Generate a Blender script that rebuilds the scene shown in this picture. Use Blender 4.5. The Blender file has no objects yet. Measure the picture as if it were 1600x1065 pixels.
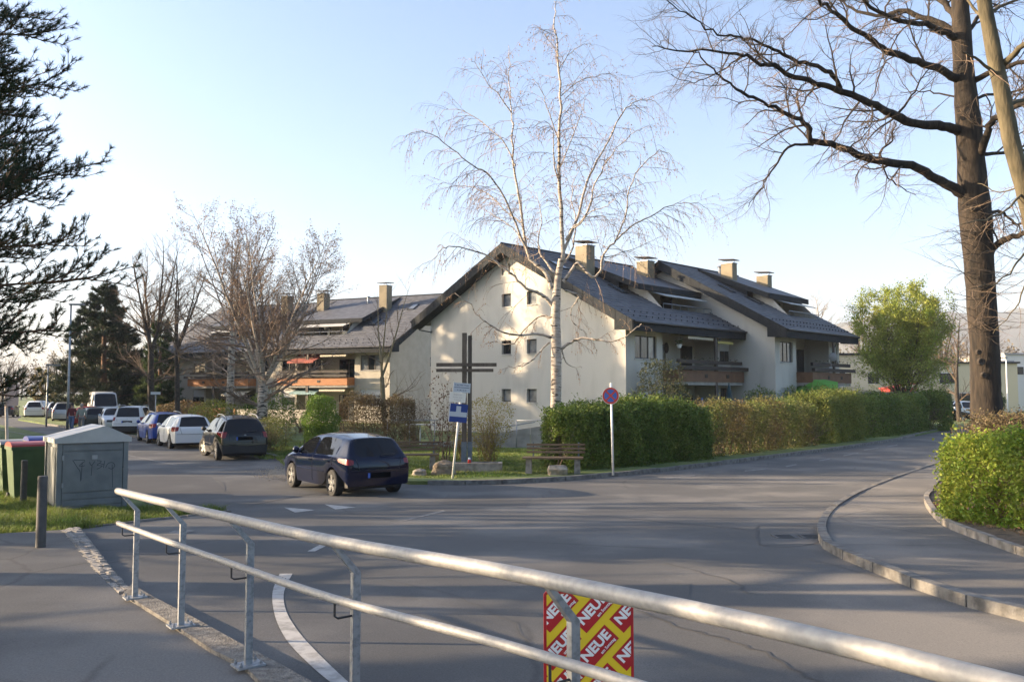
import bpy, bmesh, math, random
import numpy as np
from mathutils import Vector, Matrix
from mathutils.geometry import tessellate_polygon
R = math.radians
rnd = random.Random(7)
npr = np.random.default_rng(11)
scene = bpy.context.scene
col = scene.collection

# ------------------------------------------------------------ camera, sky, sun, exposure
CAM_H = 2.42
FOC = 1346.0 / 1600.0
PITCH = math.atan((614.0 - 532.5) / 1346.0)
cam_d = bpy.data.cameras.new('camera')
cam_d.sensor_width = 36.0
cam_d.lens = 36.0 * FOC
cam_d.clip_start = 0.05
cam_d.clip_end = 9000.0
cam = bpy.data.objects.new('camera', cam_d)
cam.location = (0, 0, CAM_H)
cam.rotation_euler = (R(90) + PITCH, 0, 0)
col.objects.link(cam)
scene.camera = cam

SUN_EL = R(15)
SUN_AZ = R(-87.0)            # from +Y, clockwise positive: the sun stands to the left
sun_dir = Vector((math.sin(SUN_AZ) * math.cos(SUN_EL), math.cos(SUN_AZ) * math.cos(SUN_EL), math.sin(SUN_EL)))
world = bpy.data.worlds.new('World')
scene.world = world
world.use_nodes = True
wn = world.node_tree
bg = wn.nodes['Background']
sky = wn.nodes.new('ShaderNodeTexSky')
sky.sky_type = 'NISHITA'
sky.sun_disc = False
sky.sun_elevation = SUN_EL
sky.sun_rotation = SUN_AZ
sky.altitude = 300
sky.air_density = 0.9
sky.dust_density = 4.2
sky.ozone_density = 2.4
wn.links.new(sky.outputs[0], bg.inputs[0])
bg.inputs[1].default_value = 0.125
sl = bpy.data.lights.new('sun', 'SUN')
sl.energy = 5.0
sl.angle = R(0.5)
sl.color = (1.0, 0.76, 0.50)
so = bpy.data.objects.new('sun', sl)
so.rotation_euler = (-sun_dir).to_track_quat('-Z', 'Y').to_euler()
so.location = (-30, 0, 60)
col.objects.link(so)
scene.view_settings.view_transform = 'Standard'
scene.view_settings.look = 'None'
scene.view_settings.gamma = 1.0
scene.view_settings.exposure = 1.8
scene.view_settings.use_curve_mapping = False
scene.render.engine = 'CYCLES'
scene.cycles.max_bounces = 6
scene.cycles.diffuse_bounces = 3
scene.cycles.volume_bounces = 0
scene.cycles.transparent_max_bounces = 8

# ------------------------------------------------------------ the lie of the land and how far things are
CP, SP = math.cos(PITCH), math.sin(PITCH)
def ray(px, py):
    x = (px - 800.0) / 1346.0
    y = (532.5 - py) / 1346.0
    return Vector((x, CP - y * SP, SP + y * CP))
def hgt(y):
    y = max(y, -9.0)
    k = 1.5
    a = (20.0 - y) / k
    return 0.04 * k * (a if a > 30 else math.log1p(math.exp(a)))
def G(px, py, dz=0.0):
    """ground point seen at a place of the photograph"""
    d = ray(px, py)
    lo, hi = 0.3, 900.0
    for _ in range(50):
        m = (lo + hi) / 2
        if CAM_H + d.z * m > hgt(d.y * m) + dz: lo = m
        else: hi = m
    return Vector((d.x * lo, d.y * lo, hgt(d.y * lo) + dz))
def D(px, py, Y):
    d = ray(px, py)
    t = Y / d.y
    return Vector((d.x * t, Y, CAM_H + d.z * t))

# ------------------------------------------------------------ materials
MATS = {}
def mat(name, c1, c2=None, scale=4.0, rough=0.7, metal=0.0, bump=0.0, bscale=None, island=0.0, c3=None,
        spec=None, stretch=None, coat=0.0, trans=0.0, detail=6.0, contrast=(0.35, 0.65), sss=None):
    if name in MATS: return MATS[name]
    m = bpy.data.materials.new(name); m.use_nodes = True
    t = m.node_tree; n = t.nodes; l = t.links
    b = n['Principled BSDF']
    b.inputs['Roughness'].default_value = rough
    b.inputs['Metallic'].default_value = metal
    if spec is not None: b.inputs['Specular IOR Level'].default_value = spec
    if coat: b.inputs['Coat Weight'].default_value = coat; b.inputs['Coat Roughness'].default_value = 0.04
    if trans: b.inputs['Transmission Weight'].default_value = trans
    b.inputs['Base Color'].default_value = (*c1, 1)
    tc = n.new('ShaderNodeTexCoord'); mp = n.new('ShaderNodeMapping')
    l.new(tc.outputs['Object'], mp.inputs[0])
    if stretch: mp.inputs['Scale'].default_value = stretch
    out = None
    if c2 is not None:
        nz = n.new('ShaderNodeTexNoise'); nz.inputs['Scale'].default_value = scale; nz.inputs['Detail'].default_value = detail
        l.new(mp.outputs[0], nz.inputs['Vector'])
        r = n.new('ShaderNodeValToRGB'); e = r.color_ramp.elements
        e[0].position, e[1].position = contrast
        e[0].color = (*c1, 1); e[1].color = (*c2, 1)
        if c3 is not None:
            q = e.new((contrast[0] + contrast[1]) / 2); q.color = (*c3, 1)
        l.new(nz.outputs[0], r.inputs[0]); out = r.outputs[0]
    if island:
        g = n.new('ShaderNodeNewGeometry'); hs = n.new('ShaderNodeHueSaturation')
        mr = n.new('ShaderNodeMapRange'); mr.inputs[3].default_value = 1 - island; mr.inputs[4].default_value = 1 + island
        l.new(g.outputs['Random Per Island'], mr.inputs[0]); l.new(mr.outputs[0], hs.inputs['Value'])
        mh = n.new('ShaderNodeMapRange'); mh.inputs[3].default_value = 0.5 - island * .06; mh.inputs[4].default_value = 0.5 + island * .06
        mm = n.new('ShaderNodeMath'); mm.operation = 'MULTIPLY'; mm.inputs[1].default_value = 7.31
        mf = n.new('ShaderNodeMath'); mf.operation = 'FRACT'
        l.new(g.outputs['Random Per Island'], mm.inputs[0]); l.new(mm.outputs[0], mf.inputs[0])
        l.new(mf.outputs[0], mh.inputs[0]); l.new(mh.outputs[0], hs.inputs['Hue'])
        if out: l.new(out, hs.inputs['Color'])
        else: hs.inputs['Color'].default_value = (*c1, 1)
        out = hs.outputs[0]
    if out: l.new(out, b.inputs['Base Color'])
    if bump:
        nb = n.new('ShaderNodeTexNoise'); nb.inputs['Scale'].default_value = bscale or scale * 6; nb.inputs['Detail'].default_value = 5
        l.new(mp.outputs[0], nb.inputs['Vector'])
        bp = n.new('ShaderNodeBump'); bp.inputs['Strength'].default_value = bump; bp.inputs['Distance'].default_value = 0.02
        l.new(nb.outputs[0], bp.inputs['Height']); l.new(bp.outputs[0], b.inputs['Normal'])
    MATS[name] = m
    return m
def leafmat(name, c1, c2, island=0.35, scale=1.2, transl=0.35):
    if name in MATS: return MATS[name]
    m = mat(name, c1, c2, scale=scale, rough=0.55, island=island, spec=0.3)
    t = m.node_tree; n = t.nodes; l = t.links
    b = n['Principled BSDF']; o = n['Material Output']
    tr = n.new('ShaderNodeBsdfTranslucent'); mx = n.new('ShaderNodeMixShader'); mx.inputs[0].default_value = transl
    src = b.inputs['Base Color'].links[0].from_socket
    l.new(src, tr.inputs['Color']); l.new(b.outputs[0], mx.inputs[1]); l.new(tr.outputs[0], mx.inputs[2]); l.new(mx.outputs[0], o.inputs[0])
    return m

# ------------------------------------------------------------ mesh building
class Buf:
    def __init__(s):
        s.v = []; s.f = []; s.n = 0; s.tb = {}
    def add(s, V, F, mi=0):
        V = np.asarray(V, float).reshape(-1, 3)
        if isinstance(F, np.ndarray): s.f.append((F + s.n, mi))
        else:
            by = {}
            for f in F: by.setdefault(len(f), []).append(f)
            for k in by: s.f.append((np.array(by[k], int) + s.n, mi))
        s.v.append(V); s.n += len(V); return s
    def tube(s, pts, rads, sides=6, mi=0, cap=False):
        pts = [tuple(p) for p in pts]
        if isinstance(rads, (int, float)): rads = [rads] * len(pts)
        s.tb.setdefault((len(pts), sides, mi, cap), []).append((pts, list(rads)))
        return s
    def _tubes(s):
        for (n, k, mi, cap), L in s.tb.items():
            P = np.array([a for a, _ in L], float); Rr = np.array([b for _, b in L], float)
            T = len(L)
            tg = np.empty_like(P)
            tg[:, 1:-1] = P[:, 2:] - P[:, :-2]; tg[:, 0] = P[:, 1] - P[:, 0]; tg[:, -1] = P[:, -1] - P[:, -2]
            tg /= np.linalg.norm(tg, axis=2, keepdims=True) + 1e-9
            m = np.abs(tg.mean(axis=1)); ax = np.argmin(m, axis=1)
            ref = np.eye(3)[ax][:, None, :].repeat(n, 1)
            a = np.cross(tg, ref); a /= np.linalg.norm(a, axis=2, keepdims=True) + 1e-9
            b = np.cross(tg, a)
            an = np.arange(k) * 2 * math.pi / k
            V = P[:, :, None, :] + Rr[:, :, None, None] * (a[:, :, None, :] * np.cos(an)[None, None, :, None] + b[:, :, None, :] * np.sin(an)[None, None, :, None])
            i = np.arange(n - 1)[:, None] * k; j = np.arange(k)[None, :]; j2 = (j + 1) % k
            q = np.stack([i + j, i + j2, i + k + j2, i + k + j], -1).reshape(-1, 4)
            F = (q[None] + (np.arange(T) * n * k)[:, None, None]).reshape(-1, 4)
            base = s.n
            s.add(V.reshape(-1, 3), F, mi)
            if cap:
                o = (np.arange(T) * n * k)[:, None]
                e = np.arange(k)[None, :]
                s.f.append((o + e[:, ::-1] + base, mi)); s.f.append((o + e + (n - 1) * k + base, mi))
        s.tb = {}
    def box(s, c, size, M=None, mi=0):
        x, y, z = [q / 2 for q in size]
        V = [(-x, -y, -z), (x, -y, -z), (x, y, -z), (-x, y, -z), (-x, -y, z), (x, -y, z), (x, y, z), (-x, y, z)]
        if M is not None: V = [tuple(M @ Vector(q)) for q in V]
        V = [(q[0] + c[0], q[1] + c[1], q[2] + c[2]) for q in V]
        return s.add(V, [(0, 3, 2, 1), (4, 5, 6, 7), (0, 1, 5, 4), (1, 2, 6, 5), (2, 3, 7, 6), (3, 0, 4, 7)], mi)
    def hexa(s, V, mi=0):
        return s.add([tuple(q) for q in V], [(0, 3, 2, 1), (4, 5, 6, 7), (0, 1, 5, 4), (1, 2, 6, 5), (2, 3, 7, 6), (3, 0, 4, 7)], mi)
    def lathe(s, prof, k=16, axis='z', c=(0, 0, 0), mi=0):
        n = len(prof); V = []
        for r, h in prof:
            for j in range(k):
                a = 2 * math.pi * j / k
                p = (r * math.cos(a), r * math.sin(a), h)
                if axis == 'x': p = (h, r * math.cos(a), r * math.sin(a))
                if axis == 'y': p = (r * math.cos(a), h, r * math.sin(a))
                V.append((p[0] + c[0], p[1] + c[1], p[2] + c[2]))
        F = [(i * k + j, i * k + (j + 1) % k, (i + 1) * k + (j + 1) % k, (i + 1) * k + j) for i in range(n - 1) for j in range(k)]
        return s.add(V, F, mi)
    def leaves(s, C, size, up=0.0, aspect=0.6, mi=0, jit=0.4):
        C = np.asarray(C, float); N = len(C)
        if N == 0: return s
        a = npr.normal(size=(N, 3)); a[:, 2] += up; a /= np.linalg.norm(a, axis=1, keepdims=True)
        b = np.cross(a, npr.normal(size=(N, 3))); b /= np.linalg.norm(b, axis=1, keepdims=True) + 1e-9
        z = size * (1 + jit * npr.uniform(-1, 1, (N, 1)))
        V = np.stack([C - a * z * .5, C + b * z * .5 * aspect, C + a * z * .5, C - b * z * .5 * aspect], 1).reshape(-1, 3)
        return s.add(V, np.arange(4 * N).reshape(-1, 4), mi)
    def needles(s, C, Dn, n, length, width, spread, mi=0):
        C = np.repeat(np.asarray(C, float), n, 0); Dn = np.repeat(np.asarray(Dn, float), n, 0)
        N = len(C)
        d = Dn + spread * npr.normal(size=(N, 3)); d /= np.linalg.norm(d, axis=1, keepdims=True)
        w = np.cross(d, npr.normal(size=(N, 3))); w /= np.linalg.norm(w, axis=1, keepdims=True) + 1e-9
        L = length * npr.uniform(.7, 1.15, (N, 1))
        o = C + Dn * npr.uniform(-.5, .3, (N, 1)) * length
        V = np.stack([o - w * width, o + w * width, o + d * L], 1).reshape(-1, 3)
        return s.add(V, np.arange(3 * N).reshape(-1, 3), mi)
    def build(s, name, mats, parent=None, world=True, smooth=False, kind=None, label=None, knurl=0.0, kf=1.0):
        s._tubes()
        V = np.concatenate(s.v) if s.v else np.zeros((0, 3))
        if knurl:
            n = np.stack([np.sin(V[:, (a + 1) % 3] * 9 * kf + np.sin(V[:, 2] * 1.7 * kf + a) * 2) * np.cos(V[:, (a + 2) % 3] * 6 * kf + 1.3 * a) + .6 * np.sin(V[:, 2] * 17 * kf + V[:, a] * 21 * kf) for a in (0, 1, 2)], 1)
            n[:, 2] *= .3; V = V + n * knurl
        if parent is not None and world: V = V - np.array(world_loc(parent))
        me = bpy.data.meshes.new(name)
        me.vertices.add(len(V)); me.vertices.foreach_set('co', V.astype(np.float32).ravel())
        nl = sum(f.size for f, _ in s.f); npol = sum(len(f) for f, _ in s.f)
        me.loops.add(nl); me.polygons.add(npol)
        if npol:
            me.loops.foreach_set('vertex_index', np.concatenate([f.ravel() for f, _ in s.f]).astype(np.int32))
            tot = np.concatenate([np.full(len(f), f.shape[1]) for f, _ in s.f]).astype(np.int32)
            st = np.concatenate([[0], np.cumsum(tot)[:-1]]).astype(np.int32)
            me.polygons.foreach_set('loop_start', st); me.polygons.foreach_set('loop_total', tot)
            me.polygons.foreach_set('material_index', np.concatenate([np.full(len(f), mi) for f, mi in s.f]).astype(np.int32))
            me.polygons.foreach_set('use_smooth', np.full(npol, smooth))
        me.update(calc_edges=True)
        for m in (mats if isinstance(mats, (list, tuple)) else [mats]): me.materials.append(m)
        return link(name, me, parent, kind, label)
def world_loc(o):
    p = Vector(o.location)
    while o.parent is not None: o = o.parent; p = p + Vector(o.location)
    return p
def link(name, me, parent=None, kind=None, label=None):
    o = bpy.data.objects.new(name, me); col.objects.link(o)
    if parent is not None: o.parent = parent
    if kind: o['kind'] = kind
    if label: o['label'] = label
    return o
def tag(o, label, cat, group=None, kind=None):
    o['label'] = label; o['category'] = cat
    if group: o['group'] = group
    if kind: o['kind'] = kind
    return o
def thing(name, label, cat, loc, group=None, rz=0.0):
    o = bpy.data.objects.new(name, None); o.empty_display_size = .2
    o.location = loc; o.rotation_euler = (0, 0, rz); col.objects.link(o)
    return tag(o, label, cat, group)
def copy_tree(o, parent=None):
    c = o.copy(); col.objects.link(c); c.parent = parent
    for ch in [q for q in KIDS(o)]: copy_tree(ch, c)
    return c
def KIDS(o): return [q for q in col.objects if q.parent == o]
def sheet(name, pts, dz, m, kind='structure', parent=None, thick=0.0, cuts=True):
    """a ground sheet draped over the lie of the land"""
    bm = bmesh.new()
    vs = [bm.verts.new((p[0], p[1], 0)) for p in pts]
    f = bm.faces.new(vs)
    if cuts:
        ys = [p[1] for p in pts]
        y = math.floor(min(ys))
        while y < min(max(ys), 28):
            if y > min(ys) and y > -10: bmesh.ops.bisect_plane(bm, geom=bm.verts[:] + bm.edges[:] + bm.faces[:], plane_co=(0, y, 0), plane_no=(0, 1, 0))
            y += 1 if y > 8 else 3
    bmesh.ops.recalc_face_normals(bm, faces=bm.faces[:])
    if bm.faces and sum(q.normal.z for q in bm.faces) < 0: bmesh.ops.reverse_faces(bm, faces=bm.faces[:])
    if thick:
        top = bm.faces[:]
        ret = bmesh.ops.extrude_face_region(bm, geom=top)
        low = set(e for e in ret['geom'] if isinstance(e, bmesh.types.BMVert))
        for v in bm.verts: v.co.z = hgt(v.co.y) + (dz if v in low else dz - thick)
        bmesh.ops.delete(bm, geom=[q for q in top if q.is_valid], context='FACES_ONLY')
        bmesh.ops.recalc_face_normals(bm, faces=bm.faces[:])
    else:
        for v in bm.verts: v.co.z = hgt(v.co.y) + dz
    me = bpy.data.meshes.new(name); bm.to_mesh(me); bm.free(); me.materials.append(m)
    return link(name, me, parent, kind)
def inside(x, y, P):
    c = False; n = len(P)
    for i in range(n):
        x1, y1 = P[i][0], P[i][1]; x2, y2 = P[(i + 1) % n][0], P[(i + 1) % n][1]
        if (y1 > y) != (y2 > y) and x < (x2 - x1) * (y - y1) / (y2 - y1) + x1: c = not c
    return c
def along(P, step):
    """points every step metres on a polyline, with direction"""
    out = []; acc = 0.0
    for a, b in zip(P[:-1], P[1:]):
        a = Vector((a[0], a[1], 0)); b = Vector((b[0], b[1], 0)); L = (b - a).length
        if L < 1e-6: continue
        while acc <= L:
            out.append((a + (b - a) * (acc / L), (b - a) / L)); acc += step
        acc -= L
    return out
def offset(P, d):
    out = []
    for i, p in enumerate(P):
        a = P[max(i - 1, 0)]; b = P[min(i + 1, len(P) - 1)]
        t = Vector((b[0] - a[0], b[1] - a[1], 0)).normalized()
        out.append(Vector((p[0] - t.y * d, p[1] + t.x * d, 0)))
    return out
def smoothline(P, n=6):
    P = [Vector((p[0], p[1], 0)) for p in P]; out = []
    for i in range(len(P) - 1):
        p0 = P[max(i - 1, 0)]; p1 = P[i]; p2 = P[i + 1]; p3 = P[min(i + 2, len(P) - 1)]
        for k in range(n):
            t = k / n
            out.append(0.5 * ((2 * p1) + (p2 - p0) * t + (2 * p0 - 5 * p1 + 4 * p2 - p3) * t * t + (3 * p1 - p0 - 3 * p2 + p3) * t ** 3))
    out.append(P[-1]); return out
def text(s, size, m, parent, M, name='lettering', bold=0.0, clip=None, depth=0.0, sx=1.0, ax='CENTER'):
    cu = bpy.data.curves.new('t', 'FONT'); cu.body = s; cu.size = size; cu.align_x = ax; cu.align_y = 'CENTER'
    cu.offset = bold; cu.resolution_u = 2; cu.extrude = depth
    ob = bpy.data.objects.new('t', cu); col.objects.link(ob)
    me = bpy.data.meshes.new_from_object(ob.evaluated_get(bpy.context.evaluated_depsgraph_get()))
    bpy.data.objects.remove(ob); bpy.data.curves.remove(cu)
    me.transform(Matrix.Diagonal((sx, 1, 1, 1))); me.transform(M)
    if clip: clipmesh(me, clip)
    me.materials.clear(); me.materials.append(m); me.name = name
    if not len(me.polygons): return None
    return link(name, me, parent)
def clipmesh(me, c):
    bm = bmesh.new(); bm.from_mesh(me)
    for co, no in (((c[0], 0, 0), (-1, 0, 0)), ((c[1], 0, 0), (1, 0, 0)), ((0, 0, c[2]), (0, 0, -1)), ((0, 0, c[3]), (0, 0, 1))):
        bmesh.ops.bisect_plane(bm, geom=bm.verts[:] + bm.edges[:] + bm.faces[:], plane_co=co, plane_no=no, clear_outer=True)
    bm.to_mesh(me); bm.free()

# ------------------------------------------------------------ material library
WALL = mat('render_wall', (.43, .405, .355), (.51, .485, .43), 1.1, .9, bump=.15, bscale=60, stretch=(1, 1, .3), contrast=(.25, .5))
WALLC = mat('render_wall_warm', (.40, .36, .29), (.46, .42, .345), 1.3, .9, bump=.15, bscale=60)
DARKM = mat('dark_fibre_board', (.018, .021, .024), (.028, .031, .034), 6, .8, bump=.1, spec=.15)
GREYM = mat('grey_metal', (.22, .23, .24), (.30, .31, .32), 8, .4, metal=.7)
GLASS = mat('window_glass', (.015, .018, .02), rough=.04, spec=.9)
GLASSL = mat('window_glass_curtain_sky', (.24, .25, .25), (.12, .13, .14), 2.5, .06, spec=.9)  # pale tone for curtains, and for sky reflection painted into the gable panes
WFRAME = mat('dark_window_frame', (.04, .035, .03), rough=.5)
WHITE = mat('white_paint', (.72, .71, .68), rough=.5)
SILL = mat('pale_sill', (.42, .41, .39), (.5, .49, .46), 5, .6)
BROWN = mat('brown_parapet', (.13, .062, .03), (.17, .085, .042), 3, .7)
ORANGE = mat('orange_wood', (.30, .11, .032), (.40, .16, .05), 3, .65, stretch=(1, 1, 6))
DKWOOD = mat('dark_wood', (.022, .016, .012), (.04, .028, .02), 6, .7, stretch=(1, 1, 8))
GREYWOOD = mat('weathered_wood', (.06, .047, .035), (.13, .105, .08), 5, .85, bump=.4, bscale=30, stretch=(1, 1, .2))
BENCHW = mat('bench_wood', (.085, .055, .03), (.17, .12, .07), 7, .8, bump=.4, bscale=40, stretch=(.25, 1, 1))
CONC = mat('concrete', (.24, .225, .20), (.34, .32, .285), 3, .9, bump=.35, bscale=25)
CONCD = mat('old_concrete', (.15, .135, .11), (.30, .27, .235), 5, .95, bump=.7, bscale=22)
KERB = mat('kerb_stone_grey', (.095, .088, .078), (.20, .188, .168), 7, .9, bump=.5, bscale=40)
SETT = mat('granite_sett', (.20, .19, .18), (.38, .36, .33), 12, .85, bump=.6, bscale=50)
PLN = mat('gravelly_concrete', (.10, .092, .082), (.22, .205, .18), 14, .95, bump=1.0, bscale=60)
GALV = mat('galvanised_steel', (.21, .22, .23), (.33, .34, .345), 34, .5, metal=.6, bump=.04, c3=(.30, .31, .32))
GALVR = mat('galvanised_tube', (.26, .255, .243), (.345, .335, .315), 34, .55, metal=.15, bump=.05, bscale=140, detail=9)
STONE = mat('boulder_stone', (.20, .165, .12), (.36, .31, .24), 6, .95, bump=.9, bscale=14)
TYRE = mat('tyre_rubber', (.018, .018, .018), rough=.85)
RIM = mat('alloy_rim', (.55, .55, .54), rough=.25, metal=.9)
BLACKP = mat('black_plastic', (.02, .02, .021), rough=.6)
CARGL = mat('car_glass', (.006, .007, .009), rough=.02, spec=.38)
TAIL = mat('tail_light_red', (.14, .006, .006), (.22, .015, .012), 30, .15, spec=.5)
LAMP = mat('headlight_clear', (.55, .56, .57), rough=.1, spec=.9, coat=1)
PLATE = mat('number_plate_black', (.003, .003, .003), rough=.9, spec=.1)
BARK_O = mat('oak_bark_shaded', (.013, .010, .007), (.046, .033, .022), 9, .95, bump=1.0, bscale=26, stretch=(1, 1, .22))  # darkened so the colour stands in for tree shade on the trunk
BARK_M = mat('mossy_bark', (.06, .05, .028), (.13, .105, .06), 7, .95, bump=.8, bscale=30, stretch=(1, 1, .3))
BARK_D = mat('dark_bark', (.032, .025, .019), (.075, .058, .042), 6, .95, bump=.5)
TWIG = mat('brown_twigs', (.11, .075, .048), (.17, .12, .08), 3, .9)
TWIGB = mat('birch_twigs', (.17, .12, .085), (.26, .19, .14), 3, .85)
CATKIN = leafmat('birch_catkins', (.30, .17, .09), (.38, .24, .13), .3)
BARK_P = mat('pine_bark', (.09, .055, .035), (.20, .11, .06), 5, .95, bump=.7, stretch=(1, 1, .3))
NEEDLE = leafmat('pine_needles', (.016, .034, .014), (.045, .068, .026), .35, transl=.12)
NEEDLE2 = leafmat('spruce_needles', (.016, .030, .012), (.045, .06, .022), .4, transl=.12)
def birchbark():
    m = mat('birch_bark', (.52, .45, .37), (.30, .25, .20), 3, .8, bump=.3, stretch=(1, 1, 5))
    t = m.node_tree; n = t.nodes; l = t.links; b = n['Principled BSDF']
    src = b.inputs['Base Color'].links[0].from_socket
    tc = n.new('ShaderNodeTexCoord'); mp = n.new('ShaderNodeMapping'); mp.inputs['Scale'].default_value = (2.2, 2.2, 9)
    nz = n.new('ShaderNodeTexNoise'); nz.inputs['Scale'].default_value = 1.6; nz.inputs['Detail'].default_value = 4
    l.new(tc.outputs['Object'], mp.inputs[0]); l.new(mp.outputs[0], nz.inputs['Vector'])
    r = n.new('ShaderNodeValToRGB'); r.color_ramp.elements[0].position = .56; r.color_ramp.elements[1].position = .62
    sx = n.new('ShaderNodeSeparateXYZ'); l.new(tc.outputs['Object'], sx.inputs[0])
    mr = n.new('ShaderNodeMapRange'); mr.inputs[1].default_value = 0; mr.inputs[2].default_value = 3.2; mr.inputs[3].default_value = .13; mr.inputs[4].default_value = 0
    l.new(sx.outputs[2], mr.inputs[0]); ad = n.new('ShaderNodeMath'); ad.operation = 'ADD'
    l.new(nz.outputs[0], ad.inputs[0]); l.new(mr.outputs[0], ad.inputs[1]); l.new(ad.outputs[0], r.inputs[0])
    mx = n.new('ShaderNodeMix'); mx.data_type = 'RGBA'
    l.new(r.outputs[0], mx.inputs[0]); l.new(src, mx.inputs[6]); mx.inputs[7].default_value = (.035, .03, .026, 1)
    l.new(mx.outputs[2], b.inputs['Base Color'])
    return m
BARK_B = birchbark()

def asphalt(name, base, warm, patch=0.5):
    m = mat(name, tuple(c * .86 for c in base), tuple(c * 1.1 for c in warm), .45, .88, detail=10, contrast=(.38, .62), c3=base)
    t = m.node_tree; n = t.nodes; l = t.links; b = n['Principled BSDF']
    src = b.inputs['Base Color'].links[0].from_socket
    tc = n.new('ShaderNodeTexCoord')
    g = n.new('ShaderNodeTexNoise'); g.inputs['Scale'].default_value = 75; g.inputs['Detail'].default_value = 8; g.inputs['Roughness'].default_value = .75
    l.new(tc.outputs['Object'], g.inputs['Vector'])
    sp = n.new('ShaderNodeMapRange'); sp.inputs[1].default_value = .3; sp.inputs[2].default_value = .75; sp.inputs[3].default_value = .60; sp.inputs[4].default_value = 1.55
    l.new(g.outputs[0], sp.inputs[0])
    mu = n.new('ShaderNodeMix'); mu.data_type = 'RGBA'; mu.blend_type = 'MULTIPLY'; mu.inputs[0].default_value = 1
    l.new(src, mu.inputs[6]); l.new(sp.outputs[0], mu.inputs[7])
    # cracks
    w = n.new('ShaderNodeTexNoise'); w.inputs['Scale'].default_value = 1.3; w.inputs['Detail'].default_value = 6
    l.new(tc.outputs['Object'], w.inputs['Vector'])
    vm = n.new('ShaderNodeMix'); vm.data_type = 'VECTOR'; vm.inputs[0].default_value = .22
    l.new(tc.outputs['Object'], vm.inputs[4]); l.new(w.outputs['Color'], vm.inputs[5])
    vo = n.new('ShaderNodeTexVoronoi'); vo.feature = 'DISTANCE_TO_EDGE'; vo.inputs['Scale'].default_value = .42
    l.new(vm.outputs[1], vo.inputs['Vector'])
    cr = n.new('ShaderNodeValToRGB'); cr.color_ramp.elements[0].position = .002; cr.color_ramp.elements[1].position = .012
    cr.color_ramp.elements[0].color = (.68, .68, .68, 1)
    l.new(vo.outputs[0], cr.inputs[0])
    # cracks only here and there
    w2 = n.new('ShaderNodeTexNoise'); w2.inputs['Scale'].default_value = .23
    l.new(tc.outputs['Object'], w2.inputs['Vector'])
    r2 = n.new('ShaderNodeValToRGB'); r2.color_ramp.elements[0].position = .5; r2.color_ramp.elements[1].position = .56
    l.new(w2.outputs[0], r2.inputs[0])
    m2 = n.new('ShaderNodeMix'); m2.data_type = 'RGBA'; m2.blend_type = 'MULTIPLY'
    l.new(r2.outputs[0], m2.inputs[0]); l.new(mu.outputs[2], m2.inputs[6]); l.new(cr.outputs[0], m2.inputs[7])
    l.new(m2.outputs[2], b.inputs['Base Color'])
    bp = n.new('ShaderNodeBump'); bp.inputs['Strength'].default_value = .6; bp.inputs['Distance'].default_value = .006; b.inputs['Diffuse Roughness'].default_value = 1.0
    l.new(g.outputs[0], bp.inputs['Height']); l.new(bp.outputs[0], b.inputs['Normal'])
    return m
ASPH = asphalt('asphalt_road', (.080, .078, .075), (.120, .113, .104))
ASPF = asphalt('asphalt_footpath', (.092, .088, .083), (.135, .126, .115))
PAINTW = mat('worn_road_paint', (.40, .39, .37), (.22, .215, .20), 9, .8, bump=.2, contrast=(.45, .7))
PAINTV = mat('very_worn_road_paint', (.20, .195, .187), (.115, .112, .108), 9, .85, contrast=(.4, .6))
def grassmat():
    m = mat('grass_ground', (.068, .10, .02), (.16, .18, .05), .6, .95, detail=10, c3=(.10, .14, .03), bump=.8, bscale=30)
    return m
GRASS = grassmat()
BLADE = leafmat('grass_blades', (.085, .14, .022), (.19, .22, .055), .4, .8, .4)
SOIL = mat('leafy_soil', (.06, .045, .03), (.16, .115, .075), 9, .95, bump=1, bscale=40)
def rooftile():
    m = mat('dark_roof_tiles', (.055, .058, .066), (.10, .104, .115), 2.2, .62, c3=(.075, .078, .088))
    return m
ROOF = rooftile()

# ------------------------------------------------------------ ground, roads, paths
def gp(*L): return [G(x, y) for x, y in L]
big = [(-3000, -30), (3000, -30), (3000, 3500), (-3000, 3500)]
sheet('ground', big, 0.0, GRASS)

far_kerb = gp((640, 757), (668, 757), (700, 757), (745, 757), (800, 755), (900, 749), (1000, 740), (1100, 729), (1200, 716), (1300, 703), (1400, 688), (1480, 671))
last_d = (far_kerb[-1] - far_kerb[-2]).normalized()
far_kerb += [far_kerb[-1] + Vector((12, 11, 0)), far_kerb[-1] + Vector((40, 30, 0))]
east_kerb = [Vector((-5.8, 27.4, 0)), Vector((-7.4, 28.6, 0)), Vector((-8.4, 31.5, 0)), Vector((-10.6, 34.8, 0)), Vector((-23, 50.3, 0)), Vector((-35.5, 66, 0)), Vector((-44, 77, 0)), Vector((-52, 92, 0)), Vector((-72, 118, 0))]
west_kerb = [Vector((-85, 112, 0)), Vector((-57, 88, 0)), Vector((-47, 76, 0)), Vector((-35, 61, 0)), Vector((-24.5, 47, 0)), Vector((-17.3, 36, 0)), Vector((-12.6, 27, 0)), Vector((-8.3, 19.4, 0)), Vector((-7.4, 17.9, 0)), G(300, 805), G(362, 800)]
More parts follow.
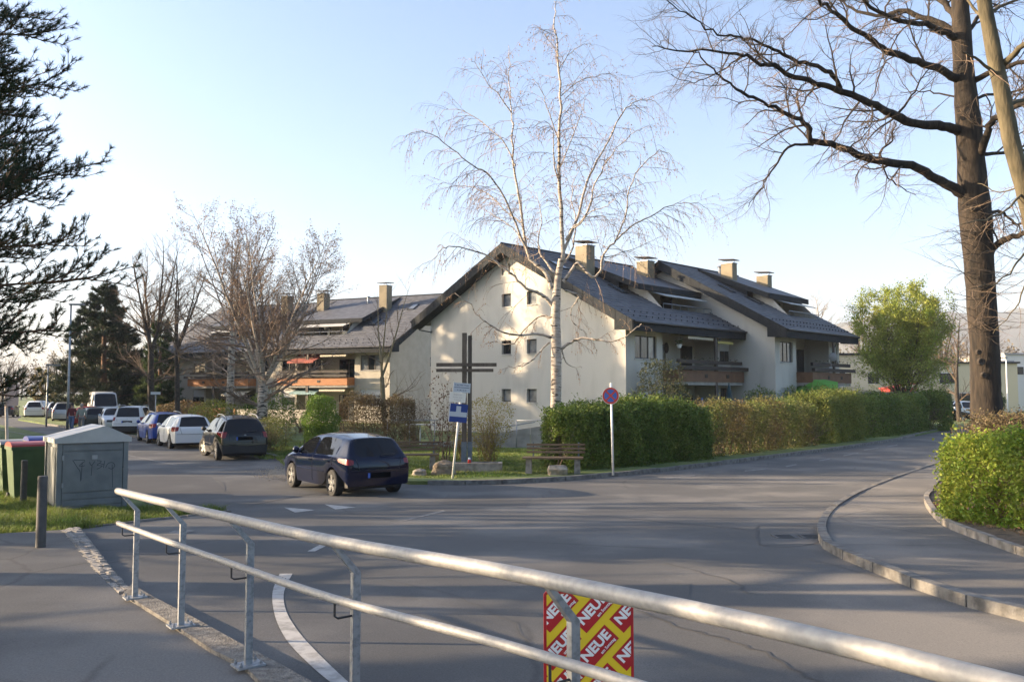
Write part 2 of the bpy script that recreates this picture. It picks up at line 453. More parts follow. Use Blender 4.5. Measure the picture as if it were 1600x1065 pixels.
# the dropped edge near the footpath
near_edge = gp((362, 800), (230, 814), (112, 828))
cob_r = gp((122, 832), (150, 868), (178, 905), (212, 940))
plinth_r = gp((240, 952), (300, 985), (372, 1028), (440, 1066))
pts = [p.copy() for p in plinth_r]
P0 = Vector((-1.2, 4.2, 0)); P1 = Vector((-.2, 3.0, 0)); P2 = Vector((.9, 1.6, 0)); P3 = Vector((2.0, -6, 0))
asphalt_poly = [Vector((14, -6, 0)), Vector((60, 2, 0)), Vector((110, 75, 0))] + [p + Vector((1.5, 0, 0)) for p in far_kerb[::-1][:1]]
road_pts = ([(2.0, -7), (22, -7), (22, 12), (30, 30), (75, 78)] + [(p.x, p.y) for p in far_kerb[::-1]] +
            [(p.x, p.y) for p in east_kerb] + [(p.x, p.y) for p in west_kerb] + [(p.x, p.y) for p in near_edge[1:]] +
            [(p.x, p.y) for p in cob_r] + [(p.x, p.y) for p in plinth_r] + [(-.68, 4.58), (.33, 3.47), (1.33, 2.05), (1.75, .4)])
road = sheet('road', road_pts, 0.006, ASPH)

# lawn between the two streets, raised behind the kerb
lawn_pts = [(p.x, p.y) for p in far_kerb] + [(60, 130), (-60, 130)] + [(p.x, p.y) for p in east_kerb[::-1][1:]]
lawn = sheet('lawn', lawn_pts, 0.10, GRASS, thick=.2)

# left footpath, cobble strip and plinth of the railing
cob_l = gp((96, 836), (122, 868), (150, 905), (186, 943))
plinth_l = gp((192, 946), (262, 992), (330, 1040), (380, 1066))
fp = [(-30, 12.0), (-14, 12.6)] + [(p.x, p.y) for p in gp((0, 842), (96, 836))] + [(p.x, p.y) for p in cob_l[1:]] + [(p.x, p.y) for p in plinth_l] + [(-.97, 4.33), (.08, 3.2), (1.05, 1.85), (1.5, .4), (1.8, -8), (-30, -8)]
footpath = sheet('footpath', fp, 0.085, ASPF, thick=.09)
plinth = sheet('railing_plinth', [(p.x, p.y) for p in plinth_l] + [(-.97, 4.33), (.08, 3.2), (1.05, 1.85), (1.5, .4), (1.8, -8), (2.1, -8), (1.83, .4), (1.33, 2.05), (.33, 3.47), (-.68, 4.58)] + [(p.x, p.y) for p in plinth_r[::-1]] + [(p.x, p.y) for p in gp((205, 930),)], 0.115, PLN, thick=.14)
tag(plinth, 'long rough concrete plinth carrying the posts of the steel railing', 'plinth'); del plinth['kind']
# setts
cob = bpy.data.objects.new('cobble_strip', None); cob['kind'] = 'structure'; col.objects.link(cob)
cl = smoothline(cob_l, 8); crr = smoothline(cob_r, 8)
sm = []
for k in range(5):
    b = Buf(); bm_w = .5
    V = []
    for z in (0, 1):
        for x, y in ((-.5, -.5), (.5, -.5), (.5, .5), (-.5, .5)):
            s_ = .97 if z == 0 else .80 + rnd.uniform(-.04, .04)
            V.append((x * s_, y * s_, z * (1 + rnd.uniform(-.15, .15))))
    b.hexa(V)
    q = b.build('sett', SETT, None); sm.append(q.data); bpy.data.objects.remove(q)
Lc = sum((cl[i + 1] - cl[i]).length for i in range(len(cl) - 1))
rows = int(Lc / .125); cc = along(cl, .125); cd = along(crr, .125 * sum((crr[i + 1] - crr[i]).length for i in range(len(crr) - 1)) / Lc)
for i in range(min(len(cc), len(cd))):
    a, d = cc[i]; b_ = cd[i][0]
    w = (b_ - a).length; n = max(2, round(w / .13)); t = (b_ - a).normalized()
    for k in range(n):
        p = a + t * (w * (k + .5) / n)
        o = bpy.data.objects.new('sett', sm[rnd.randrange(5)]); col.objects.link(o); o.parent = cob
        o.location = (p.x, p.y, hgt(p.y) + .012); o.scale = (w / n * .96, .121, .075 + rnd.uniform(-.008, .01))
        o.rotation_euler = (rnd.uniform(-.04, .04), rnd.uniform(-.04, .04), math.atan2(t.y, t.x) + rnd.uniform(-.06, .06))

# kerbs: every stone its own piece
def kerb(name, line, L, w, h, m, side=1, base=0.0, lim=None):
    root = bpy.data.objects.new(name, None); root['kind'] = 'structure'; col.objects.link(root)
    pts = along(line, L)
    for i in range(len(pts) - 1):
        a, b = pts[i][0], pts[i + 1][0]
        d = (b - a).normalized(); g = .012; a2 = a + d * g; b2 = b - d * g
        nrm = Vector((-d.y, d.x, 0)) * w * side
        V = []
        j = rnd.uniform(-.008, .008)
        for z in (-.08, h + j):
            c = .02 if z > 0 else 0
            for q, e in ((a2, 0), (b2, 0), (b2, 1), (a2, 1)):
                p = q + nrm * (e if e else c * .6)
                V.append((p.x, p.y, hgt(p.y) + base + z))
        bf = Buf().hexa(V)
        bf.build('kerb_stone', m, root, world=False)
    return root
def trimline(L, a, b):
    return L[a:b]
kerb('lawn_kerb', offset(smoothline(far_kerb[1:-1], 5), -.09), 1.0, .17, .125, KERB, 1)
kerb('parking_kerb', offset(smoothline(east_kerb[1:6], 4), .09), 1.5, .17, .125, KERB, -1)
nk = smoothline(gp((1478, 722), (1420, 741), (1350, 768), (1302, 795), (1280, 820), (1278, 842), (1292, 862), (1385, 903), (1480, 940), (1600, 972), (1750, 1010)), 5)
kerb('pavement_kerb', nk, .95, .13, .115, KERB, 1, 0.0)
bed = smoothline(gp((1452, 777), (1444, 786), (1447, 800), (1470, 828), (1530, 855), (1600, 882), (1760, 935)), 5)
kerb('bed_kerb', bed, .9, .10, .2, CONCD, 1, 0.0)
ne = smoothline(near_edge, 5)
kerb('grass_edge_kerb', ne, .5, .09, .035, KERB, -1, 0.0)
pav = [(p.x, p.y) for p in offset(nk, .13)] + [(16, 4), (19, 11)] + [(p.x, p.y) for p in bed[::-1]] + [(p.x, p.y) for p in gp((1470, 752), (1500, 735), (1500, 714))]
pav_s = sheet('pavement', pav, 0.095, ASPF, thick=.1)
bedp = [(p.x, p.y) for p in offset(bed, .10)] + [(22, 6), (24, 24), (13, 25), (10.6, 21.6)]
sheet('planting_bed', bedp, 0.17, SOIL, thick=.2)
# grass left of the street and by the steel cabinet is the ground itself

# ---- road paint, drains
def marking(pts, m=PAINTW, name='road_marking', dz=.011): return sheet(name, [(p.x, p.y) for p in pts], dz, m, kind=None, parent=road)
arc_c = smoothline(gp((448, 896), (431, 925), (433, 960), (452, 1000), (490, 1040), (530, 1068)), 6)
L_ = smoothline(gp((457, 897), (444, 925), (447, 955), (468, 990), (505, 1030), (545, 1068)), 6)
K_ = smoothline(gp((437, 897), (426, 925), (429, 961), (447, 1000), (484, 1040), (517, 1068)), 6)
marking(L_ + K_[::-1])
marking(gp((480, 862), (524, 839), (537, 840), (492, 862)))
marking(gp((628, 813), (692, 797), (697, 799), (634, 814)), PAINTV)
marking(gp((444, 793), (492, 797), (461, 801)), PAINTW); marking(gp((507, 788), (556, 793), (524, 796)), PAINTW)
for a, b in (((1040, 747), (1086, 742)), ((1164, 735), (1196, 732)), ((1228, 728), (1244, 725)), ((1318, 711), (1340, 707)), ((1350, 702), (1372, 699)), ((1280, 719), (1296, 716)), ((1386, 697), (1402, 694))):
    marking(gp(a, b, (b[0] + 1, b[1] + 1.6), (a[0], a[1] + 1.6)), PAINTV)
pl = [Vector((x, y, 0)) for x, y in ((-6.9, 29.9), (-11.3, 29.2), (-12.9, 31.2), (-26, 47.6), (-38, 62.5))]
for a, b in zip(pl[:-1], pl[1:]):
    d = (b - a).normalized(); n = Vector((-d.y, d.x, 0)) * .06
    for s0 in along([a, b], 2.2 if a.x < -12 else 8):
        e = s0[0] + d * min(2.0 if a.x < -12 else 8, (b - s0[0]).length)
        marking([s0[0] - n, e - n, e + n, s0[0] + n], PAINTV)
dr = thing('drain_grate', 'pair of square iron drain grates set in the asphalt by the curved kerb', 'drain', G(1247, 838, .012))
for dx in (-.20, .20):
    fr = Buf(); c = world_loc(dr)
    fr.box((c.x + dx, c.y, c.z + .004), (.32, .34, .008)); fr.build('grate_frame', mat('cast_iron', (.06, .06, .058), (.10, .098, .092), 12, .6, metal=.5), dr)
    sl_ = Buf()
    for k in range(6): sl_.box((c.x + dx, c.y - .125 + k * .05, c.z + .009), (.24, .02, .004))
    sl_.build('grate_slots', BLACKP, dr)
sheet('asphalt_patch', [(p.x, p.y) for p in gp((1186, 822), (1272, 824), (1270, 850), (1190, 852))], .009, asphalt('asphalt_patch_paler', (.084, .083, .08), (.112, .108, .102)), parent=road, kind=None)
sheet('asphalt_patch', [(p.x, p.y) for p in gp((196, 742), (330, 745), (352, 765), (200, 772))], .009, asphalt('asphalt_patch_dark', (.062, .062, .064), (.082, .082, .08)), parent=road, kind=None)
def seam(pts, w=.02, m=None, nm='tar_seam'):
    P = smoothline(gp(*pts), 6); P = [p + Vector((rnd.gauss(0, .025), rnd.gauss(0, .02), 0)) for p in P]
    return marking(offset(P, w) + offset(P, -w)[::-1], m or mat('tar', (.058, .057, .055), rough=.8), nm, .0135)
seam(((392, 790), (450, 778), (520, 768), (610, 764)), .022); seam(((1000, 955), (1075, 985), (1150, 1005), (1230, 1040), (1290, 1075)), .009)
seam(((880, 800), (1000, 812), (1110, 822), (1190, 830)), .012); seam(((600, 905), (720, 935), (800, 975), (840, 1030)), .004)
seam(((1185, 822), (1272, 824), (1270, 850), (1190, 852), (1185, 822)), .012); seam(((205, 745), (330, 748), (352, 767)), .015); seam(((1040, 880), (1120, 902), (1180, 930)), .007); seam(((1380, 905), (1290, 880), (1235, 868)), .006)
sheet('asphalt_patch', [(p.x, p.y) for p in gp((940, 905), (1080, 912), (1075, 945), (925, 936))], .0095, asphalt('asphalt_patch_old', (.068, .067, .066), (.10, .096, .09)), parent=road, kind=None)
sheet('asphalt_patch', [(p.x, p.y) for p in gp((700, 772), (830, 778), (822, 793), (690, 787))], .0095, MATS['asphalt_patch_old'], parent=road, kind=None)
# sand and grit swept to the mouth of the lawn
grit = Buf()
for k in range(1500):
    c = G(rnd.gauss(440, 16), rnd.gauss(740, 4)) ; grit.box((c.x, c.y, c.z + .012), (rnd.uniform(.01, .035),) * 3)
go = grit.build('gravel', mat('loose_gravel', (.25, .21, .16), (.4, .36, .3), 30, .9), None, kind='stuff')
tag(go, 'loose gravel and sand scattered at the mouth of the parking bays', 'gravel', kind='stuff')

# ------------------------------------------------------------ haze filling the valley
# (set after the structure; see the end of the script)

# ------------------------------------------------------------ hills
def hills(name, Y, X0, X1, prof, m, depth=500):
    n = 90; b = Buf(); V = []
    rows = 14
    for j in range(rows):
        t = j / (rows - 1)
        for i in range(n):
            x = X0 + (X1 - X0) * i / (n - 1)
            h = prof(x) * math.sin(min(1, t * 1.25) * math.pi / 2) * (1 - max(0, t - .85))
            h += 6 * math.sin(x * .013 + j) * t + 5 * math.sin(x * .031 + 2.1 * j) * t + 3 * math.sin(x * .09 + j * 1.7) * t
            V.append((x, Y + depth * t, max(h, 0) - 2))
    F = [(j * n + i, j * n + i + 1, (j + 1) * n + i + 1, (j + 1) * n + i) for j in range(rows - 1) for i in range(n - 1)]
    b.add(V, F); return b.build(name, m, None, smooth=True, kind='structure')
HILLM = mat('wooded_hill', (.035, .045, .028), (.10, .085, .06), .03, .95, c3=(.06, .065, .04), detail=12)
hills('hill', 1500, 500, 2200, lambda x: 190 * math.exp(-((x - 1250) / 620) ** 2) + 60 * math.exp(-((x - 780) / 200) ** 2), HILLM)
hills('hill', 1900, -2400, -300, lambda x: 22 + 12 * math.sin(x * .004), HILLM)

# ------------------------------------------------------------ the steel railing
rail = thing('pedestrian_railing', 'long galvanised tube railing with kinked posts bolted along the footpath', 'railing', (-3.35, 7.8, hgt(7.8) + .115))
post_xy = [(-3.36, 7.80), (-2.53, 6.70), (-1.68, 5.60), (-.80, 4.48), (.235, 3.36), (1.22, 1.98), (1.75, .4)]
def railz(y): return hgt(y) + 1.055
top_pts = []; lo_pts = []
pd = []
for i, (x, y) in enumerate(post_xy):
    a = Vector(post_xy[max(i - 1, 0)]); b = Vector(post_xy[min(i + 1, len(post_xy) - 1)]); d = (b - a).normalized()
    pd.append(Vector((d.x, d.y, 0)))
off = []
for (x, y), d in zip(post_xy, pd):
    inn = Vector((d.y, -d.x, 0))     # towards the footpath
    if inn.dot(Vector((-1, -1, 0))) < 0: inn = -inn
    off.append(inn)
T_ = [Vector((x, y, railz(y))) + o * .13 for (x, y), o in zip(post_xy, off)]
Lw = [Vector((x, y, railz(y) - .288)) + o * .12 for (x, y), o in zip(post_xy, off)]
T_ = [T_[0] - pd[0] * .16] + T_; Lw = [Lw[0] - pd[0] * .16] + Lw
def smooth3(P, n=5):
    out = []
    for i in range(len(P) - 1):
        p0 = P[max(i - 1, 0)]; p1 = P[i]; p2 = P[i + 1]; p3 = P[min(i + 2, len(P) - 1)]
        for k in range(n):
            t = k / n
            out.append(0.5 * ((2 * p1) + (p2 - p0) * t + (2 * p0 - 5 * p1 + 4 * p2 - p3) * t * t + (3 * p1 - p0 - 3 * p2 + p3) * t ** 3))
    return out + [P[-1]]
Buf().tube(smooth3(T_), .0305, 20, cap=True).build('top_rail', GALVR, rail, smooth=True)
Buf().tube(smooth3(Lw), .0215, 16, cap=True).build('lower_rail', GALVR, rail, smooth=True)
for i, ((x, y), o, d) in enumerate(zip(post_xy, off, pd)):
    z0 = hgt(y) + .115; z1 = railz(y) - .17; base = Vector((x, y, 0))
    pb = Buf(); w, dp = .028, .045
    def ring(c, s=1.0): return [c - d * w * .5 - o * dp * .5 * s, c + d * w * .5 - o * dp * .5 * s, c + d * w * .5 + o * dp * .5 * s, c - d * w * .5 + o * dp * .5 * s]
    A = ring(base + Vector((0, 0, z0))); B_ = ring(base + Vector((0, 0, z1))); C_ = ring(base + Vector((0, 0, z1 + .145)) + o * .125, .7)
    pb.hexa(A + B_); pb.hexa(B_ + C_); pb.build('post', GALV, rail)
    fp_ = Buf(); fp_.hexa([base + d * a + o * b + Vector((0, 0, z0 + z)) for z in (0, .012) for a, b in ((-.07, -.09), (.07, -.09), (.07, .09), (-.07, .09))])
    plate = fp_.build('base_plate', GALV, rail)
    for a, b in ((-.05, -.065), (.05, -.065), (.05, .065), (-.05, .065)):
        q = base + d * a + o * b + Vector((0, 0, z0 + .012))
        bolt = Buf().lathe([(0, 0), (.011, 0), (.011, .016), (.005, .018), (.005, .03), (0, .03)], 6, c=q)
        V_ = bolt.build('bolt', GALV, plate)
    br = Buf(); q = Lw[i + 1]
    br.tube([q + Vector((0, 0, -.02)), q + Vector((0, 0, -.085)), q - o * .02 + Vector((0, 0, -.098)), base + o * .02 + Vector((0, 0, q.z - .098))], .006, 6)
    br.build('rail_bracket', mat('dark_steel', (.06, .06, .062), rough=.5, metal=.7), rail)
# sleeve joints
for P, r, k in ((T_, .0318, 4), (Lw, .0226, 4)):
    a = P[k - 1].lerp(P[k], .55); dd = (P[k] - P[k - 1]).normalized()
    Buf().tube([a, a + dd * .012], r * .985, 16).build('rail_joint', mat('joint_gap', (.05, .05, .05), rough=.8), rail)

# poster board beyond the railing
pw, ph = .372, .50
pc = D(920, 1010, 3.62)
ptz = D(920, 922, 3.62).z
post = thing('poster_board', 'red and yellow newspaper poster board with NEUE print hanging behind the railing', 'poster board', (pc.x, pc.y, ptz - ph), rz=R(2))
RED = mat('poster_red', (.42, .012, .018), rough=.35, coat=.4); YEL = mat('poster_yellow', (.78, .56, .02), rough=.35, coat=.4); PWH = mat('poster_white', (.8, .8, .78), rough=.35)
def rrect(w, h, r, y, z0=0):
    P = []
    for cx, cz, a0 in ((w / 2 - r, r, -90), (w / 2 - r, h - r, 0), (-w / 2 + r, h - r, 90), (-w / 2 + r, r, 180)):
        for k in range(5): a = R(a0 + k * 22.5); P.append((cx + r * math.cos(a), y, z0 + cz + r * math.sin(a)))
    return P
def slab(P, dy, m, name, parent):
    n = len(P); V = P + [(p[0], p[1] + dy, p[2]) for p in P]
    b = Buf(); b.add(V, [tuple(range(n)), tuple(range(2 * n - 1, n - 1, -1))] + [(i, i + n, (i + 1) % n + n, (i + 1) % n) for i in range(n)])
    return b.build(name, m, parent, world=False)
slab(rrect(pw, ph, .02, 0), .012, RED, 'board', post)
cl_ = (-pw / 2 + .012, pw / 2 - .012, .012, ph - .012)
slab([(cl_[0], -.001, cl_[2]), (cl_[1], -.001, cl_[2]), (cl_[1], -.001, cl_[3]), (cl_[0], -.001, cl_[3])], .0008, YEL, 'yellow_print', post)
ang = R(47)
for i in range(-4, 5):
    for j in range(-5, 6):
        lx = i * .205 + (j % 2) * .1; ly = j * .113
        cx = lx * math.cos(ang) - ly * math.sin(ang) + .035; cz = lx * math.sin(ang) + ly * math.cos(ang) + .27
        if abs(cx) > .3 or cz < -.15 or cz > .65: continue
        M = Matrix.Translation((cx, 0, cz)) @ Matrix.Rotation(-ang, 4, 'Y') @ Matrix.Rotation(R(90), 4, 'X')
        me = bpy.data.meshes.new('red_label'); w, h = .176, .082
        me.from_pydata([(-w / 2, -h / 2, .0022), (w / 2, -h / 2, .0022), (w / 2, h / 2, .0022), (-w / 2, h / 2, .0022)], [], [(0, 1, 2, 3)]); me.transform(M); clipmesh(me, cl_)
        if not len(me.polygons): continue
        me.materials.append(RED); link('red_label', me, post)
        text('NEUE', .056, PWH, post, M @ Matrix.Translation((0, .008, .0034)), 'headline_lettering', .0022, cl_, sx=1.08)
        text('am Sonntag', .0175, PWH, post, M @ Matrix.Translation((.035, -.028, .0034)), 'small_lettering', .0004, cl_)

# ------------------------------------------------------------ apartment houses
def house(label, org, U, V, Wd=16.4, Ln=11.2, ridge_u=8.2, ze=6.05, zr=10.99, zl=6.3, group='apartment houses with dark pitched roofs', warm=False,
          par=BROWN, awn=None, chim=((5.4, 3.4, 11.0), (5.2, 9.2, 10.7)), gable_win=True, skylight=True, parasol=None, seed=1, ov=1.0):
    rn = random.Random(seed)
    U = Vector((*U, 0)); V = Vector((*V, 0)); O = Vector((*org, 0))
    W = lambda u, v, z: O + U * u + V * v + Vector((0, 0, z))
    root = thing('apartment_building', label, 'building', tuple(O), group)
    wm = WALLC if warm else WALL
    zt = lambda u: (ze + (zr - ze) * (u + ov) / (ridge_u + ov)) if u <= ridge_u else (zl + (zr - zl) * (Wd + ov - u) / (Wd + ov - ridge_u))
    TH = .30
    gm = lambda a, z, d: W(a, d, z)            # gable plane, d goes inwards
    fm = lambda a, z, d: W(d, a, z)            # long front
    bm_ = lambda a, z, d: W(1.6 + d, a, z)
    def poly(b, outer, holes, m, d=0.0):
        T = tessellate_polygon([[Vector((x, z, 0)) for x, z in outer]] + [[Vector((x, z, 0)) for x, z in h] for h in holes])
        P = [q for L in [outer] + holes for q in L]
        b.add([m(x, z, d) for x, z in P], [tuple(t) for t in T])
    def reveal(b, m, a0, a1, z0, z1, dp):
        for (x0, y0), (x1, y1) in (((a0, z0), (a1, z0)), ((a1, z0), (a1, z1)), ((a1, z1), (a0, z1)), ((a0, z1), (a0, z0))):
            b.add([m(x0, y0, 0), m(x1, y1, 0), m(x1, y1, dp), m(x0, y0, dp)], [(0, 1, 2, 3)])
    def bx(b, m, a0, a1, z0, z1, d0, d1, mi=0):
        b.hexa([m(a0, z0, d0), m(a1, z0, d0), m(a1, z0, d1), m(a0, z0, d1), m(a0, z1, d0), m(a1, z1, d0), m(a1, z1, d1), m(a0, z1, d1)], mi)
    def window(m, a0, a1, z0, z1, dp=.14, cols=2, fr=WFRAME, pale_glass=0.0, shutter=0.0, split=None):
        f = Buf(); t = .055
        bx(f, m, a0, a1, z0, z0 + t, dp - .05, dp); bx(f, m, a0, a1, z1 - t, z1, dp - .05, dp)
        bx(f, m, a0, a0 + t, z0 + t, z1 - t, dp - .05, dp); bx(f, m, a1 - t, a1, z0 + t, z1 - t, dp - .05, dp)
        xs = [a0 + (a1 - a0) * k / cols for k in range(cols + 1)] if split is None else [a0] + [a0 + (a1 - a0) * q for q in split] + [a1]
        for x in xs[1:-1]: bx(f, m, x - .045, x + .045, z0 + t, z1 - t, dp - .045, dp)
        w = f.build('window', fr, root)
        for k in range(len(xs) - 1):
            p = Buf(); e = .012
            bx(p, m, xs[k] + .03, xs[k + 1] - .03, z0 + .03, z1 - .03, dp - .022, dp - .015)
            p.build('pane', GLASSL if rn.random() < pale_glass else GLASS, w)
        s = Buf(); bx(s, m, a0 - .06, a1 + .06, z0 - .05, z0 - .002, -.06, dp - .05); s.build('sill', SILL, w)
        if shutter:
            s = Buf(); bx(s, m, a0 + .02, a1 - .02, z1 - (z1 - z0) * shutter, z1 - .01, dp - .075, dp - .055); s.build('roller_shutter', mat('roller_shutter_grey', (.46, .46, .45), rough=.6), w)
        return w
    # gable wall facing the crossing
    b = Buf(); outer = [(0, 0), (Wd, 0), (Wd, zt(Wd) - TH), (ridge_u, zr - TH), (0, zt(0) - TH)]
    gw = []
    if gable_win:
        for ua, ub in ((8.15, 8.90), (6.15, 6.90)):
            for za, zb in ((1.92, 2.66), (4.66, 5.46), (7.42, 8.18)): gw.append((ua, ub, za, zb))
    vents = [(8.75, 8.90, 9.3, 9.95), (8.22, 8.37, 9.3, 9.95)] if gable_win else []
    poly(b, outer, [[(a, c), (e, c), (e, f_), (a, f_)] for a, e, c, f_ in gw + vents], gm)
    for q in gw: reveal(b, gm, *q, .22)
    for q in vents: reveal(b, gm, *q, .25)
    # long front with loggia
    Lg0, Lg1 = 3.3, 9.0
    zf = zt(0) - TH
    ws = [(.8, 2.75, 4.22, 5.42), (.8, 2.75, 1.45, 2.72), (9.2, 10.55, 4.22, 5.35), (9.2, 10.55, 1.45, 2.72)]
    poly(b, [(0, 0), (Lg0, 0), (Lg0, zf), (0, zf)], [[(a, c), (e, c), (e, f_), (a, f_)] for a, e, c, f_ in ws[:2]], fm)
    poly(b, [(Lg1, 0), (Ln, 0), (Ln, zf), (Lg1, zf)], [[(a, c), (e, c), (e, f_), (a, f_)] for a, e, c, f_ in ws[2:]], fm)
    for q in ws: reveal(b, fm, *q, .14)
    poly(b, [(Lg0, 0), (Lg1, 0), (Lg1, zf + .2), (Lg0, zf + .2)], [], bm_)
    for v in (Lg0, Lg1): b.add([W(0, v, 0), W(1.6, v, 0), W(1.6, v, zf + .3), W(0, v, zf + .3)], [(0, 1, 2, 3)])
    b.add([W(0, Ln, 0), W(Wd, Ln, 0), W(Wd, Ln, zt(Wd) - TH), W(ridge_u, Ln, zr - TH), W(0, Ln, zf)], [(0, 1, 2, 3, 4)])
    b.add([W(Wd, 0, 0), W(Wd, Ln, 0), W(Wd, Ln, zt(Wd) - TH), W(Wd, 0, zt(Wd) - TH)], [(0, 1, 2, 3)])
    b.build('wall', wm, root)
    for a, e, c, f_ in gw: window(gm, a, e, c, f_, .2, 1, pale_glass=.8)  # mostly pale panes: the glass colour stands in for reflected sky
    for q in vents:
        s = Buf(); bx(s, gm, q[0], q[1], q[2], q[3], .2, .22); s.build('vent_slot', BLACKP, root)
    window(fm, *ws[0], cols=3, pale_glass=.3); window(fm, *ws[1], cols=2, shutter=1.0 if not warm else .35, pale_glass=.5)
    window(fm, *ws[2], cols=2, shutter=.4 if not warm else .2, pale_glass=.4); window(fm, *ws[3], cols=2, shutter=.0 if not warm else .5)
    # loggia: doors, slab, parapet, planters
    for z0 in (.25, 3.15):
        window(bm_, 4.0, 5.9, z0, z0 + 2.05, -.005, 2, pale_glass=.3); window(bm_, 7.5, 8.7, z0 + .02, z0 + 2.05, -.005, 1)
    s = Buf(); s.hexa([W(-.95, Lg0 - .0, 2.86), W(1.6, Lg0, 2.86), W(1.6, Lg1, 2.86), W(-.95, Lg1 + 1.2, 2.86), W(-.95, Lg0, 3.04), W(1.6, Lg0, 3.04), W(1.6, Lg1, 3.04), W(-.95, Lg1 + 1.2, 3.04)])
    s.build('balcony_slab', CONC, root)
    bal = Buf(); bx(bal, fm, Lg0, Lg1 + 1.2, 3.04, 3.66, -1.0, -.93); bx(bal, fm, Lg0 - .01, Lg0 + .05, 3.04, 3.66, -.93, 0); bx(bal, fm, Lg1 + 1.14, Lg1 + 1.2, 3.04, 3.66, -.93, 0)
    bo = bal.build('balcony_parapet', par, root)
    for k in range(1, 3):
        dd = Buf(); v = Lg0 + 6.9 * k / 3 + .3; bx(dd, fm, v, v + .28, 3.26, 3.46, -1.03, -1.0); dd.build('drain_spout', DKWOOD, bo)
    for k in range(2):
        pbx = Buf(); z = 3.70 + k * .33; bx(pbx, fm, Lg0 - .05, Lg1 + (1.5 if k == 0 else .9), z, z + .2, -1.18 + .12 * k, -.96 + .06 * k); pbx.build('flower_box', DKWOOD, root)
    for k in range(3):
        pts = [W(-1.05 + rn.uniform(-.1, .1), rn.uniform(Lg0 + .1, Lg1 + .6), 4.22 + rn.uniform(0, .16)) for _ in range(90)]
    pg = Buf(); pg.leaves([tuple(p) for p in pts], .09); pg.build('box_plants', leafmat('balcony_plants', (.05, .07, .03), (.12, .1, .06)), root, kind='stuff')
    ps = Buf(); bx(ps, fm, 7.1, 7.24, 0, ze - .5, -.99, -.87); ps.build('post', mat('post_brown', (.10, .08, .065), rough=.7), root)
    dp_ = Buf(); dp_.tube([W(-ov - .0, 7.6, ze - .52), W(-ov + .0, 7.55, ze - .62), W(-.93, 7.32, ze - .85), W(-.93, 7.32, .1)], .045, 8); dp_.build('downpipe', mat('dark_downpipe', (.05, .045, .04), rough=.5), root, smooth=True)
    # awnings
    for (v0, v1, zz, am, dr, out) in (awn or ()):
        a = Buf(); n = 12
        for k in range(n):
            x0 = v0 + (v1 - v0) * k / n; x1 = v0 + (v1 - v0) * (k + 1) / n; xm = (x0 + x1) / 2
            a.add([fm(x0, zz - dr, -out), fm(x0, zz - dr - .10, -out - .005), fm(xm, zz - dr - .17, -out - .005), fm(x1, zz - dr - .10, -out - .005), fm(x1, zz - dr, -out)], [(0, 1, 2, 3, 4)])
        a.add([fm(v0, zz, .1), fm(v1, zz, .1), fm(v1, zz - dr, -out), fm(v0, zz - dr, -out)], [(0, 1, 2, 3)])
        bx(a, fm, v0, v1, zz - .05, zz + .1, .02, .2)
        a.build('awning', am, root)
    # roof with the terrace cut into it
    T0, T1, tu0, tu1 = 5.0, 10.1, 1.1, 3.5
    E = .75
    r = Buf()
    sl1 = lambda a, s_, d: W(s_, a, zt(s_) - d)
    poly(r, [(-E, -ov), (Ln + E, -ov), (Ln + E, ridge_u), (-E, ridge_u)], [[(T0, tu0), (T1, tu0), (T1, tu1), (T0, tu1)]], sl1)
    poly(r, [(-E, -ov), (Ln + E, -ov), (Ln + E, ridge_u), (-E, ridge_u)], [[(T0, tu0), (T1, tu0), (T1, tu1), (T0, tu1)]], sl1, .24)
    r.add([W(ridge_u, -E, zr), W(ridge_u, Ln + E, zr), W(Wd + ov, Ln + E, zl), W(Wd + ov, -E, zl)], [(0, 1, 2, 3)])
    r.add([W(ridge_u, -E, zr - .24), W(ridge_u, Ln + E, zr - .24), W(Wd + ov, Ln + E, zl - .24), W(Wd + ov, -E, zl - .24)], [(0, 1, 2, 3)])
    r.add([W(Wd + ov, -E, zl), W(Wd + ov, Ln + E, zl), W(Wd + ov, Ln + E, zl - .24), W(Wd + ov, -E, zl - .24)], [(0, 1, 2, 3)])
    ro = r.build('roof', ROOF, root)
    # courses of tiles as raised rows
    tc_ = Buf(); nr = 30
    for k in range(nr):
        ua = -ov + (ridge_u + ov) * k / nr
        segs = [(-E, Ln + E)] if not (tu0 - .15 < ua < tu1 + .25) else [(-E, T0 - .05), (T1 + .05, Ln + E)]
        for v0, v1 in segs:
            z = zt(ua); ub = ua + (ridge_u + ov) / nr
            tc_.add([W(ua, v0, z + .042), W(ua, v1, z + .042), W(ub, v1, zt(ub) + .006), W(ub, v0, zt(ub) + .006), W(ua, v0, z + .002), W(ua, v1, z + .002)], [(0, 1, 2, 3), (4, 5, 1, 0)])
            nt = int((v1 - v0) / .3)
            for q in range(nt):
                if rn.random() < .12:
                    v = v0 + .3 * q; tc_.add([W(ua - .01, v, z + .045), W(ua - .01, v + .28, z + .05), W(ub, v + .28, zt(ub) + .014), W(ub, v, zt(ub) + .012)], [(0, 1, 2, 3)])
    tc_.build('roof_tiles', ROOF, ro, kind='stuff')
    # ridge capping
    rc = Buf(); rc.tube([W(ridge_u, -E, zr + .0), W(ridge_u, Ln + E, zr + .0)], .09, 8); rc.build('ridge_cap', DARKM, ro)
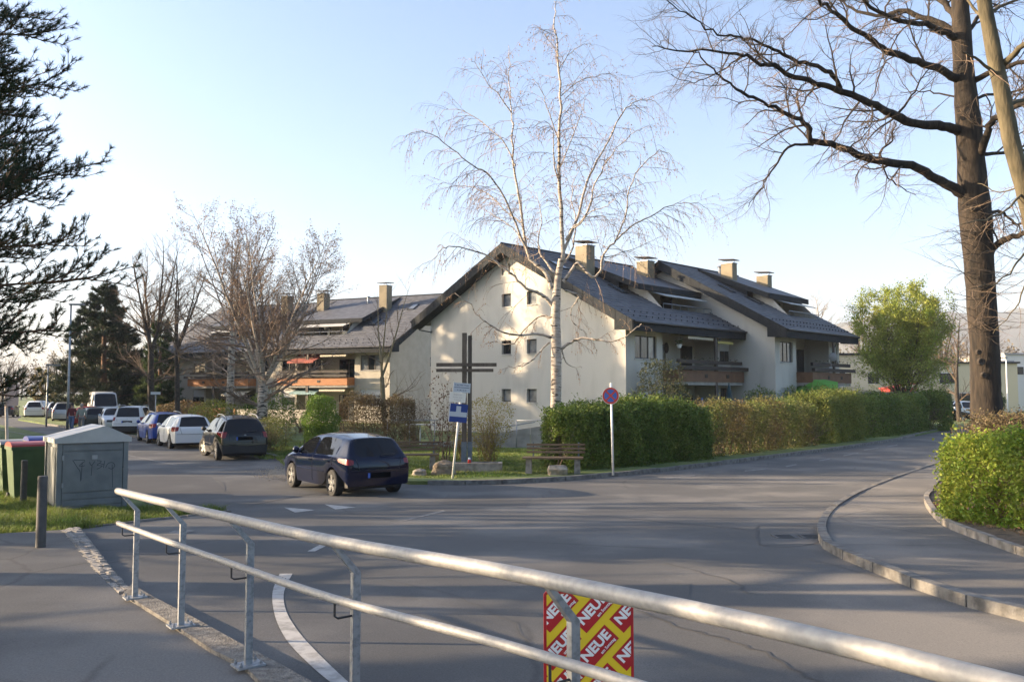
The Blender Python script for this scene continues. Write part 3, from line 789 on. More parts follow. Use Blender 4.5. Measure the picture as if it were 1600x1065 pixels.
    # barge boards down both gable edges: dark lapped boards
    for (u0, u1) in ((-ov, ridge_u), (ridge_u, Wd + ov)):
        bb = Buf(); n = 26
        for k in range(n):
            a = u0 + (u1 - u0) * k / n; c = u0 + (u1 - u0) * (k + 1) / n - .01 * (1 if u1 > u0 else -1)
            j = .012 * (k % 2)
            P = [W(a, -E - .03 - j, zt(a) - .52), W(c, -E - .03 - j, zt(c) - .52), W(c, -E + .02, zt(c) - .52), W(a, -E + .02, zt(a) - .52), W(a, -E - .03 - j, zt(a) + .03), W(c, -E - .03 - j, zt(c) + .03), W(c, -E + .02, zt(c) + .03), W(a, -E + .02, zt(a) + .03)]
            bb.hexa(P)
        bb.build('barge_board', DARKM, root, kind='stuff')
    sf = Buf(); sf.add([W(-ov, -E, zt(-ov) - .5), W(ridge_u, -E, zr - .5), W(ridge_u, 0, zr - .5), W(-ov, 0, zt(-ov) - .5)], [(0, 1, 2, 3)])
    sf.add([W(Wd + ov, -E, zl - .5), W(ridge_u, -E, zr - .5), W(ridge_u, 0, zr - .5), W(Wd + ov, 0, zl - .5)], [(0, 1, 2, 3)])
    sf.add([W(-ov, 0, ze - .48), W(.3, 0, ze - .3), W(.3, Ln + E, ze - .3), W(-ov, Ln + E, ze - .48)], [(0, 1, 2, 3)])
    sf.build('soffit', DARKM, root)
    ev = Buf(); bx(ev, fm, -E, Ln + E, ze - .5, ze - .02, -ov - .04, -ov + .06); ev.build('eave_board', DARKM, root)
    for v in (-E, Ln + E - .05):
        ev = Buf(); ev.hexa([W(-ov, v, ze - .5), W(.15, v, ze - .42), W(.15, v + .05, ze - .42), W(-ov, v + .05, ze - .5), W(-ov, v, ze - .02), W(.15, v, zt(.15) - .05), W(.15, v + .05, zt(.15) - .05), W(-ov, v + .05, ze - .02)]); ev.build('eave_end', DARKM, root)
    gt = Buf(); gt.tube([W(-ov - .1, -E, ze - .06), W(-ov - .1, Ln + E, ze - .06)], .065, 8); gt.build('gutter', mat('dark_gutter', (.05, .05, .055), rough=.45, metal=.4), root, smooth=True)
    gt = Buf(); gt.tube([W(Wd + ov + .1, -E, zl - .06), W(Wd + ov + .1, Ln + E, zl - .06)], .065, 8); gt.tube([W(Wd + ov + .1, -.2, zl - .1), W(Wd + ov, -.12, zl - .55), W(Wd - .2, -.1, zl - .75), W(Wd - .2, -.1, zl - .5)], .04, 8); gt.build('gutter', MATS['dark_gutter'], root, smooth=True)
    sb = Buf()
    for k in range(int((Ln + 1) / .55)):
        for uu in (-.55, .0): sb.box(W(uu, -.3 + k * .55 + (.25 if uu else 0), zt(uu) + .07), (.05, .05, .09))
    sb.build('snow_guard', DARKM, ro, kind='stuff')
    # terrace in the roof
    zfl = zt(tu0) - .85
    t = Buf()
    t.add([W(tu0, T0, zfl), W(tu1, T0, zfl), W(tu1, T1, zfl), W(tu0, T1, zfl)], [(0, 1, 2, 3)])
    t.add([W(tu0, T0, zfl), W(tu0, T1, zfl), W(tu0, T1, zt(tu0)), W(tu0, T0, zt(tu0))], [(0, 1, 2, 3)])
    zdr = lambda u: zr - .12 - (ridge_u - .4 - u) * .40
    for v in (T0, T1): t.add([W(tu0, v, zfl), W(tu1, v, zfl), W(tu1, v, zdr(tu1)), W(tu1 - .9, v, zdr(tu1 - .9) - .05), W(tu0, v, zt(tu0))], [(0, 1, 2, 3, 4)])
    t.add([W(tu1, T0, zfl), W(tu1, T1, zfl), W(tu1, T1, zdr(tu1)), W(tu1, T0, zdr(tu1))], [(0, 1, 2, 3)])
    t.build('terrace_wall', wm, root)
    dm = lambda a, z, d: W(tu1 + d, a, z)
    window(dm, T0 + .5, T0 + 2.1, zfl + .05, zfl + 2.0, -.005, 2, fr=WHITE); window(dm, T1 - 1.8, T1 - .6, zfl + .05, zfl + 2.0, -.005, 1, fr=WFRAME)
    rl = Buf()
    rl.tube([W(tu0 - .05, T0, zt(tu0) + .28), W(tu0 - .05, T1, zt(tu0) + .28)], .025, 6)
    for k in range(7): v = T0 + (T1 - T0) * k / 6; rl.tube([W(tu0 - .05, v, zt(tu0)), W(tu0 - .05, v, zt(tu0) + .28)], .015, 5)
    rl.build('terrace_rail', GREYM, root)
    # shallow dormer roof over it
    d = Buf(); dv0, dv1, du = T0 - 1.0, T1 + .7, 2.0
    for z_ in (0, -.2): d.add([W(du, dv0, zdr(du) + z_), W(du, dv1, zdr(du) + z_), W(ridge_u - .4, dv1, zdr(ridge_u - .4) + z_), W(ridge_u - .4, dv0, zdr(ridge_u - .4) + z_)], [(0, 1, 2, 3)])
    d.build('dormer_roof', ROOF, root)
    d = Buf(); bx(d, lambda a, z, dd: W(du + dd, a, z), dv0, dv1, zdr(du) - .30, zdr(du) + .03, -.06, .0)
    for v in (dv0, dv1):
        d.hexa([W(du, v - .04, zdr(du) - .30), W(ridge_u - .5, v - .04, zdr(ridge_u - .5) - .3), W(ridge_u - .5, v + .04, zdr(ridge_u - .5) - .3), W(du, v + .04, zdr(du) - .30), W(du, v - .04, zdr(du) + .03), W(ridge_u - .5, v - .04, zdr(ridge_u - .5) + .03), W(ridge_u - .5, v + .04, zdr(ridge_u - .5) + .03), W(du, v + .04, zdr(du) + .03)])
    d.build('dormer_fascia', DARKM, root)
    for v in (dv0 + .12, dv1 - .12):
        d = Buf(); d.add([W(tu1 - .0, v, zt(tu1)), W(ridge_u - .5, v, zt(ridge_u - .5)), W(ridge_u - .5, v, zdr(ridge_u - .5)), W(tu1 - .0, v, zdr(tu1))], [(0, 1, 2, 3)]); d.build('dormer_cheek', DARKM, root)
    d = Buf(); d.add([W(tu1, dv0 + .12, zt(tu1)), W(tu1, T0, zt(tu1)), W(tu1, T0, zdr(tu1)), W(tu1, dv0 + .12, zdr(tu1))], [(0, 1, 2, 3)]); d.build('dormer_front', DARKM, root)
    a = Buf(); a.add([W(du + .1, T0 + .2, zdr(du) - .32), W(du + .1, T1 - .4, zdr(du) - .32), W(du - .9, T1 - .4, zdr(du) - .62), W(du - .9, T0 + .2, zdr(du) - .62)], [(0, 1, 2, 3)])
    a.tube([W(du - .9, T0 + .2, zdr(du) - .64), W(du - .9, T1 - .4, zdr(du) - .64)], .03, 6); a.build('terrace_awning', mat('awning_pale', (.42, .42, .40), rough=.8), root)
    # skylights
    if skylight:
        for (uu, vv) in ((5.2, 1.1), (2.6, 3.2)) if seed != 2 else ((3.6, 2.0), (2.2, 3.0)):
            k = Buf(); k.hexa([W(uu + a_, vv + b_, zt(uu + a_) + h_) for h_ in (.03, .10) for a_, b_ in ((0, 0), (1.0, 0), (1.0, .65), (0, .65))]); kk = k.build('skylight', DARKM, ro)
            k = Buf(); k.add([W(uu + a_, vv + b_, zt(uu + a_) + .108) for a_, b_ in ((.07, .07), (.93, .07), (.93, .58), (.07, .58))], [(0, 1, 2, 3)]); k.build('skylight_pane', mat('skylight_glass', (.12, .13, .14), rough=.03, spec=1), kk) if False else k.build('skylight_pane', mat('skylight_glass', (.12, .13, .14), rough=.03, spec=1), ro)
    # chimneys
    CH = mat('chimney_cladding', (.16, .13, .075), (.21, .17, .105), 1.5, .7)
    for (u, v, zt_) in chim:
        c = Buf(); cx = .42; cv = .38
        zb = zt(u) - .3
        c.hexa([W(u + a_ * cx, v + b_ * cv, z_) for z_ in (zb, zt_) for a_, b_ in ((-1, -1), (1, -1), (1, 1), (-1, 1))]); ch = c.build('chimney', CH, root)
        c = Buf(); c.hexa([W(u + a_ * .46, v + b_ * .42, z_) for z_ in (zt_, zt_ + .05) for a_, b_ in ((-1, -1), (1, -1), (1, 1), (-1, 1))]); c.build('chimney_rim', GREYM, ch)
        c = Buf()
        for a_, b_ in ((-1, -1), (1, -1), (1, 1), (-1, 1)): c.tube([W(u + a_ * .3, v + b_ * .28, zt_ + .05), W(u + a_ * .3, v + b_ * .28, zt_ + .24)], .015, 5)
        c.build('cap_leg', GREYM, ch)
        c = Buf(); c.hexa([W(u + a_ * .56, v + b_ * .50, z_ + .05 * a_) for z_ in (zt_ + .24, zt_ + .29) for a_, b_ in ((-1, -1), (1, -1), (1, 1), (-1, 1))]); c.build('chimney_cap', DKWOOD, ch)
    vp = Buf(); vp.lathe([(.09, -.4), (.09, .35), (.2, .36), (.16, .45), (0, .47)], 10, c=W(6.6, 6.6, zdr(6.6) + .1)); vp.build('vent_pipe', GREYM, root)
    return root
AWC = mat('awning_cream', (.50, .45, .34), rough=.85); AWY = mat('awning_yellow', (.42, .34, .10), rough=.85); AWR = mat('awning_red', (.36, .10, .07), rough=.85); AWG = mat('awning_teal', (.22, .33, .33), rough=.85)
U1, V1 = (-.7193, .6947), (.6947, .7193)
A = house('cream gabled apartment house behind the tall birch with four small square windows and brown balconies', (5.8, 43.9), U1, V1, seed=1, Wd=15.2, zl=7.0,
          awn=((4.4, 7.0, 5.62, AWC, .12, .9), (7.3, 9.0, 5.5, AWY, .15, 1.0)))
B = house('cream apartment house right of the birch house, with a green parasol on its ground floor', (15.1, 49.4), U1, (V1[0] * .8, V1[1] * .8), seed=2, chim=((5.4, 5.5, 10.9), (5.2, 11.0, 10.5)), gable_win=False, ridge_u=7.5, zr=10.75, Wd=15.4, Ln=10.9)
U2, V2 = (.421, .907), (-.907, .421)
C1 = house('pale apartment house with orange wood balconies and a red awning, seen through the bare trees', (-9.5, 67.0), U2, V2, warm=True, par=ORANGE, seed=3, chim=((5.4, 4.0, 11.6), (5.2, 10.4, 11.2)),
           awn=((3.5, 6.0, 5.55, AWC, .1, .9), (6.3, 8.9, 5.5, AWR, .55, 1.4), (3.5, 6.0, 2.8, AWC, .1, 1.0), (6.3, 8.9, 2.8, AWG, .35, 1.1)))
c2 = (-9.5 - .907 * 11.4 + .421 * 1.6, 67 + .421 * 11.4 + .907 * 1.6)
C2 = house('farthest pale apartment house with orange wood balconies beside the parking street', c2, U2, V2, warm=True, par=ORANGE, seed=4, Ln=14.6, chim=((5.4, 4.5, 11.4), (5.2, 10.1, 11.2)),
           awn=((3.5, 6.0, 5.55, AWC, .1, .9), (3.5, 6.0, 2.8, AWC, .5, 1.3)), gable_win=False)
# garden wall of the rear house
def Wc(u, v, z): return Vector((-9.5 + U2[0] * u + V2[0] * v, 67 + U2[1] * u + V2[1] * v, z))
g = Buf(); g.hexa([Wc(u, v, z) for z in (0, 1.15) for u, v in ((-3.6, 2.5), (-3.6, 12.0), (-3.4, 12.0), (-3.4, 2.5))])
gw_ = g.build('garden_wall', WALLC, None); tag(gw_, 'low cream garden wall in front of the orange balconies', 'wall')
wf = thing('board_fence', 'short orange brown board fence beside the low garden wall', 'fence', tuple(Wc(-3.5, 13.5, 0)))
for k in range(16):
    b = Buf(); p = Wc(-3.5, 12.4 + k * .26, 0); b.box((p.x, p.y, .62 + .02 * (k % 3)), (.02, .23, 1.2), Matrix.Rotation(math.atan2(V2[1], V2[0]) - R(90), 3, 'Z')); b.build('fence_board', ORANGE, wf)
# parasols, ornaments and plants on the near houses
def WA(u, v, z): return Vector((5.8 + U1[0] * u + V1[0] * v, 43.9 + U1[1] * u + V1[1] * v, z))
def WB(u, v, z): return Vector((15.1 + U1[0] * u + V1[0] * v * .8, 49.4 + U1[1] * u + V1[1] * v * .8, z))
def parasol_closed(name, label, p, h, m, r=.14):
    t = thing(name, label, 'parasol', tuple(p))
    Buf().tube([p, p + Vector((0, 0, h))], .02, 6).build('pole', WHITE, t)
    b = Buf(); b.lathe([(r * .6, h * .35), (r, h * .4), (r * .9, h * .55), (r * .45, h * .85), (.02, h)], 9, c=p); b.build('folded_canopy', m, t, smooth=False)
parasol_closed('parasol', 'folded bright blue parasol standing on the ground floor terrace behind the hedge', WA(-1.6, 4.6, 0), 2.2, mat('parasol_blue', (.03, .14, .36), rough=.8), .26)
parasol_closed('parasol', 'folded dark teal parasol beside the balcony post', WA(-1.9, 6.9, 0), 3.0, mat('parasol_teal', (.02, .05, .06), rough=.8), .28)
pg = thing('parasol', 'open bright green parasol tilted in front of the right house', 'parasol', tuple(WB(-1.0, 3.6, 0)))
c0 = WB(-1.0, 3.6, 2.95); Buf().tube([WB(-1.0, 3.6, 0), c0], .02, 6).build('pole', WHITE, pg)
MT = Matrix.Rotation(R(24), 3, Vector((V1[1], -V1[0], 0))); b = Buf(); V = [tuple(c0 + MT @ Vector((0, 0, .28)))]; F = []
for k in range(8):
    a = R(45 * k); V.append(tuple(c0 + MT @ Vector((1.35 * math.cos(a), 1.35 * math.sin(a), -.28))))
for k in range(8): F.append((0, 1 + k, 1 + (k + 1) % 8))
b.add(V, F); b.build('canopy', mat('parasol_green', (.10, .30, .04), rough=.8), pg)
sd = thing('satellite_dish', 'white satellite dish at the balcony edge of the right house', 'dish', tuple(WB(-1.1, 6.2, 4.5)))
b = Buf(); b.lathe([(0, .0), (.15, .02), (.27, .07)], 14, axis='y', c=WB(-1.25, 6.2, 4.6)); b.build('reflector', mat('dish_grey', (.2, .2, .195), rough=.6), sd); Buf().tube([WB(-1.1, 6.2, 3.9), WB(-1.1, 6.2, 4.6)], .02, 6).build('mast', GREYM, sd)
hp = thing('hanging_plant', 'white hanging flower pot in the upper balcony of the birch house', 'plant pot', tuple(WA(-.6, 4.0, 4.85)))
p = WA(-.6, 4.0, 4.85); b = Buf(); b.lathe([(.0, 0), (.10, 0), (.16, .2), (.15, .2)], 10, c=p); b.build('pot', WHITE, hp)
Buf().tube([p + Vector((0, 0, .2)), p + Vector((0, 0, .95))], .008, 4).build('hanging_cord', WHITE, hp)
Buf().leaves([tuple(p + Vector((rnd.gauss(0, .1), rnd.gauss(0, .1), .3 + rnd.gauss(0, .1)))) for _ in range(90)], .1).build('foliage', leafmat('pot_leaves', (.03, .06, .02), (.08, .12, .04)), hp, kind='stuff')
wo = thing('wall_ornament', 'dark oval wall ornament on the back wall of the upper balcony', 'ornament', tuple(WA(1.55, 6.0, 5.0)))
b = Buf(); b.lathe([(0, -.03), (.2, -.03), (.24, 0)], 14, axis='x'); ob = b.build('ornament_disc', DKWOOD, None); ob.parent = wo; ob.rotation_euler = (0, 0, math.atan2(U1[1], U1[0])); ob.scale = (1, 1, 1.3)
SHADE_TREES = ((-16.0, 12.5, 1.55), (-17, 5.2, .9), (-13.5, 2.6, .8), (-20, 14.6, 1.0), (-26, 18.0, 1.1), (-24.5, 27.0, 1.15), (-27, 31.5, 1.2), (-33, 38, 1.2))
SHADE_CONIFERS = ((-41, 53.5, 1.2), (-52, 58.5, 1.25), (-47, 42.5, 1.0), (-46, 49.0, 1.25), (-24, 6.6, .5), (-25, 29.5, .6))

# ------------------------------------------------------------ trees
def unit(v):
    L = math.sqrt(v[0] ** 2 + v[1] ** 2 + v[2] ** 2) + 1e-9
    return (v[0] / L, v[1] / L, v[2] / L)
def turn(d, ang, rn):
    """a direction at about the angle ang from d"""
    r = unit((rn.gauss(0, 1), rn.gauss(0, 1), rn.gauss(0, 1)))
    k = r[0] * d[0] + r[1] * d[1] + r[2] * d[2]
    s = unit((r[0] - k * d[0], r[1] - k * d[1], r[2] - k * d[2]))
    c, q = math.cos(ang), math.sin(ang)
    return (d[0] * c + s[0] * q, d[1] * c + s[1] * q, d[2] * c + s[2] * q)
def grow(buf, tips, p, d, L, r, lv, cfg, rn):
    n = cfg['seg'][lv]; P = [p]; Rr = [r]; s = L / n; w = cfg['wig'][lv]; tr = cfg['trop'][lv]; dirs = [d]
    for i in range(n):
        d = unit((d[0] + rn.gauss(0, w), d[1] + rn.gauss(0, w), d[2] + rn.gauss(0, w) + tr))
        p = (p[0] + d[0] * s, p[1] + d[1] * s, p[2] + d[2] * s)
        P.append(p); dirs.append(d); Rr.append(r * (1 - (i + 1) / n * cfg.get('tap', .65)))
    buf[min(lv, len(buf) - 1)].tube(P, Rr, cfg['sides'][lv])
    if lv == len(cfg['seg']) - 1:
        for q in P[1:]: tips.append((q, d))
        return
    nc = max(1, int(cfg['n'][lv] * L + rn.random())) if cfg.get('perm') else cfg['n'][lv]
    for k in range(nc):
        t = cfg['t0'] + (1 - cfg['t0']) * (k + rn.random()) / nc
        f = t * n; i = min(int(f), n - 1); f -= i
        q = tuple(P[i][j] * (1 - f) + P[i + 1][j] * f for j in range(3))
        dd = turn(dirs[i + 1], cfg['ang'][lv] * rn.uniform(.7, 1.3), rn)
        grow(buf, tips, q, dd, L * cfg['len'][lv] * rn.uniform(.6, 1.2) * (1.15 - .55 * t), Rr[i] * cfg['rr'], lv + 1, cfg, rn)
    grow(buf, tips, P[-1], d, L * cfg['len'][lv] * .8, Rr[-1], lv + 1, cfg, rn)
def limb(buf, px, Y, r0, r1, rn, dy=0.0, sides=8, jit=.05, end=False):
    """a main limb whose course follows the photograph, leaning dy metres back or forward at its end"""
    L = [0]
    for a, b in zip(px[:-1], px[1:]): L.append(L[-1] + math.dist(a[:2], b[:2]))
    P = [D(q[0], q[1], Y + dy * L[i] / L[-1]) for i, q in enumerate(px)]
    P = smooth3(P, 4)
    n = len(P); Rr = [r0 + (r1 - r0) * (i / (n - 1)) ** .8 for i in range(n)]
    P = [p + Vector((rn.gauss(0, jit), rn.gauss(0, jit), rn.gauss(0, jit))) * (.15 + .5 * i / n) if 0 < i else p for i, p in enumerate(P)]
    buf.tube(P, Rr, sides)
    return P, Rr
def sprout(P, Rr, bufs, tips, step, Lr, cfg, rn, ang=1.0, start=.15, rmax=.03, up=0.0):
    tot = sum((b - a).length for a, b in zip(P[:-1], P[1:])); acc = 0; nx = tot * start
    for i in range(len(P) - 1):
        d = P[i + 1] - P[i]; l = d.length
        if l < 1e-6: continue
        while acc + l > nx:
            f = (nx - acc) / l; q = P[i] + d * f; t = nx / tot
            dd = turn(tuple(d.normalized()), ang * rn.uniform(.7, 1.25), rn)
            dd = unit((dd[0], dd[1], dd[2] + up))
            grow(bufs, tips, tuple(q), dd, rn.uniform(*Lr) * (1.1 - .5 * t), min(rmax, Rr[i] * .5), 0, cfg, rn)
            nx += step * rn.uniform(.6, 1.4)
        acc += l

# ---- the birch in the middle
rb = random.Random(21)
YB = 30.0
bt = thing('birch_tree', 'tall white birch with hanging catkins behind the park bench', 'tree', tuple(G(868, 722)))
tr = Buf(); tw = Buf(); med = Buf(); tips = []
base = G(868, 722)
P = [base + Vector((0, 0, -.1)), base + Vector((0, 0, .35))] + [D(x, y, YB) for x, y in ((868, 660), (869, 600), (869, 540), (868, 500), (869, 470), (871, 440), (877, 405))]
tr.tube(smooth3(P, 4), [.27, .235, .215, .205, .20, .197, .195, .193, .19, .188, .187, .186, .185, .184, .183, .182, .18, .178, .176, .174, .172, .17, .165, .16, .155, .15, .145, .14, .13, .12, .115, .11, .105][:len(smooth3(P, 4))], 14)
BC = dict(seg=[4, 5], wig=[.12, .08], trop=[-.12, -.40], sides=[3, 3], n=[6], ang=[.75], len=[.62], rr=.75, t0=.12, tap=.5)
BL = [
    ([(877, 405), (880, 398), (875, 300), (873, 225), (876, 150), (871, 75), (867, 19), (866, 2)], .10, .008, 0, .42),
    ([(864, 478), (850, 462), (835, 455), (817, 447), (800, 428), (777, 411), (749, 395), (708, 385), (688, 393), (676, 410)], .075, .008, -1.0, .42),
    ([(862, 451), (853, 426), (833, 408), (822, 385), (813, 319), (803, 263), (801, 206), (799, 169), (796, 113), (794, 72)], .09, .007, .8, .42),
    ([(824, 390), (816, 375), (801, 338), (775, 285), (745, 262), (715, 240), (674, 210), (644, 208), (636, 220)], .05, .006, -1.8, .36),
    ([(805, 259), (790, 225), (771, 206), (730, 176), (696, 172), (680, 186)], .03, .006, 1.4, .36),
    ([(799, 176), (780, 150), (764, 131), (741, 98), (738, 92)], .025, .006, -.8, .36),
    ([(818, 350), (790, 330), (760, 300), (735, 292), (700, 292), (676, 300)], .03, .005, 1.6, .4),
    ([(822, 385), (800, 355), (770, 335), (742, 318)], .03, .006, 1.2, .4),
    ([(880, 394), (903, 338), (918, 282), (935, 250), (952, 218), (978, 169), (1000, 158), (1019, 156), (1034, 172)], .06, .006, 1.6, .38),
    ([(880, 440), (896, 418), (905, 412), (926, 432), (939, 421), (944, 398), (963, 372), (978, 330), (989, 282), (1023, 240), (1046, 240), (1055, 258)], .07, .006, -1.4, .38),
    ([(963, 375), (985, 355), (1015, 338), (1045, 322), (1072, 317), (1100, 322), (1120, 345)], .035, .005, 0.9, .33),
    ([(945, 402), (963, 398), (1000, 384), (1034, 370)], .025, .006, 1.5, .5),
    ([(884, 375), (896, 355), (910, 345), (922, 319), (929, 289), (945, 258), (963, 233), (993, 203), (1015, 200)], .05, .006, -1.5, .38),
    ([(890, 360), (905, 350), (925, 330), (950, 322), (965, 308)], .03, .006, -1.9, .45),
    ([(877, 150), (890, 138), (910, 124), (935, 118), (959, 116), (975, 130)], .022, .005, .9, .36),
    ([(877, 230), (862, 190), (850, 150), (838, 128), (828, 124)], .025, .005, -.9, .4),
    ([(873, 110), (885, 90), (903, 75), (922, 68), (930, 78)], .018, .005, .6, .36),
    ([(875, 90), (855, 60), (845, 50), (836, 55)], .015, .005, -.5, .36),
    ([(876, 260), (900, 200), (912, 165), (915, 148)], .025, .006, 1.2, .45),
    ([(875, 290), (865, 250), (864, 205), (850, 190), (832, 200)], .03, .005, -1.2, .42),
    ([(861, 527), (843, 522), (817, 523), (792, 521), (772, 512), (749, 494), (734, 474), (711, 459)], .055, .01, -1.5, .42),
    ([(861, 496), (843, 494), (822, 512), (802, 535), (777, 535), (772, 517)], .045, .012, 1.0, .5),
    ([(858, 535), (840, 553), (828, 565), (805, 575), (793, 569)], .035, .01, -.6, .6),
    ([(877, 545), (893, 534), (914, 528), (939, 532), (970, 531), (990, 514), (1003, 506)], .06, .012, -1.2, .42),
    ([(878, 548), (888, 568), (909, 574)], .03, .008, .4, .5),
    ([(883, 454), (900, 459), (904, 466), (893, 482), (896, 504), (916, 522)], .04, .010, .9, .5),
    ([(870, 430), (850, 405), (840, 380), (846, 340), (838, 300)], .05, .008, 1.9, .42),
    ([(872, 420), (892, 395), (900, 350), (893, 300), (905, 262)], .045, .008, 2.0, .42),
]
for px, r0, r1, dy, st in BL:
    P, Rr = limb(tr, px, YB, r0, r1, rb, dy, 7, .05)
    low = px[0][1] > 490
    sprout(P, Rr, [med, tw], tips, st * (1.1 if low else .56), (.5, .9) if low else (.9, 1.7), BC, rb, .85, .18, .010, -.05)
tr.build('trunk', BARK_B, bt, smooth=True)
med.build('branches', TWIGB, bt, kind='stuff'); tw.build('twigs', TWIGB, bt, kind='stuff')
tp = np.array([t[0] for t in tips]); k = npr.random(len(tp)) < .40
cb = Buf(); cb.leaves(tp[k] + npr.normal(size=(k.sum(), 3)) * .025, .062, up=-2.2, aspect=.38); cb.build('catkins', CATKIN, bt, kind='stuff')

# ---- the great oak on the right
ro_ = random.Random(5)
YO = 22.0
ot = thing('oak_tree', 'massive bare oak with a thick dark trunk rising behind the clipped brown hedge', 'tree', tuple(D(1541, 700, YO) * 1.0))
ot.location = (D(1541, 700, YO).x, YO, 0)
tr = Buf(); m1 = Buf(); tw = Buf(); tips = []
pts = [D(1546, 740, YO), D(1542, 660, YO), D(1540, 600, YO), D(1537, 520, YO), D(1532, 448, YO), D(1528, 390, YO), D(1524, 338, YO), D(1517, 253, YO), D(1513, 190, YO), D(1507, 127, YO), D(1503, 63, YO), D(1500, 0, YO), D(1497, -90, YO), D(1490, -200, YO)]
pts[0].z = -.2
Pt = smooth3(pts, 4); wr = [.44, .40, .38, .375, .375, .39, .42, .36, .33, .28, .26, .22, .18, .1]
Rt = [np.interp(i / 4, range(14), wr) for i in range(len(Pt))]
Rt = [q * .92 for q in Rt]; tr.tube(Pt, Rt, 22)
OC = dict(seg=[5, 4, 3], wig=[.22, .22, .2], trop=[.02, .0, -.03], sides=[4, 3, 3], n=[8, 6], ang=[.75, .7], len=[.52, .5], rr=.55, t0=.15)
OL = [
    ([(1508, 306), (1486, 291), (1456, 275), (1422, 258), (1380, 253), (1338, 241), (1296, 226), (1268, 220), (1264, 203), (1253, 188), (1237, 182), (1211, 167), (1169, 148), (1139, 127), (1114, 106), (1084, 84)], .19, .02, -2.5),
    ([(1270, 226), (1232, 230), (1211, 262), (1190, 291), (1169, 321)], .06, .012, -.5),
    ([(1253, 188), (1249, 169), (1245, 144), (1262, 127)], .06, .015, .8),
    ([(1376, 253), (1376, 237), (1393, 220), (1399, 190)], .06, .02, 1.0),
    ([(1380, 258), (1389, 279), (1414, 296), (1428, 306)], .04, .01, .6),
    ([(1500, 206), (1494, 203), (1465, 196), (1422, 192), (1393, 177), (1359, 161), (1321, 146), (1296, 135), (1253, 123), (1211, 106), (1182, 97), (1161, 84), (1106, 80), (1063, 80), (1021, 72)], .20, .015, -3.5),
    ([(1313, 140), (1310, 130), (1296, 114), (1266, 101), (1232, 91), (1211, 76), (1177, 63), (1148, 57), (1114, 51), (1072, 21), (1034, 0)], .10, .012, -4.6),
    ([(1161, 84), (1150, 95), (1120, 115), (1085, 128), (1050, 118)], .04, .01, -.5),
    ([(1393, 182), (1363, 190), (1319, 191)], .05, .015, .8),
    ([(1400, 180), (1425, 150), (1440, 120), (1470, 95)], .05, .015, 1.5),
    ([(1500, 125), (1492, 122), (1465, 106), (1422, 93), (1380, 74), (1351, 55), (1317, 32), (1292, 11), (1262, -14)], .17, .05, -2.0),
    ([(1497, 50), (1486, 46), (1452, 30), (1406, 19), (1380, 25), (1338, 17), (1308, -5), (1270, -30)], .14, .03, 2.2),
    ([(1497, 62), (1480, 52), (1448, 40), (1397, 30), (1359, 13), (1330, -10)], .15, .04, -1.5),
    ([(1497, 30), (1475, 5), (1450, -30), (1430, -70)], .15, .05, 1.2),
    ([(1510, 150), (1495, 152), (1460, 145), (1430, 143), (1405, 146)], .05, .012, 1.2),
    ([(1524, 260), (1530, 245), (1545, 203), (1558, 182), (1600, 160), (1640, 150)], .16, .08, -2.0),
    ([(1518, 130), (1530, 122), (1560, 108), (1600, 96), (1660, 90)], .13, .06, -1.8),
    ([(1545, 400), (1555, 385), (1575, 372), (1610, 365), (1660, 350)], .15, .07, -1.6),
    ([(1540, 335), (1560, 330), (1575, 340), (1590, 350), (1620, 352)], .06, .03, .9),
    ([(1530, 240), (1560, 240), (1600, 232), (1640, 225)], .08, .04, 1.0),
    ([(1508, 60), (1525, 30), (1540, 0), (1560, -40)], .10, .04, 1.0),
    ([(1515, 165), (1535, 150), (1580, 145), (1640, 120)], .07, .03, 2.0),
]
for i, (px, r0, r1, dy) in enumerate(OL):
    P, Rr = limb(tr, px, YO, r0 * .74, r1 * .7, ro_, dy, 9, .05)
    sprout(P, Rr, [m1, tw], tips, .42, (.9, 1.9), OC, ro_, .95, .22, .028, 0.0)
    sprout(P[-8:], Rr[-8:], [m1, tw], tips, .30, (.8, 1.7), OC, ro_, .8, .2, .018, 0.0)
# thin shoots low on the trunk
SH = dict(seg=[5, 3], wig=[.15, .15], trop=[-.03, 0], sides=[3, 3], n=[5], ang=[.6], len=[.45], rr=.6, t0=.2)
for k in range(55):
    y = ro_.uniform(330, 520); x = 1530 + ro_.uniform(-18, 18)
    p = D(x, y, YO - .3); grow([m1, tw], tips, tuple(p), unit((ro_.choice((-1, 1)) * ro_.uniform(.4, 1), ro_.uniform(-1, .2), ro_.uniform(-.2, .5))), ro_.uniform(.6, 1.5), .010, 0, SH, ro_)
tr.build('trunk', BARK_O, ot, smooth=True, knurl=.013); m1.build('branches', BARK_D, ot, kind='stuff'); tw.build('twigs', TWIG, ot, kind='stuff')
for k, (x, y, r) in enumerate(((1522, 325, .08), (1534, 565, .10), (1538, 586, .08), (1530, 550, .07))):
    b = Buf(); c = D(x, y, YO - .37); b.lathe([(r, .06), (r * .85, -.02), (r * .5, .0), (0, .02)], 12, axis='y', c=c); b.build('knot_scar', BARK_D, ot, smooth=True)

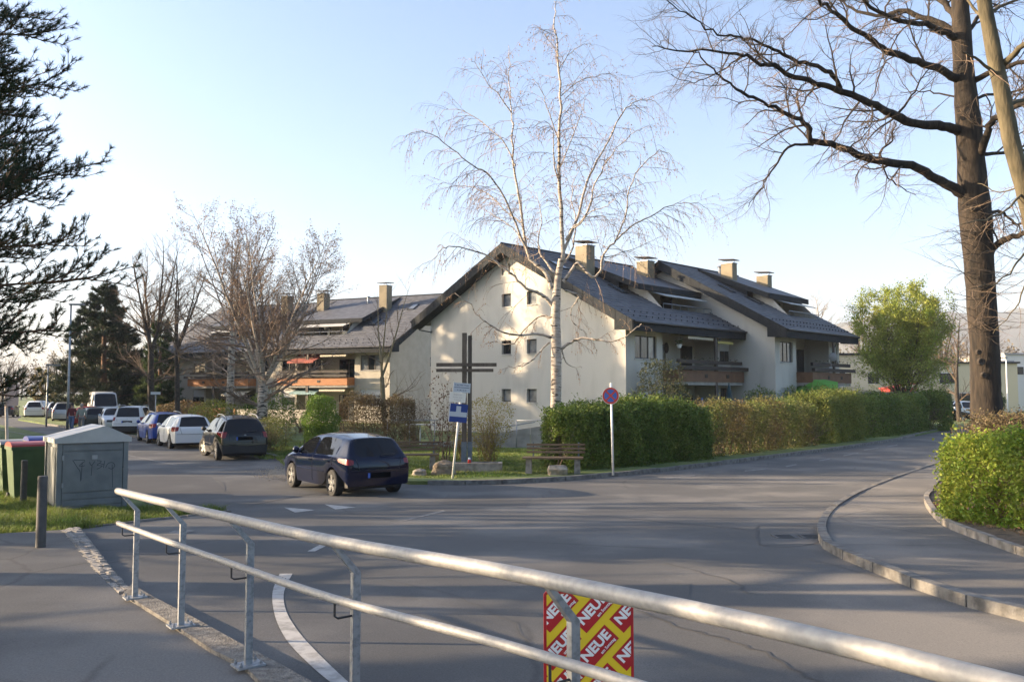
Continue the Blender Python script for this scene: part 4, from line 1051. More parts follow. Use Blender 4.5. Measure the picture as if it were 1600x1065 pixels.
# ---- second trunk nearer the railing, mossy
yt = 15.0
t2 = thing('beech_tree', 'smooth mossy trunk in front of the oak crossing the top corner', 'tree', (D(1660, 560, yt).x, yt, hgt(yt)))
tr = Buf(); m1 = Buf(); tw = Buf(); tips = []
b0 = Vector((D(1670, 600, yt).x, yt, hgt(yt) - .1))
pts = [b0, D(1650, 500, yt), D(1625, 400, yt), D(1605, 310, yt), D(1583, 232, yt), D(1566, 148, yt), D(1549, 63, yt), D(1537, 0, yt), D(1520, -90, yt)]
tr.tube(smooth3(pts, 4), [.18 - .0023 * i for i in range(33)], 16)
for px, r0, r1, dy in (([(1566, 100), (1580, 90), (1600, 70), (1640, 50)], .07, .04, -1), ([(1572, 165), (1590, 160), (1630, 150)], .05, .03, 1), ([(1545, 20), (1570, 8), (1600, -5)], .04, .02, .8), ([(1560, 120), (1530, 95), (1505, 82)], .04, .012, -.6), ([(1545, 40), (1520, 10), (1500, -20)], .04, .015, .8), ([(1600, 300), (1570, 330), (1530, 345), (1500, 350)], .025, .006, -1.2), ([(1615, 370), (1590, 410), (1560, 440), (1520, 450)], .025, .006, -1), ([(1620, 390), (1600, 450), (1580, 490), (1550, 520)], .02, .005, 1), ([(1600, 290), (1560, 300), (1530, 285)], .02, .006, 1)):
    P, Rr = limb(tr, px, yt, r0, r1, ro_, dy, 7, .03); sprout(P, Rr, [m1, tw], tips, .28, (.5, 1.2), SH, ro_, .9, .1, .009, 0.0)
tr.build('trunk', BARK_M, t2, smooth=True, knurl=.006); m1.build('branches', TWIG, t2, kind='stuff'); tw.build('twigs', TWIG, t2, kind='stuff')

# ---- generic leafless trees
def bare_tree(name, label, x, y, H, r, seed, stems=1, bark=BARK_D, twm=TWIG, group=None, spread=.32, fork=.3, dens=1.0, leaf=None, leafn=.3, lsize=.09, levels=3, trop=.05, z0=None, white_br=True):
    rn = random.Random(seed); z = 0 if z0 is None else z0
    t = thing(name, label, 'tree', (x, y, z), group)
    tb = Buf(); mb = Buf(); sb = Buf(); tips = []
    hf = H * fork; top = (x + rn.gauss(0, .15), y, z + hf)
    tb.tube([(x, y, z - .1), (x, y, z + .2), ((x + top[0]) / 2 + rn.gauss(0, .05), y, z + hf / 2), top], [r * 1.35, r * 1.08, r * .95, r * .85], 10)
    cf = dict(seg=[5, 4, 3][:levels], wig=[.10, .16, .2][:levels], trop=[trop, trop, -.02][:levels], sides=[4, 3, 3][:levels], n=[int(8 * dens), int(6 * dens)][:levels - 1], ang=[.6, .65], len=[.42, .5], rr=.5, t0=.2)
    for s in range(stems):
        a = s * 2.4 + rn.uniform(-.4, .4); tilt = (spread * rn.uniform(.5, 1.2)) if stems > 1 else .04
        d = (math.cos(a) * math.sin(tilt), math.sin(a) * math.sin(tilt), math.cos(tilt))
        rs = r * (.85 if stems == 1 else (.62 if stems < 6 else .42) * rn.uniform(.7, 1))
        L = (H - hf) * rn.uniform(.8, 1.0) * .86; P = [Vector(top)]; Rr = [rs]; n = 9
        for i in range(n):
            d = unit((d[0] + rn.gauss(0, .05), d[1] + rn.gauss(0, .05), d[2] + .03)); P.append(P[-1] + Vector(d) * L / n); Rr.append(rs * (1 - .93 * (i + 1) / n))
        tb.tube(P, Rr, 7)
        tot = L; nb = int(L / .55 * dens * (1.3 if stems == 1 else .8))
        for k in range(nb):
            tt = .08 + .9 * (k + rn.random()) / nb; f = tt * n; i = min(int(f), n - 1)
            q = P[i].lerp(P[i + 1], f - i)
            dd = turn(unit(tuple(P[i + 1] - P[i])), rn.uniform(.55, 1.15), rn)
            grow([tb if False else mb, mb, sb], tips, tuple(q), dd, L * rn.uniform(.26, .42) * (1.15 - .75 * tt), Rr[i] * .42 + .004, 0, cf, rn)
    for k in range(int(5 * dens)):
        q = Vector((x, y, z + hf * rn.uniform(.55, 1))); a = rn.uniform(0, 6.28)
        grow([mb, mb, sb], tips, tuple(q), unit((math.cos(a), math.sin(a), .25)), H * rn.uniform(.15, .3), r * .25, 0, cf, rn)
    tb.build('trunk', bark, t, smooth=True); mb.build('branches', bark if bark is BARK_B and white_br else twm, t, kind='stuff'); sb.build('twigs', twm, t, kind='stuff')
    if leaf:
        tp = np.array([q[0] for q in tips]); k = npr.random(len(tp)) < leafn
        b = Buf(); b.leaves(tp[k] + npr.normal(size=(k.sum(), 3)) * .05, lsize); b.build('crown' if leafn > 1 else 'buds', leaf, t, kind='stuff')
    return t, tips
BUD = leafmat('reddish_buds', (.19, .12, .07), (.26, .18, .11))
bare_tree('birch_tree', 'wide many stemmed birch standing on the lawn behind the black car', -13.2, 45.5, 14.2, .30, 31, stems=11, bark=BARK_B, twm=TWIGB, spread=.54, fork=.2, dens=1.3, leaf=BUD, leafn=.30, lsize=.075, white_br=False)
bare_tree('birch_tree', 'slim white trunked birch left of the wide many stemmed birch', -17.2, 52.5, 15.0, .24, 32, stems=3, bark=BARK_B, twm=TWIGB, spread=.18, fork=.35, dens=1.0, leaf=BUD, leafn=.15, white_br=False)
bare_tree('bare_tree', 'dark forked bare tree beside the small street name sign', -25.4, 61, 15.2, .24, 33, stems=5, spread=.36, fork=.34, dens=1.25)
bare_tree('bare_tree', 'tall thin bare tree between the dark forked one and the slim birch', -22.4, 58, 14.0, .18, 34, stems=4, spread=.30, fork=.38, dens=1.2)
bare_tree('bare_tree', 'small young leafless tree with yellowish stem in front of the pale house corner', -7.6, 52.0, 10.3, .16, 35, stems=3, bark=mat('yellow_bark', (.18, .15, .08), (.25, .2, .12), 5, .9), spread=.38, fork=.33, dens=.75)
bare_tree('bare_tree', 'rounded olive brown tree at the far end of the parking street', -52.5, 98, 6.6, .22, 36, stems=5, spread=.85, fork=.25, dens=1.1, leaf=leafmat('olive_buds', (.17, .14, .06), (.24, .2, .09)), leafn=.8, lsize=.28)
# farther trees along the left fields and the right horizon
ft = bare_tree('bare_tree', 'far pale bare tree on the field edge', -100, 190, 15, .4, 41, stems=4, spread=.4, fork=.25, dens=.7, group='bare trees along the field edge')[0]
n_ = 0
for (x, y, s) in ((-118, 200, .9), (-127, 215, 1.1), (-139, 225, .95), (-108, 240, 1.2), (-90, 220, 1.05), (-80, 232, .8), (-73, 150, .8), (-66, 160, .95), (-150, 260, 1.1), (-60, 175, 1.1), (-50, 165, 1.0), (-42, 180, 1.15), (-30, 190, 1.1)):
    c = copy_tree(ft); c.location = (x, y, 0); c.scale = (s, s, s); c.rotation_euler = (0, 0, n_ * 1.7); n_ += 1
fr = bare_tree('bare_tree', 'distant bare tree behind the right house roofs', 62, 125, 17, .35, 42, stems=5, spread=.42, fork=.25, dens=.85, group='bare trees behind the right houses')[0]
for i, (x, y, s) in enumerate(((55.5, 135, 1.05), (67, 128, .85), (74, 134, .9), (84, 120, .95), (92, 128, 1.0), (101, 130, .9), (110, 140, 1.0))):
    c = copy_tree(fr); c.location = (x, y, 0); c.scale = (s, s, s); c.rotation_euler = (0, 0, i * 2.1)
pb = bare_tree('birch_tree', 'tall pale birch behind the far end of the right house', 48.5, 135, 21, .35, 43, stems=1, bark=BARK_B, twm=TWIGB, fork=.3, dens=1.0)[0]
bare_tree('bare_tree', 'slender bare tree left of the oak trunk beside the parked white cars', 37.0, 71.5, 11.5, .2, 44, stems=1, fork=.2, dens=.9, bark=BARK_D)

# ---- the leafing tree at the right
def leafy(name, label, x, y, H, W_, seed, lm, n, z0=.2, fork=.12, size=.13):
    rn = random.Random(seed)
    t, tips = bare_tree(name, label, x, y, H, .17, seed, stems=12, spread=.40, fork=fork, dens=1.25, twm=TWIG, bark=BARK_D)
    tp = np.array([q[0] for q in tips]); e_ = ((tp[:, 0] - x) / 3.5) ** 2 + ((tp[:, 1] - y) / 3.5) ** 2 + ((tp[:, 2] - H * .53) / (H * .48)) ** 2; tp = tp[e_ < npr.uniform(.75, 1.15, len(tp))]; idx = npr.integers(0, len(tp), n)
    b = Buf(); b.leaves(tp[idx] + npr.normal(size=(n, 3)) * .16, size); b.build('crown', lm, t, kind='stuff')
    return t
leafy('leafing_tree', 'rounded tree in fresh green spring leaf right of the houses', 26.7, 59, 11.4, 6, 51, leafmat('spring_leaves', (.21, .28, .04), (.34, .35, .07), .3, .5, .4), 62000, size=.12)

# ---- pines
def pine(name, label, x, y, H, r, boughs, seed, needle=NEEDLE, tuft=(16, .13, .004), z0=0, sub=7, dense=1.0, cone=True, spread=.45):
    rn = random.Random(seed); t = thing(name, label, 'tree', (x, y, z0))
    tb = Buf(); bb = Buf(); nb = Buf(); C = []; Dn = []
    tb.tube([(x, y, z0 - .1), (x + .05, y, z0 + H * .3), (x - .05, y, z0 + H * .65), (x, y, z0 + H)], [r * 1.15, r * .9, r * .55, r * .06], 12)
    for (zb, az, L, rise) in boughs:
        d = (math.cos(az), math.sin(az), rise); d = unit(d); p = Vector((x, y, z0 + zb)); P = [p]; n = 8
        for i in range(n):
            d = unit((d[0] + rn.gauss(0, .08), d[1] + rn.gauss(0, .08), d[2] + rn.gauss(0, .05) + (.05 if i > 4 else -.015)))
            P.append(P[-1] + Vector(d) * L / n)
        Rb = [.012 + .03 * L / 5 * (1 - i / n) for i in range(n + 1)]
        bb.tube(P, Rb, 5)
        for k in range(int(sub * L * dense / 2) + 2):
            tt = .22 + .78 * (k + rn.random()) / (int(sub * L * dense / 2) + 2); f = tt * n; i = min(int(f), n - 1); q = P[i].lerp(P[i + 1], f - i)
            dd = turn(unit(tuple(P[i + 1] - P[i])), rn.uniform(.5, 1.0), rn); dd = unit((dd[0], dd[1], dd[2] * .5 + .05))
            sl = L * rn.uniform(.16, .30) * (1.2 - .6 * tt) + .15; Q = [q]; m = 4
            for j in range(m): dd = unit((dd[0] + rn.gauss(0, .14), dd[1] + rn.gauss(0, .14), dd[2] + rn.gauss(0, .1) + .05)); Q.append(Q[-1] + Vector(dd) * sl / m)
            bb.tube(Q, [.014, .012, .010, .008, .006], 3)
            for j in range(1, m + 1):
                C.append(tuple(Q[j])); Dn.append(unit((dd[0], dd[1], dd[2] + .5)))
                for _ in range(2):
                    d3 = turn(dd, rn.uniform(.4, .9), rn); d3 = unit((d3[0], d3[1], abs(d3[2]) + .3)); e = Q[j] + Vector(d3) * rn.uniform(.10, .26); bb.tube([Q[j], e], [.006, .005], 3); C.append(tuple(e)); Dn.append(d3)
    nb.needles(C, Dn, *tuft, spread)
    tb.build('trunk', BARK_P, t, smooth=True); bb.build('branches', BARK_P, t, kind='stuff'); nb.build('crown', needle, t, kind='stuff')
    return t
rp = random.Random(3)
bo = []
# boughs reaching into the picture, then the rest of the crown
for z, az, L, ri in ((3.4, -.25, 3.6, .10), (4.2, .1, 4.3, .12), (4.9, -.1, 5.1, .10), (5.6, .2, 4.4, .16), (6.0, -.35, 4.7, .14), (6.9, .05, 4.6, .16), (7.6, -.2, 3.6, .22), (8.2, .25, 3.4, .30), (8.9, -.05, 2.9, .3), (9.6, .1, 2.5, .3), (10.4, -.15, 2.1, .3), (11.3, .2, 1.7, .4), (12.2, 0, 2.0, .5), (5.2, -.6, 4.0, .1), (7.2, .6, 3.8, .15), (4.5, .5, 3.6, .05), (9.2, -.6, 2.6, .25), (10.0, .6, 2.2, .3), (4.6, -.3, 4.0, .05), (5.8, -.05, 4.4, .12), (3.3, .1, 3.0, -.06), (3.6, -.3, 3.2, -.08), (3.9, .4, 3.0, -.04), (4.3, -.1, 3.4, -.05), (3.1, -.5, 2.8, 0), (5.0, .3, 3.6, 0), (3.4, .3, 2.6, -.1), (6.3, -.2, 3.4, .08), (7.0, .3, 3.2, .1)):
    bo.append(((z - 2.8) * .76 + 2.3, az, L * .76, ri))
for k in range(16): bo.append((2.5 + k * .47, rp.uniform(-.8, .8), rp.uniform(2.1, 3.1) * (1 if k < 11 else .7), rp.uniform(-.05, .25)))
for k in range(9): bo.append((5.4 + k * .47, rp.uniform(-.5, .5), rp.uniform(2.3, 2.85), rp.uniform(-.02, .22)))
for k in range(26): bo.append((rp.uniform(3.4, 10.0), rp.uniform(1.4, 4.9), rp.uniform(1.2, 2.4), rp.uniform(.05, .3)))
pine('pine_tree', 'dark pine whose needled boughs reach in over the street corner', -10.4, 12.8, 10.8, .20, bo, 61, sub=11, tuft=(26, .11, .0046), spread=.5)
def cone(H, n, base, wid, rn, z0=.12):
    L = []
    for k in range(n):
        t = z0 + (1 - z0) * (k / n); L.append((H * t, rn.uniform(0, 6.28), wid * (1 - t) ** .75 + .3, rn.uniform(-.1, .15)))
    return L
pine('conifer_tree', 'broad dark conifer on the verge above the white van', -36.5, 77, 12.0, .3, cone(12, 110, 0, 4.2, random.Random(4), .14), 62, NEEDLE2, (9, .42, .03), sub=4)
pine('conifer_tree', 'smaller dark conifer just left of the broad one', -43.5, 88, 11.2, .28, cone(11.2, 70, 0, 3.4, random.Random(5), .25), 63, NEEDLE2, (8, .45, .03), sub=4)
pine('conifer_tree', 'green conifer between the bare trees beside the rear house', -29.8, 73, 8.4, .2, cone(8.4, 80, 0, 1.7, random.Random(6), .05), 64, leafmat('green_needles', (.03, .055, .018), (.07, .095, .03)), (9, .36, .028), sub=4)
pine('conifer_tree', 'slim green conifer at the left end of the rear house', -34.0, 78, 6.2, .16, cone(6.2, 50, 0, 1.3, random.Random(7), .05), 65, MATS['green_needles'], (8, .34, .026), sub=4)

# ---- trees that stand left of the picture and throw the bands of shade over the crossing
def shade(name, label, x, y, H, r, seed, stems=3, **k): return bare_tree(name, label, x, y, H, r, seed, stems=stems, group='trees beside the footpath outside the view', z0=hgt(y), **k)[0]
st_ = shade('bare_tree', 'tree beside the footpath left of the view', -14.0, 9.4, 12, .42, 71, 4, spread=.4, fork=.28, dens=.8)
sc_ = pine('conifer_tree', 'tall conifer left of the view', -44, 47.5, 17, .35, cone(17, 150, 0, 3.6, random.Random(14), .14), 66, NEEDLE2, (9, .5, .05), sub=4)
sc_['group'] = 'conifers left of the view'
for x, y, s in SHADE_CONIFERS:
    c = copy_tree(sc_); c.location = (x, y, hgt(y)); c.scale = (s, s, s); c.rotation_euler = (0, 0, x * 1.3)
for x, y, s in SHADE_TREES:
    c = copy_tree(st_); c.location = (x, y, hgt(y)); c.scale = (s, s, s); c.rotation_euler = (0, 0, x)

# ------------------------------------------------------------ hedges and shrubs
def hedge(name, label, line, w, h, lm, n, seed, size=.05, stem=TWIG, wob=.10, group=None, closed=True, core=.5, stemn=3.0, twigm=None, sparse=0.0, topf=None, nleafin=.25, cat='hedge', bot=.03):
    """clipped hedge: stems and twigs inside, leaves thickest on the faces"""
    rn = random.Random(seed); L = [Vector((p[0], p[1], 0)) for p in line]
    A = along(L, .05); N = len(A); pos = np.array([tuple(a[0]) for a in A]); dr = np.array([tuple(a[1]) for a in A])
    nr = np.stack([-dr[:, 1], dr[:, 0], np.zeros(N)], 1)
    t = thing(name, label, cat, (*line[0][:2], hgt(line[0][1])), group)
    T = N * .05
    ph = [rn.uniform(0, 6.28) for _ in range(8)]
    def surf(i, s):
        # s in 0..1 round the section: side, top, side
        x = i * .05
        hh = h * (1 + .05 * np.sin(x * 1.1 + ph[0]) + .035 * np.sin(x * 3.1 + ph[1]) + .03 * np.sin(x * 6.7 + ph[4])) if topf is None else topf(x) * (1 + .03 * np.sin(x * 3.1 + ph[1]) + .03 * np.sin(x * 6.7 + ph[4]))
        ww = w * (1 + .10 * np.sin(x * 1.7 + ph[2]) + .07 * np.sin(x * 4.3 + ph[3] + 5 * s))
        a = s * math.pi
        e = .42
        cx = -np.cos(a); cz = np.sin(a)
        q = s * (2 * hh + ww)
        sd = q < hh; sd2 = q > hh + ww
        Z = np.where(sd, q, np.where(sd2, 2 * hh + ww - q, hh))
        rz_ = np.clip((Z / hh - .72) / .28, 0, 1)
        X = np.where(sd, -1, np.where(sd2, 1, (q - hh) / ww * 2 - 1)) * (1 - .22 * rz_ ** 2) * ww / 2
        Z = np.where(sd | sd2, Z, hh * (1 - .07 * np.abs((q - hh) / ww * 2 - 1) ** 3))
        return X, Z, hh
    idx = npr.integers(0, N, n); s = npr.random(n)
    inn = np.where(npr.random(n) < nleafin, npr.uniform(.3, .95, n), npr.normal(1.0, wob, n))
    X, Z, hh = surf(idx, s)
    bump_ = 1 + .06 * np.sin(idx * .05 * 7 + s * 19) + .05 * np.sin(idx * .05 * 13 - s * 31)
    X = X * inn * bump_; Z = np.where(Z > .5 * hh, Z * (1 - (1 - inn) * .5), Z) * (1 + (bump_ - 1) * .5)
    Z = np.maximum(Z, bot + npr.uniform(0, .1, n)) 
    keep = np.ones(n, bool)
    if sparse:
        gap = np.sin(idx * .05 * 2.3 + ph[5]) * np.sin(s * 11 + ph[6]) + npr.normal(0, .5, n); keep = gap > -1 + sparse * 1.2
    # round both ends
    endx = np.minimum(idx, N - 1 - idx) * .05; er = np.clip(endx / (w * .5), 0, 1); X = X * np.sqrt(1 - (1 - er) ** 2 * .75); Z = Z * (1 - .12 * (1 - er) ** 2)
    C = pos[idx] + nr[idx] * X[:, None]; C[:, 2] = Z
    C[:, 2] += np.array([hgt(v) for v in np.round(C[:, 1], 1)])
    C = C[keep]
    b = Buf(); b.leaves(C, size)
    ns = int(n / 130); si = npr.choice(len(C), ns); cen = pos[np.clip(idx[keep][si], 0, N - 1)].copy(); out = C[si] - np.c_[cen[:, :2], C[si][:, 2] - .45]
    out /= np.linalg.norm(out, axis=1, keepdims=True) + 1e-9
    for q in range(6): b.leaves(C[si] + out * (.03 + .035 * q) * npr.uniform(.5, 1.4, (ns, 1)) + npr.normal(size=(ns, 3)) * .012, size * .8)
    b.build('foliage', lm, t, kind='stuff')
    tw = Buf(); tips = []
    cf = dict(seg=[5, 4, 3], wig=[.16, .2, .2], trop=[.05, .03, 0], sides=[4, 3, 3], n=[5, 4], ang=[.55, .6], len=[.5, .5], rr=.55, t0=.25)
    for k in range(int(T * stemn) + 2):
        i = rn.randrange(N); off_ = rn.uniform(-.3, .3) * w; q = pos[i] + nr[i] * off_
        grow([tw], tips, (q[0], q[1], hgt(q[1])), unit((rn.gauss(0, .22), rn.gauss(0, .22), 1)), h * rn.uniform(.55, .75), .022, 0, cf, rn)
    tw.build('stems', twigm or stem, t, kind='stuff')
    return t
def base_line(pts, back):
    P = [G(x, y) for x, y in pts]; return [p for p in offset(P, back)]
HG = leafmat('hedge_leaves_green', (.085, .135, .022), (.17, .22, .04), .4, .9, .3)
HG2 = leafmat('hedge_leaves_mixed', (.17, .125, .048), (.13, .18, .036), .4, .7, .3)
HBR = leafmat('hedge_leaves_brown', (.11, .075, .035), (.16, .12, .05), .4, .8, .3)
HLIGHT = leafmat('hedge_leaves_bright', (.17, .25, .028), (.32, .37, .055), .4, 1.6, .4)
HDRY = leafmat('beech_hedge_dry', (.11, .08, .04), (.16, .13, .06), .4, .8, .25)
l1 = base_line(((880, 742), (950, 735), (1000, 731), (1060, 725), (1118, 719)), .88)
l1 = [Vector((1.4, 26.6, 0))] + l1[1:]
hedge('hedge', 'dense dark green hedge behind the bench and the no stopping sign', l1, 1.9, 1.98, HG, 115000, 81, .07, nleafin=.4)
l2 = base_line(((1122, 718), (1180, 711), (1240, 704), (1286, 698)), .78)
hedge('hedge', 'thin brownish hedge showing bare stems in the middle of the roadside row', l2, 1.4, 1.95, HG2, 52000, 82, .07, sparse=.3, stemn=7, nleafin=.4)
l3 = base_line(((1290, 697), (1330, 692), (1356, 689)), .9)
hedge('hedge', 'yellow green rounded hedge swelling higher after the brownish stretch', [l2[-1] + (l3[0] - l2[-1]) * .5] + l3, 1.8, 2.3, leafmat('hedge_leaves_yellowgreen', (.15, .18, .035), (.24, .26, .055), .4, .8), 42000, 83, .08)
l4 = [Vector((18.6, 46.5, 0)), Vector((22.2, 50.5, 0)), Vector((25.6, 54.5, 0))]
hedge('hedge', 'clipped dark green hedge block set back behind a strip of grass', l4, 1.6, 2.15, HG, 30000, 84, .095)
l5 = [Vector((26.6, 55.0, 0)), Vector((28.6, 57.8, 0))]
hedge('hedge', 'last clipped dark hedge block before the parked white cars', l5, 1.7, 2.3, HG, 16000, 85, .105)
hb = thing('hedge', 'bright yellow green hedge lit by the sun at the curved pavement', 'hedge', (9.4, 12.8, .2)); col.objects.unlink(hb); bpy.data.objects.remove(hb)
l6 = [Vector((7.95, 15.0, 0)), Vector((8.1, 13.0, 0)), Vector((8.5, 11.4, 0)), Vector((9.3, 9.6, 0))]
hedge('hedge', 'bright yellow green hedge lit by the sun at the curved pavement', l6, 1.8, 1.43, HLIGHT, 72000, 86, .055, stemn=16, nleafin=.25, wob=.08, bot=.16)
l7 = [Vector((10.0, 17.0, 0)), Vector((11.4, 19.0, 0)), Vector((13.0, 21.0, 0)), Vector((16, 22.5, 0))]
hedge('hedge', 'clipped brown beech hedge around the foot of the oak', l7, 2.1, 1.72, HDRY, 80000, 87, .048, stemn=18, nleafin=.35)
l8 = [Vector((10.5, 14.8, 0)), Vector((13.5, 15.0, 0)), Vector((17, 15.6, 0))]
hedge('hedge', 'straggly brown and green hedge behind the bright hedge at the picture edge', l8, 2.4, 1.78, leafmat('hedge_leaves_straggly', (.13, .11, .045), (.10, .12, .04), .4), 26000, 88, .05, stemn=20, nleafin=.4)
# dry leaves under the bright hedge
lb = Buf(); q = []
for _ in range(2600):
    x, y = 6.9 + rnd.random() * 2.6, 9 + rnd.random() * 8
    if inside(x, y, bedp): q.append((x, y, hgt(y) + .18 + rnd.random() * .03))
lb.leaves(q, .06); o = lb.build('fallen_leaves', leafmat('dry_fallen_leaves', (.22, .14, .07), (.32, .22, .12)), None, kind='stuff'); tag(o, 'dry fallen leaves lying on the bed under the bright hedge', 'leaves', kind='stuff')

def bush(name, label, x, y, rx, h, lm, n, seed, size=.06, stems=10, twm=TWIG, shape='ball', nleafin=.35, group=None, z0=None, cat='shrub', ry=None):
    rn = random.Random(seed); z = .10 if z0 is None else z0; t = thing(name, label, cat, (x, y, z), group)
    ry = ry or rx
    d = npr.normal(size=(n, 3)); d /= np.linalg.norm(d, axis=1, keepdims=True)
    rr = np.where(npr.random(n) < nleafin, npr.uniform(.35, 1, n), npr.normal(1, .07, n))
    lump = 1 + .10 * np.sin(d[:, 0] * 5 + seed) * np.sin(d[:, 1] * 6 + 1.3 * seed) + .08 * np.sin(d[:, 2] * 9 + seed)
    C = d * (rr * lump)[:, None]
    if shape == 'vase':
        u = (C[:, 2] + 1) / 2; C[:, 0] *= .35 + .65 * u; C[:, 1] *= .35 + .65 * u
    if shape == 'cone':
        u = np.clip((C[:, 2] + 1) / 2, 0, 1); C[:, 0] *= 1.15 - .75 * u; C[:, 1] *= 1.15 - .75 * u
    C = C * [rx, ry, h / 2] + [x, y, z + h * .53]
    C[:, 2] = np.maximum(C[:, 2], z + .05)
    if n: Buf().leaves(C, size).build('foliage', lm, t, kind='stuff')
    tw = Buf(); tips = []
    cf = dict(seg=[5, 4, 3], wig=[.12, .16, .2], trop=[.04, .03, 0], sides=[4, 3, 3], n=[5, 4], ang=[.45, .55], len=[.5, .5], rr=.55, t0=.25)
    for k in range(stems):
        a = rn.uniform(0, 6.28); s = rn.uniform(.1, .75) * rx / h * 1.6
        grow([tw], tips, (x + rn.gauss(0, .1), y + rn.gauss(0, .1), z - .02), unit((math.cos(a) * s, math.sin(a) * s * ry / rx, 1)), h * rn.uniform(.5, .72), .016, 0, cf, rn)
    tw.build('stems', twm, t, kind='stuff')
    return t
FOR = leafmat('forsythia_leaves', (.20, .17, .03), (.30, .24, .05), .4, 1.5)
g_ = lambda px, py: G(px, py, .10)
p = g_(762, 728); bush('shrub', 'vase shaped forsythia bush right of the wooden cross', p.x, p.y + .4, 1.05, 2.2, FOR, 4600, 91, .045, 26, mat('forsythia_twigs', (.17, .12, .05), (.24, .17, .08)), 'vase')
p = g_(716, 722); bush('shrub', 'low yellow flowering shrub left of the wooden cross foot', p.x, p.y + .8, .5, 1.6, leafmat('yellow_bloom', (.34, .24, .03), (.22, .2, .04)), 800, 92, .045, 12, MATS['forsythia_twigs'], 'vase')
for i, (px, py, h, n) in enumerate(((700, 722, 2.6, 240), (682, 724, 2.9, 300))):
    p = g_(px, py); bush('shrub', ('spindly reddish leaved shrub just left of the blue sign', 'taller spindly reddish leaved shrub farther left of the blue sign')[i], p.x, p.y + .2 + i * .6, .42, h, leafmat('reddish_leaves', (.10, .045, .03), (.14, .09, .045)), n, 93 + i, .08, 7, TWIG)
p = g_(497, 703); bush('shrub', 'rounded bright green thuja right of the wide birch', -7.75, 35.0, .68, 2.1, leafmat('thuja_green', (.11, .19, .022), (.16, .24, .04), .3), 15000, 95, .06, 5)
hedge('hedge', 'broad rounded brownish hedge behind the blue hatchback', [Vector((-7.3, 36.6, 0)), Vector((-4.2, 37.2, 0))], 2.0, 2.2, HBR, 24000, 96, .06, stemn=6)
bush('shrub', 'small olive green shrub behind the black car', -9.7, 34.7, .85, 1.35, leafmat('olive_leaves', (.12, .13, .03), (.17, .17, .05)), 3800, 97, .06, 12)
bush('shrub', 'yellow green shrub beside the wide birch trunk', -15.2, 44.2, 1.3, 1.9, leafmat('yellowgreen_leaves', (.20, .21, .03), (.26, .25, .05)), 6500, 98, .075, 8)
bush('shrub', 'dark green shrub next to the yellow green one', -13.6, 48.5, 1.4, 2.3, HG, 5000, 99, .09, 8)
bush('shrub', 'brown leafless bush right of the broad brownish hedge', -4.4, 39.6, .6, 1.9, HBR, 900, 100, .06, 16)
bush('shrub', 'low brown shrub by the garden wall', -12.3, 50.5, 1.3, 1.7, HBR, 1800, 101, .07, 16)
p = WA(-1.6, .8, 0); bush('shrub', 'tall grey green evergreen shrub at the corner of the birch house', p.x, p.y, 1.25, 3.9, leafmat('greygreen_leaves', (.07, .08, .03), (.12, .12, .05)), 5200, 102, .10, 12)
for i, (u, v, r, h, m, n, lab) in enumerate(((-2.6, 9.2, 1.0, 2.6, HG, 3200, 'dark green shrub under the right end of the balcony'), (-3.2, 11.6, .8, 2.6, HG, 2600, 'dark shrub against the shaded wall between the two houses'), (-3.6, 12.6, .9, 2.3, HBR, 2400, 'rounded brown shrub peeping over the roadside hedge'))):
    p = WA(u, v, 0); bush('shrub', lab, p.x, p.y, r, h, m, n, 103 + i, .09, 9)
p = WB(-1.4, .9, 0); bush('shrub', 'leafless fan shaped shrub in front of the right house wall', p.x, p.y, 1.1, 3.1, HBR, 300, 107, .05, 26, mat('pale_twigs', (.2, .16, .13), (.26, .21, .17)), 'vase')
p = WB(-1.4, 3.0, 0); bush('shrub', 'dark green shrub beside the green parasol', p.x, p.y, .9, 2.7, HG, 3000, 108, .1, 9)
for i, (x, y, r, h) in enumerate(((-31, 79, 3.2, 2.0), (-26.5, 70, 2.4, 1.6))):
    bush('shrub', ('long brown shrub behind the white van', 'low brown shrub below the small street name sign')[i], x, y, r, h, HBR, 5000, 110 + i, .14, 14)
bush('shrub', 'clipped green conical shrub by the far white building', 51.5, 92, .9, 2.5, leafmat('cone_green', (.06, .10, .02), (.1, .14, .03)), 3000, 113, .16, 3, shape='ball')

# ------------------------------------------------------------ grass blades
def blades(name, label, regions, n, h, seed, m=BLADE, dz=.0, w=.006):
    r_ = np.random.default_rng(seed); C = []
    per = n // len(regions)
    for reg in regions:
        xs = [p[0] for p in reg]; ys = [p[1] for p in reg]; k = 0; tries = 0
        while k < per and tries < per * 6:
            tries += 1; x = rnd.uniform(min(xs), max(xs)); y = rnd.uniform(min(ys), max(ys))
            if inside(x, y, reg): C.append((x, y, hgt(y) + dz)); k += 1
    C = np.array(C); N = len(C)
    cl = .6 + .7 * (np.sin(C[:, 0] * 2.1) * np.sin(C[:, 1] * 1.7) * .5 + .5) + .3 * np.sin(C[:, 0] * 5.3 + C[:, 1] * 4.1)
    hh = h * cl * r_.uniform(.5, 1.3, N)
    d = r_.normal(size=(N, 3)) * .45; d[:, 2] = 1; a = r_.uniform(0, 6.28, N); wv = np.stack([np.cos(a), np.sin(a), 0 * a], 1) * w
    mid = C + d * [.35, .35, .6] * hh[:, None]; tip = C + d * [1.2, 1.2, .95] * hh[:, None]
    V = np.stack([C - wv, C + wv, mid + wv * .7, mid - wv * .7, tip], 1).reshape(-1, 3)
    b = Buf(); b.v.append(V); b.n = len(V); i = np.arange(N)[:, None] * 5
    b.f.append((np.concatenate([i, i + 1, i + 2, i + 3], 1), 0)); b.f.append((np.concatenate([i + 3, i + 2, i + 4], 1), 0))
    o = b.build(name, m, None, kind='stuff'); tag(o, label, 'grass', kind='stuff'); return o
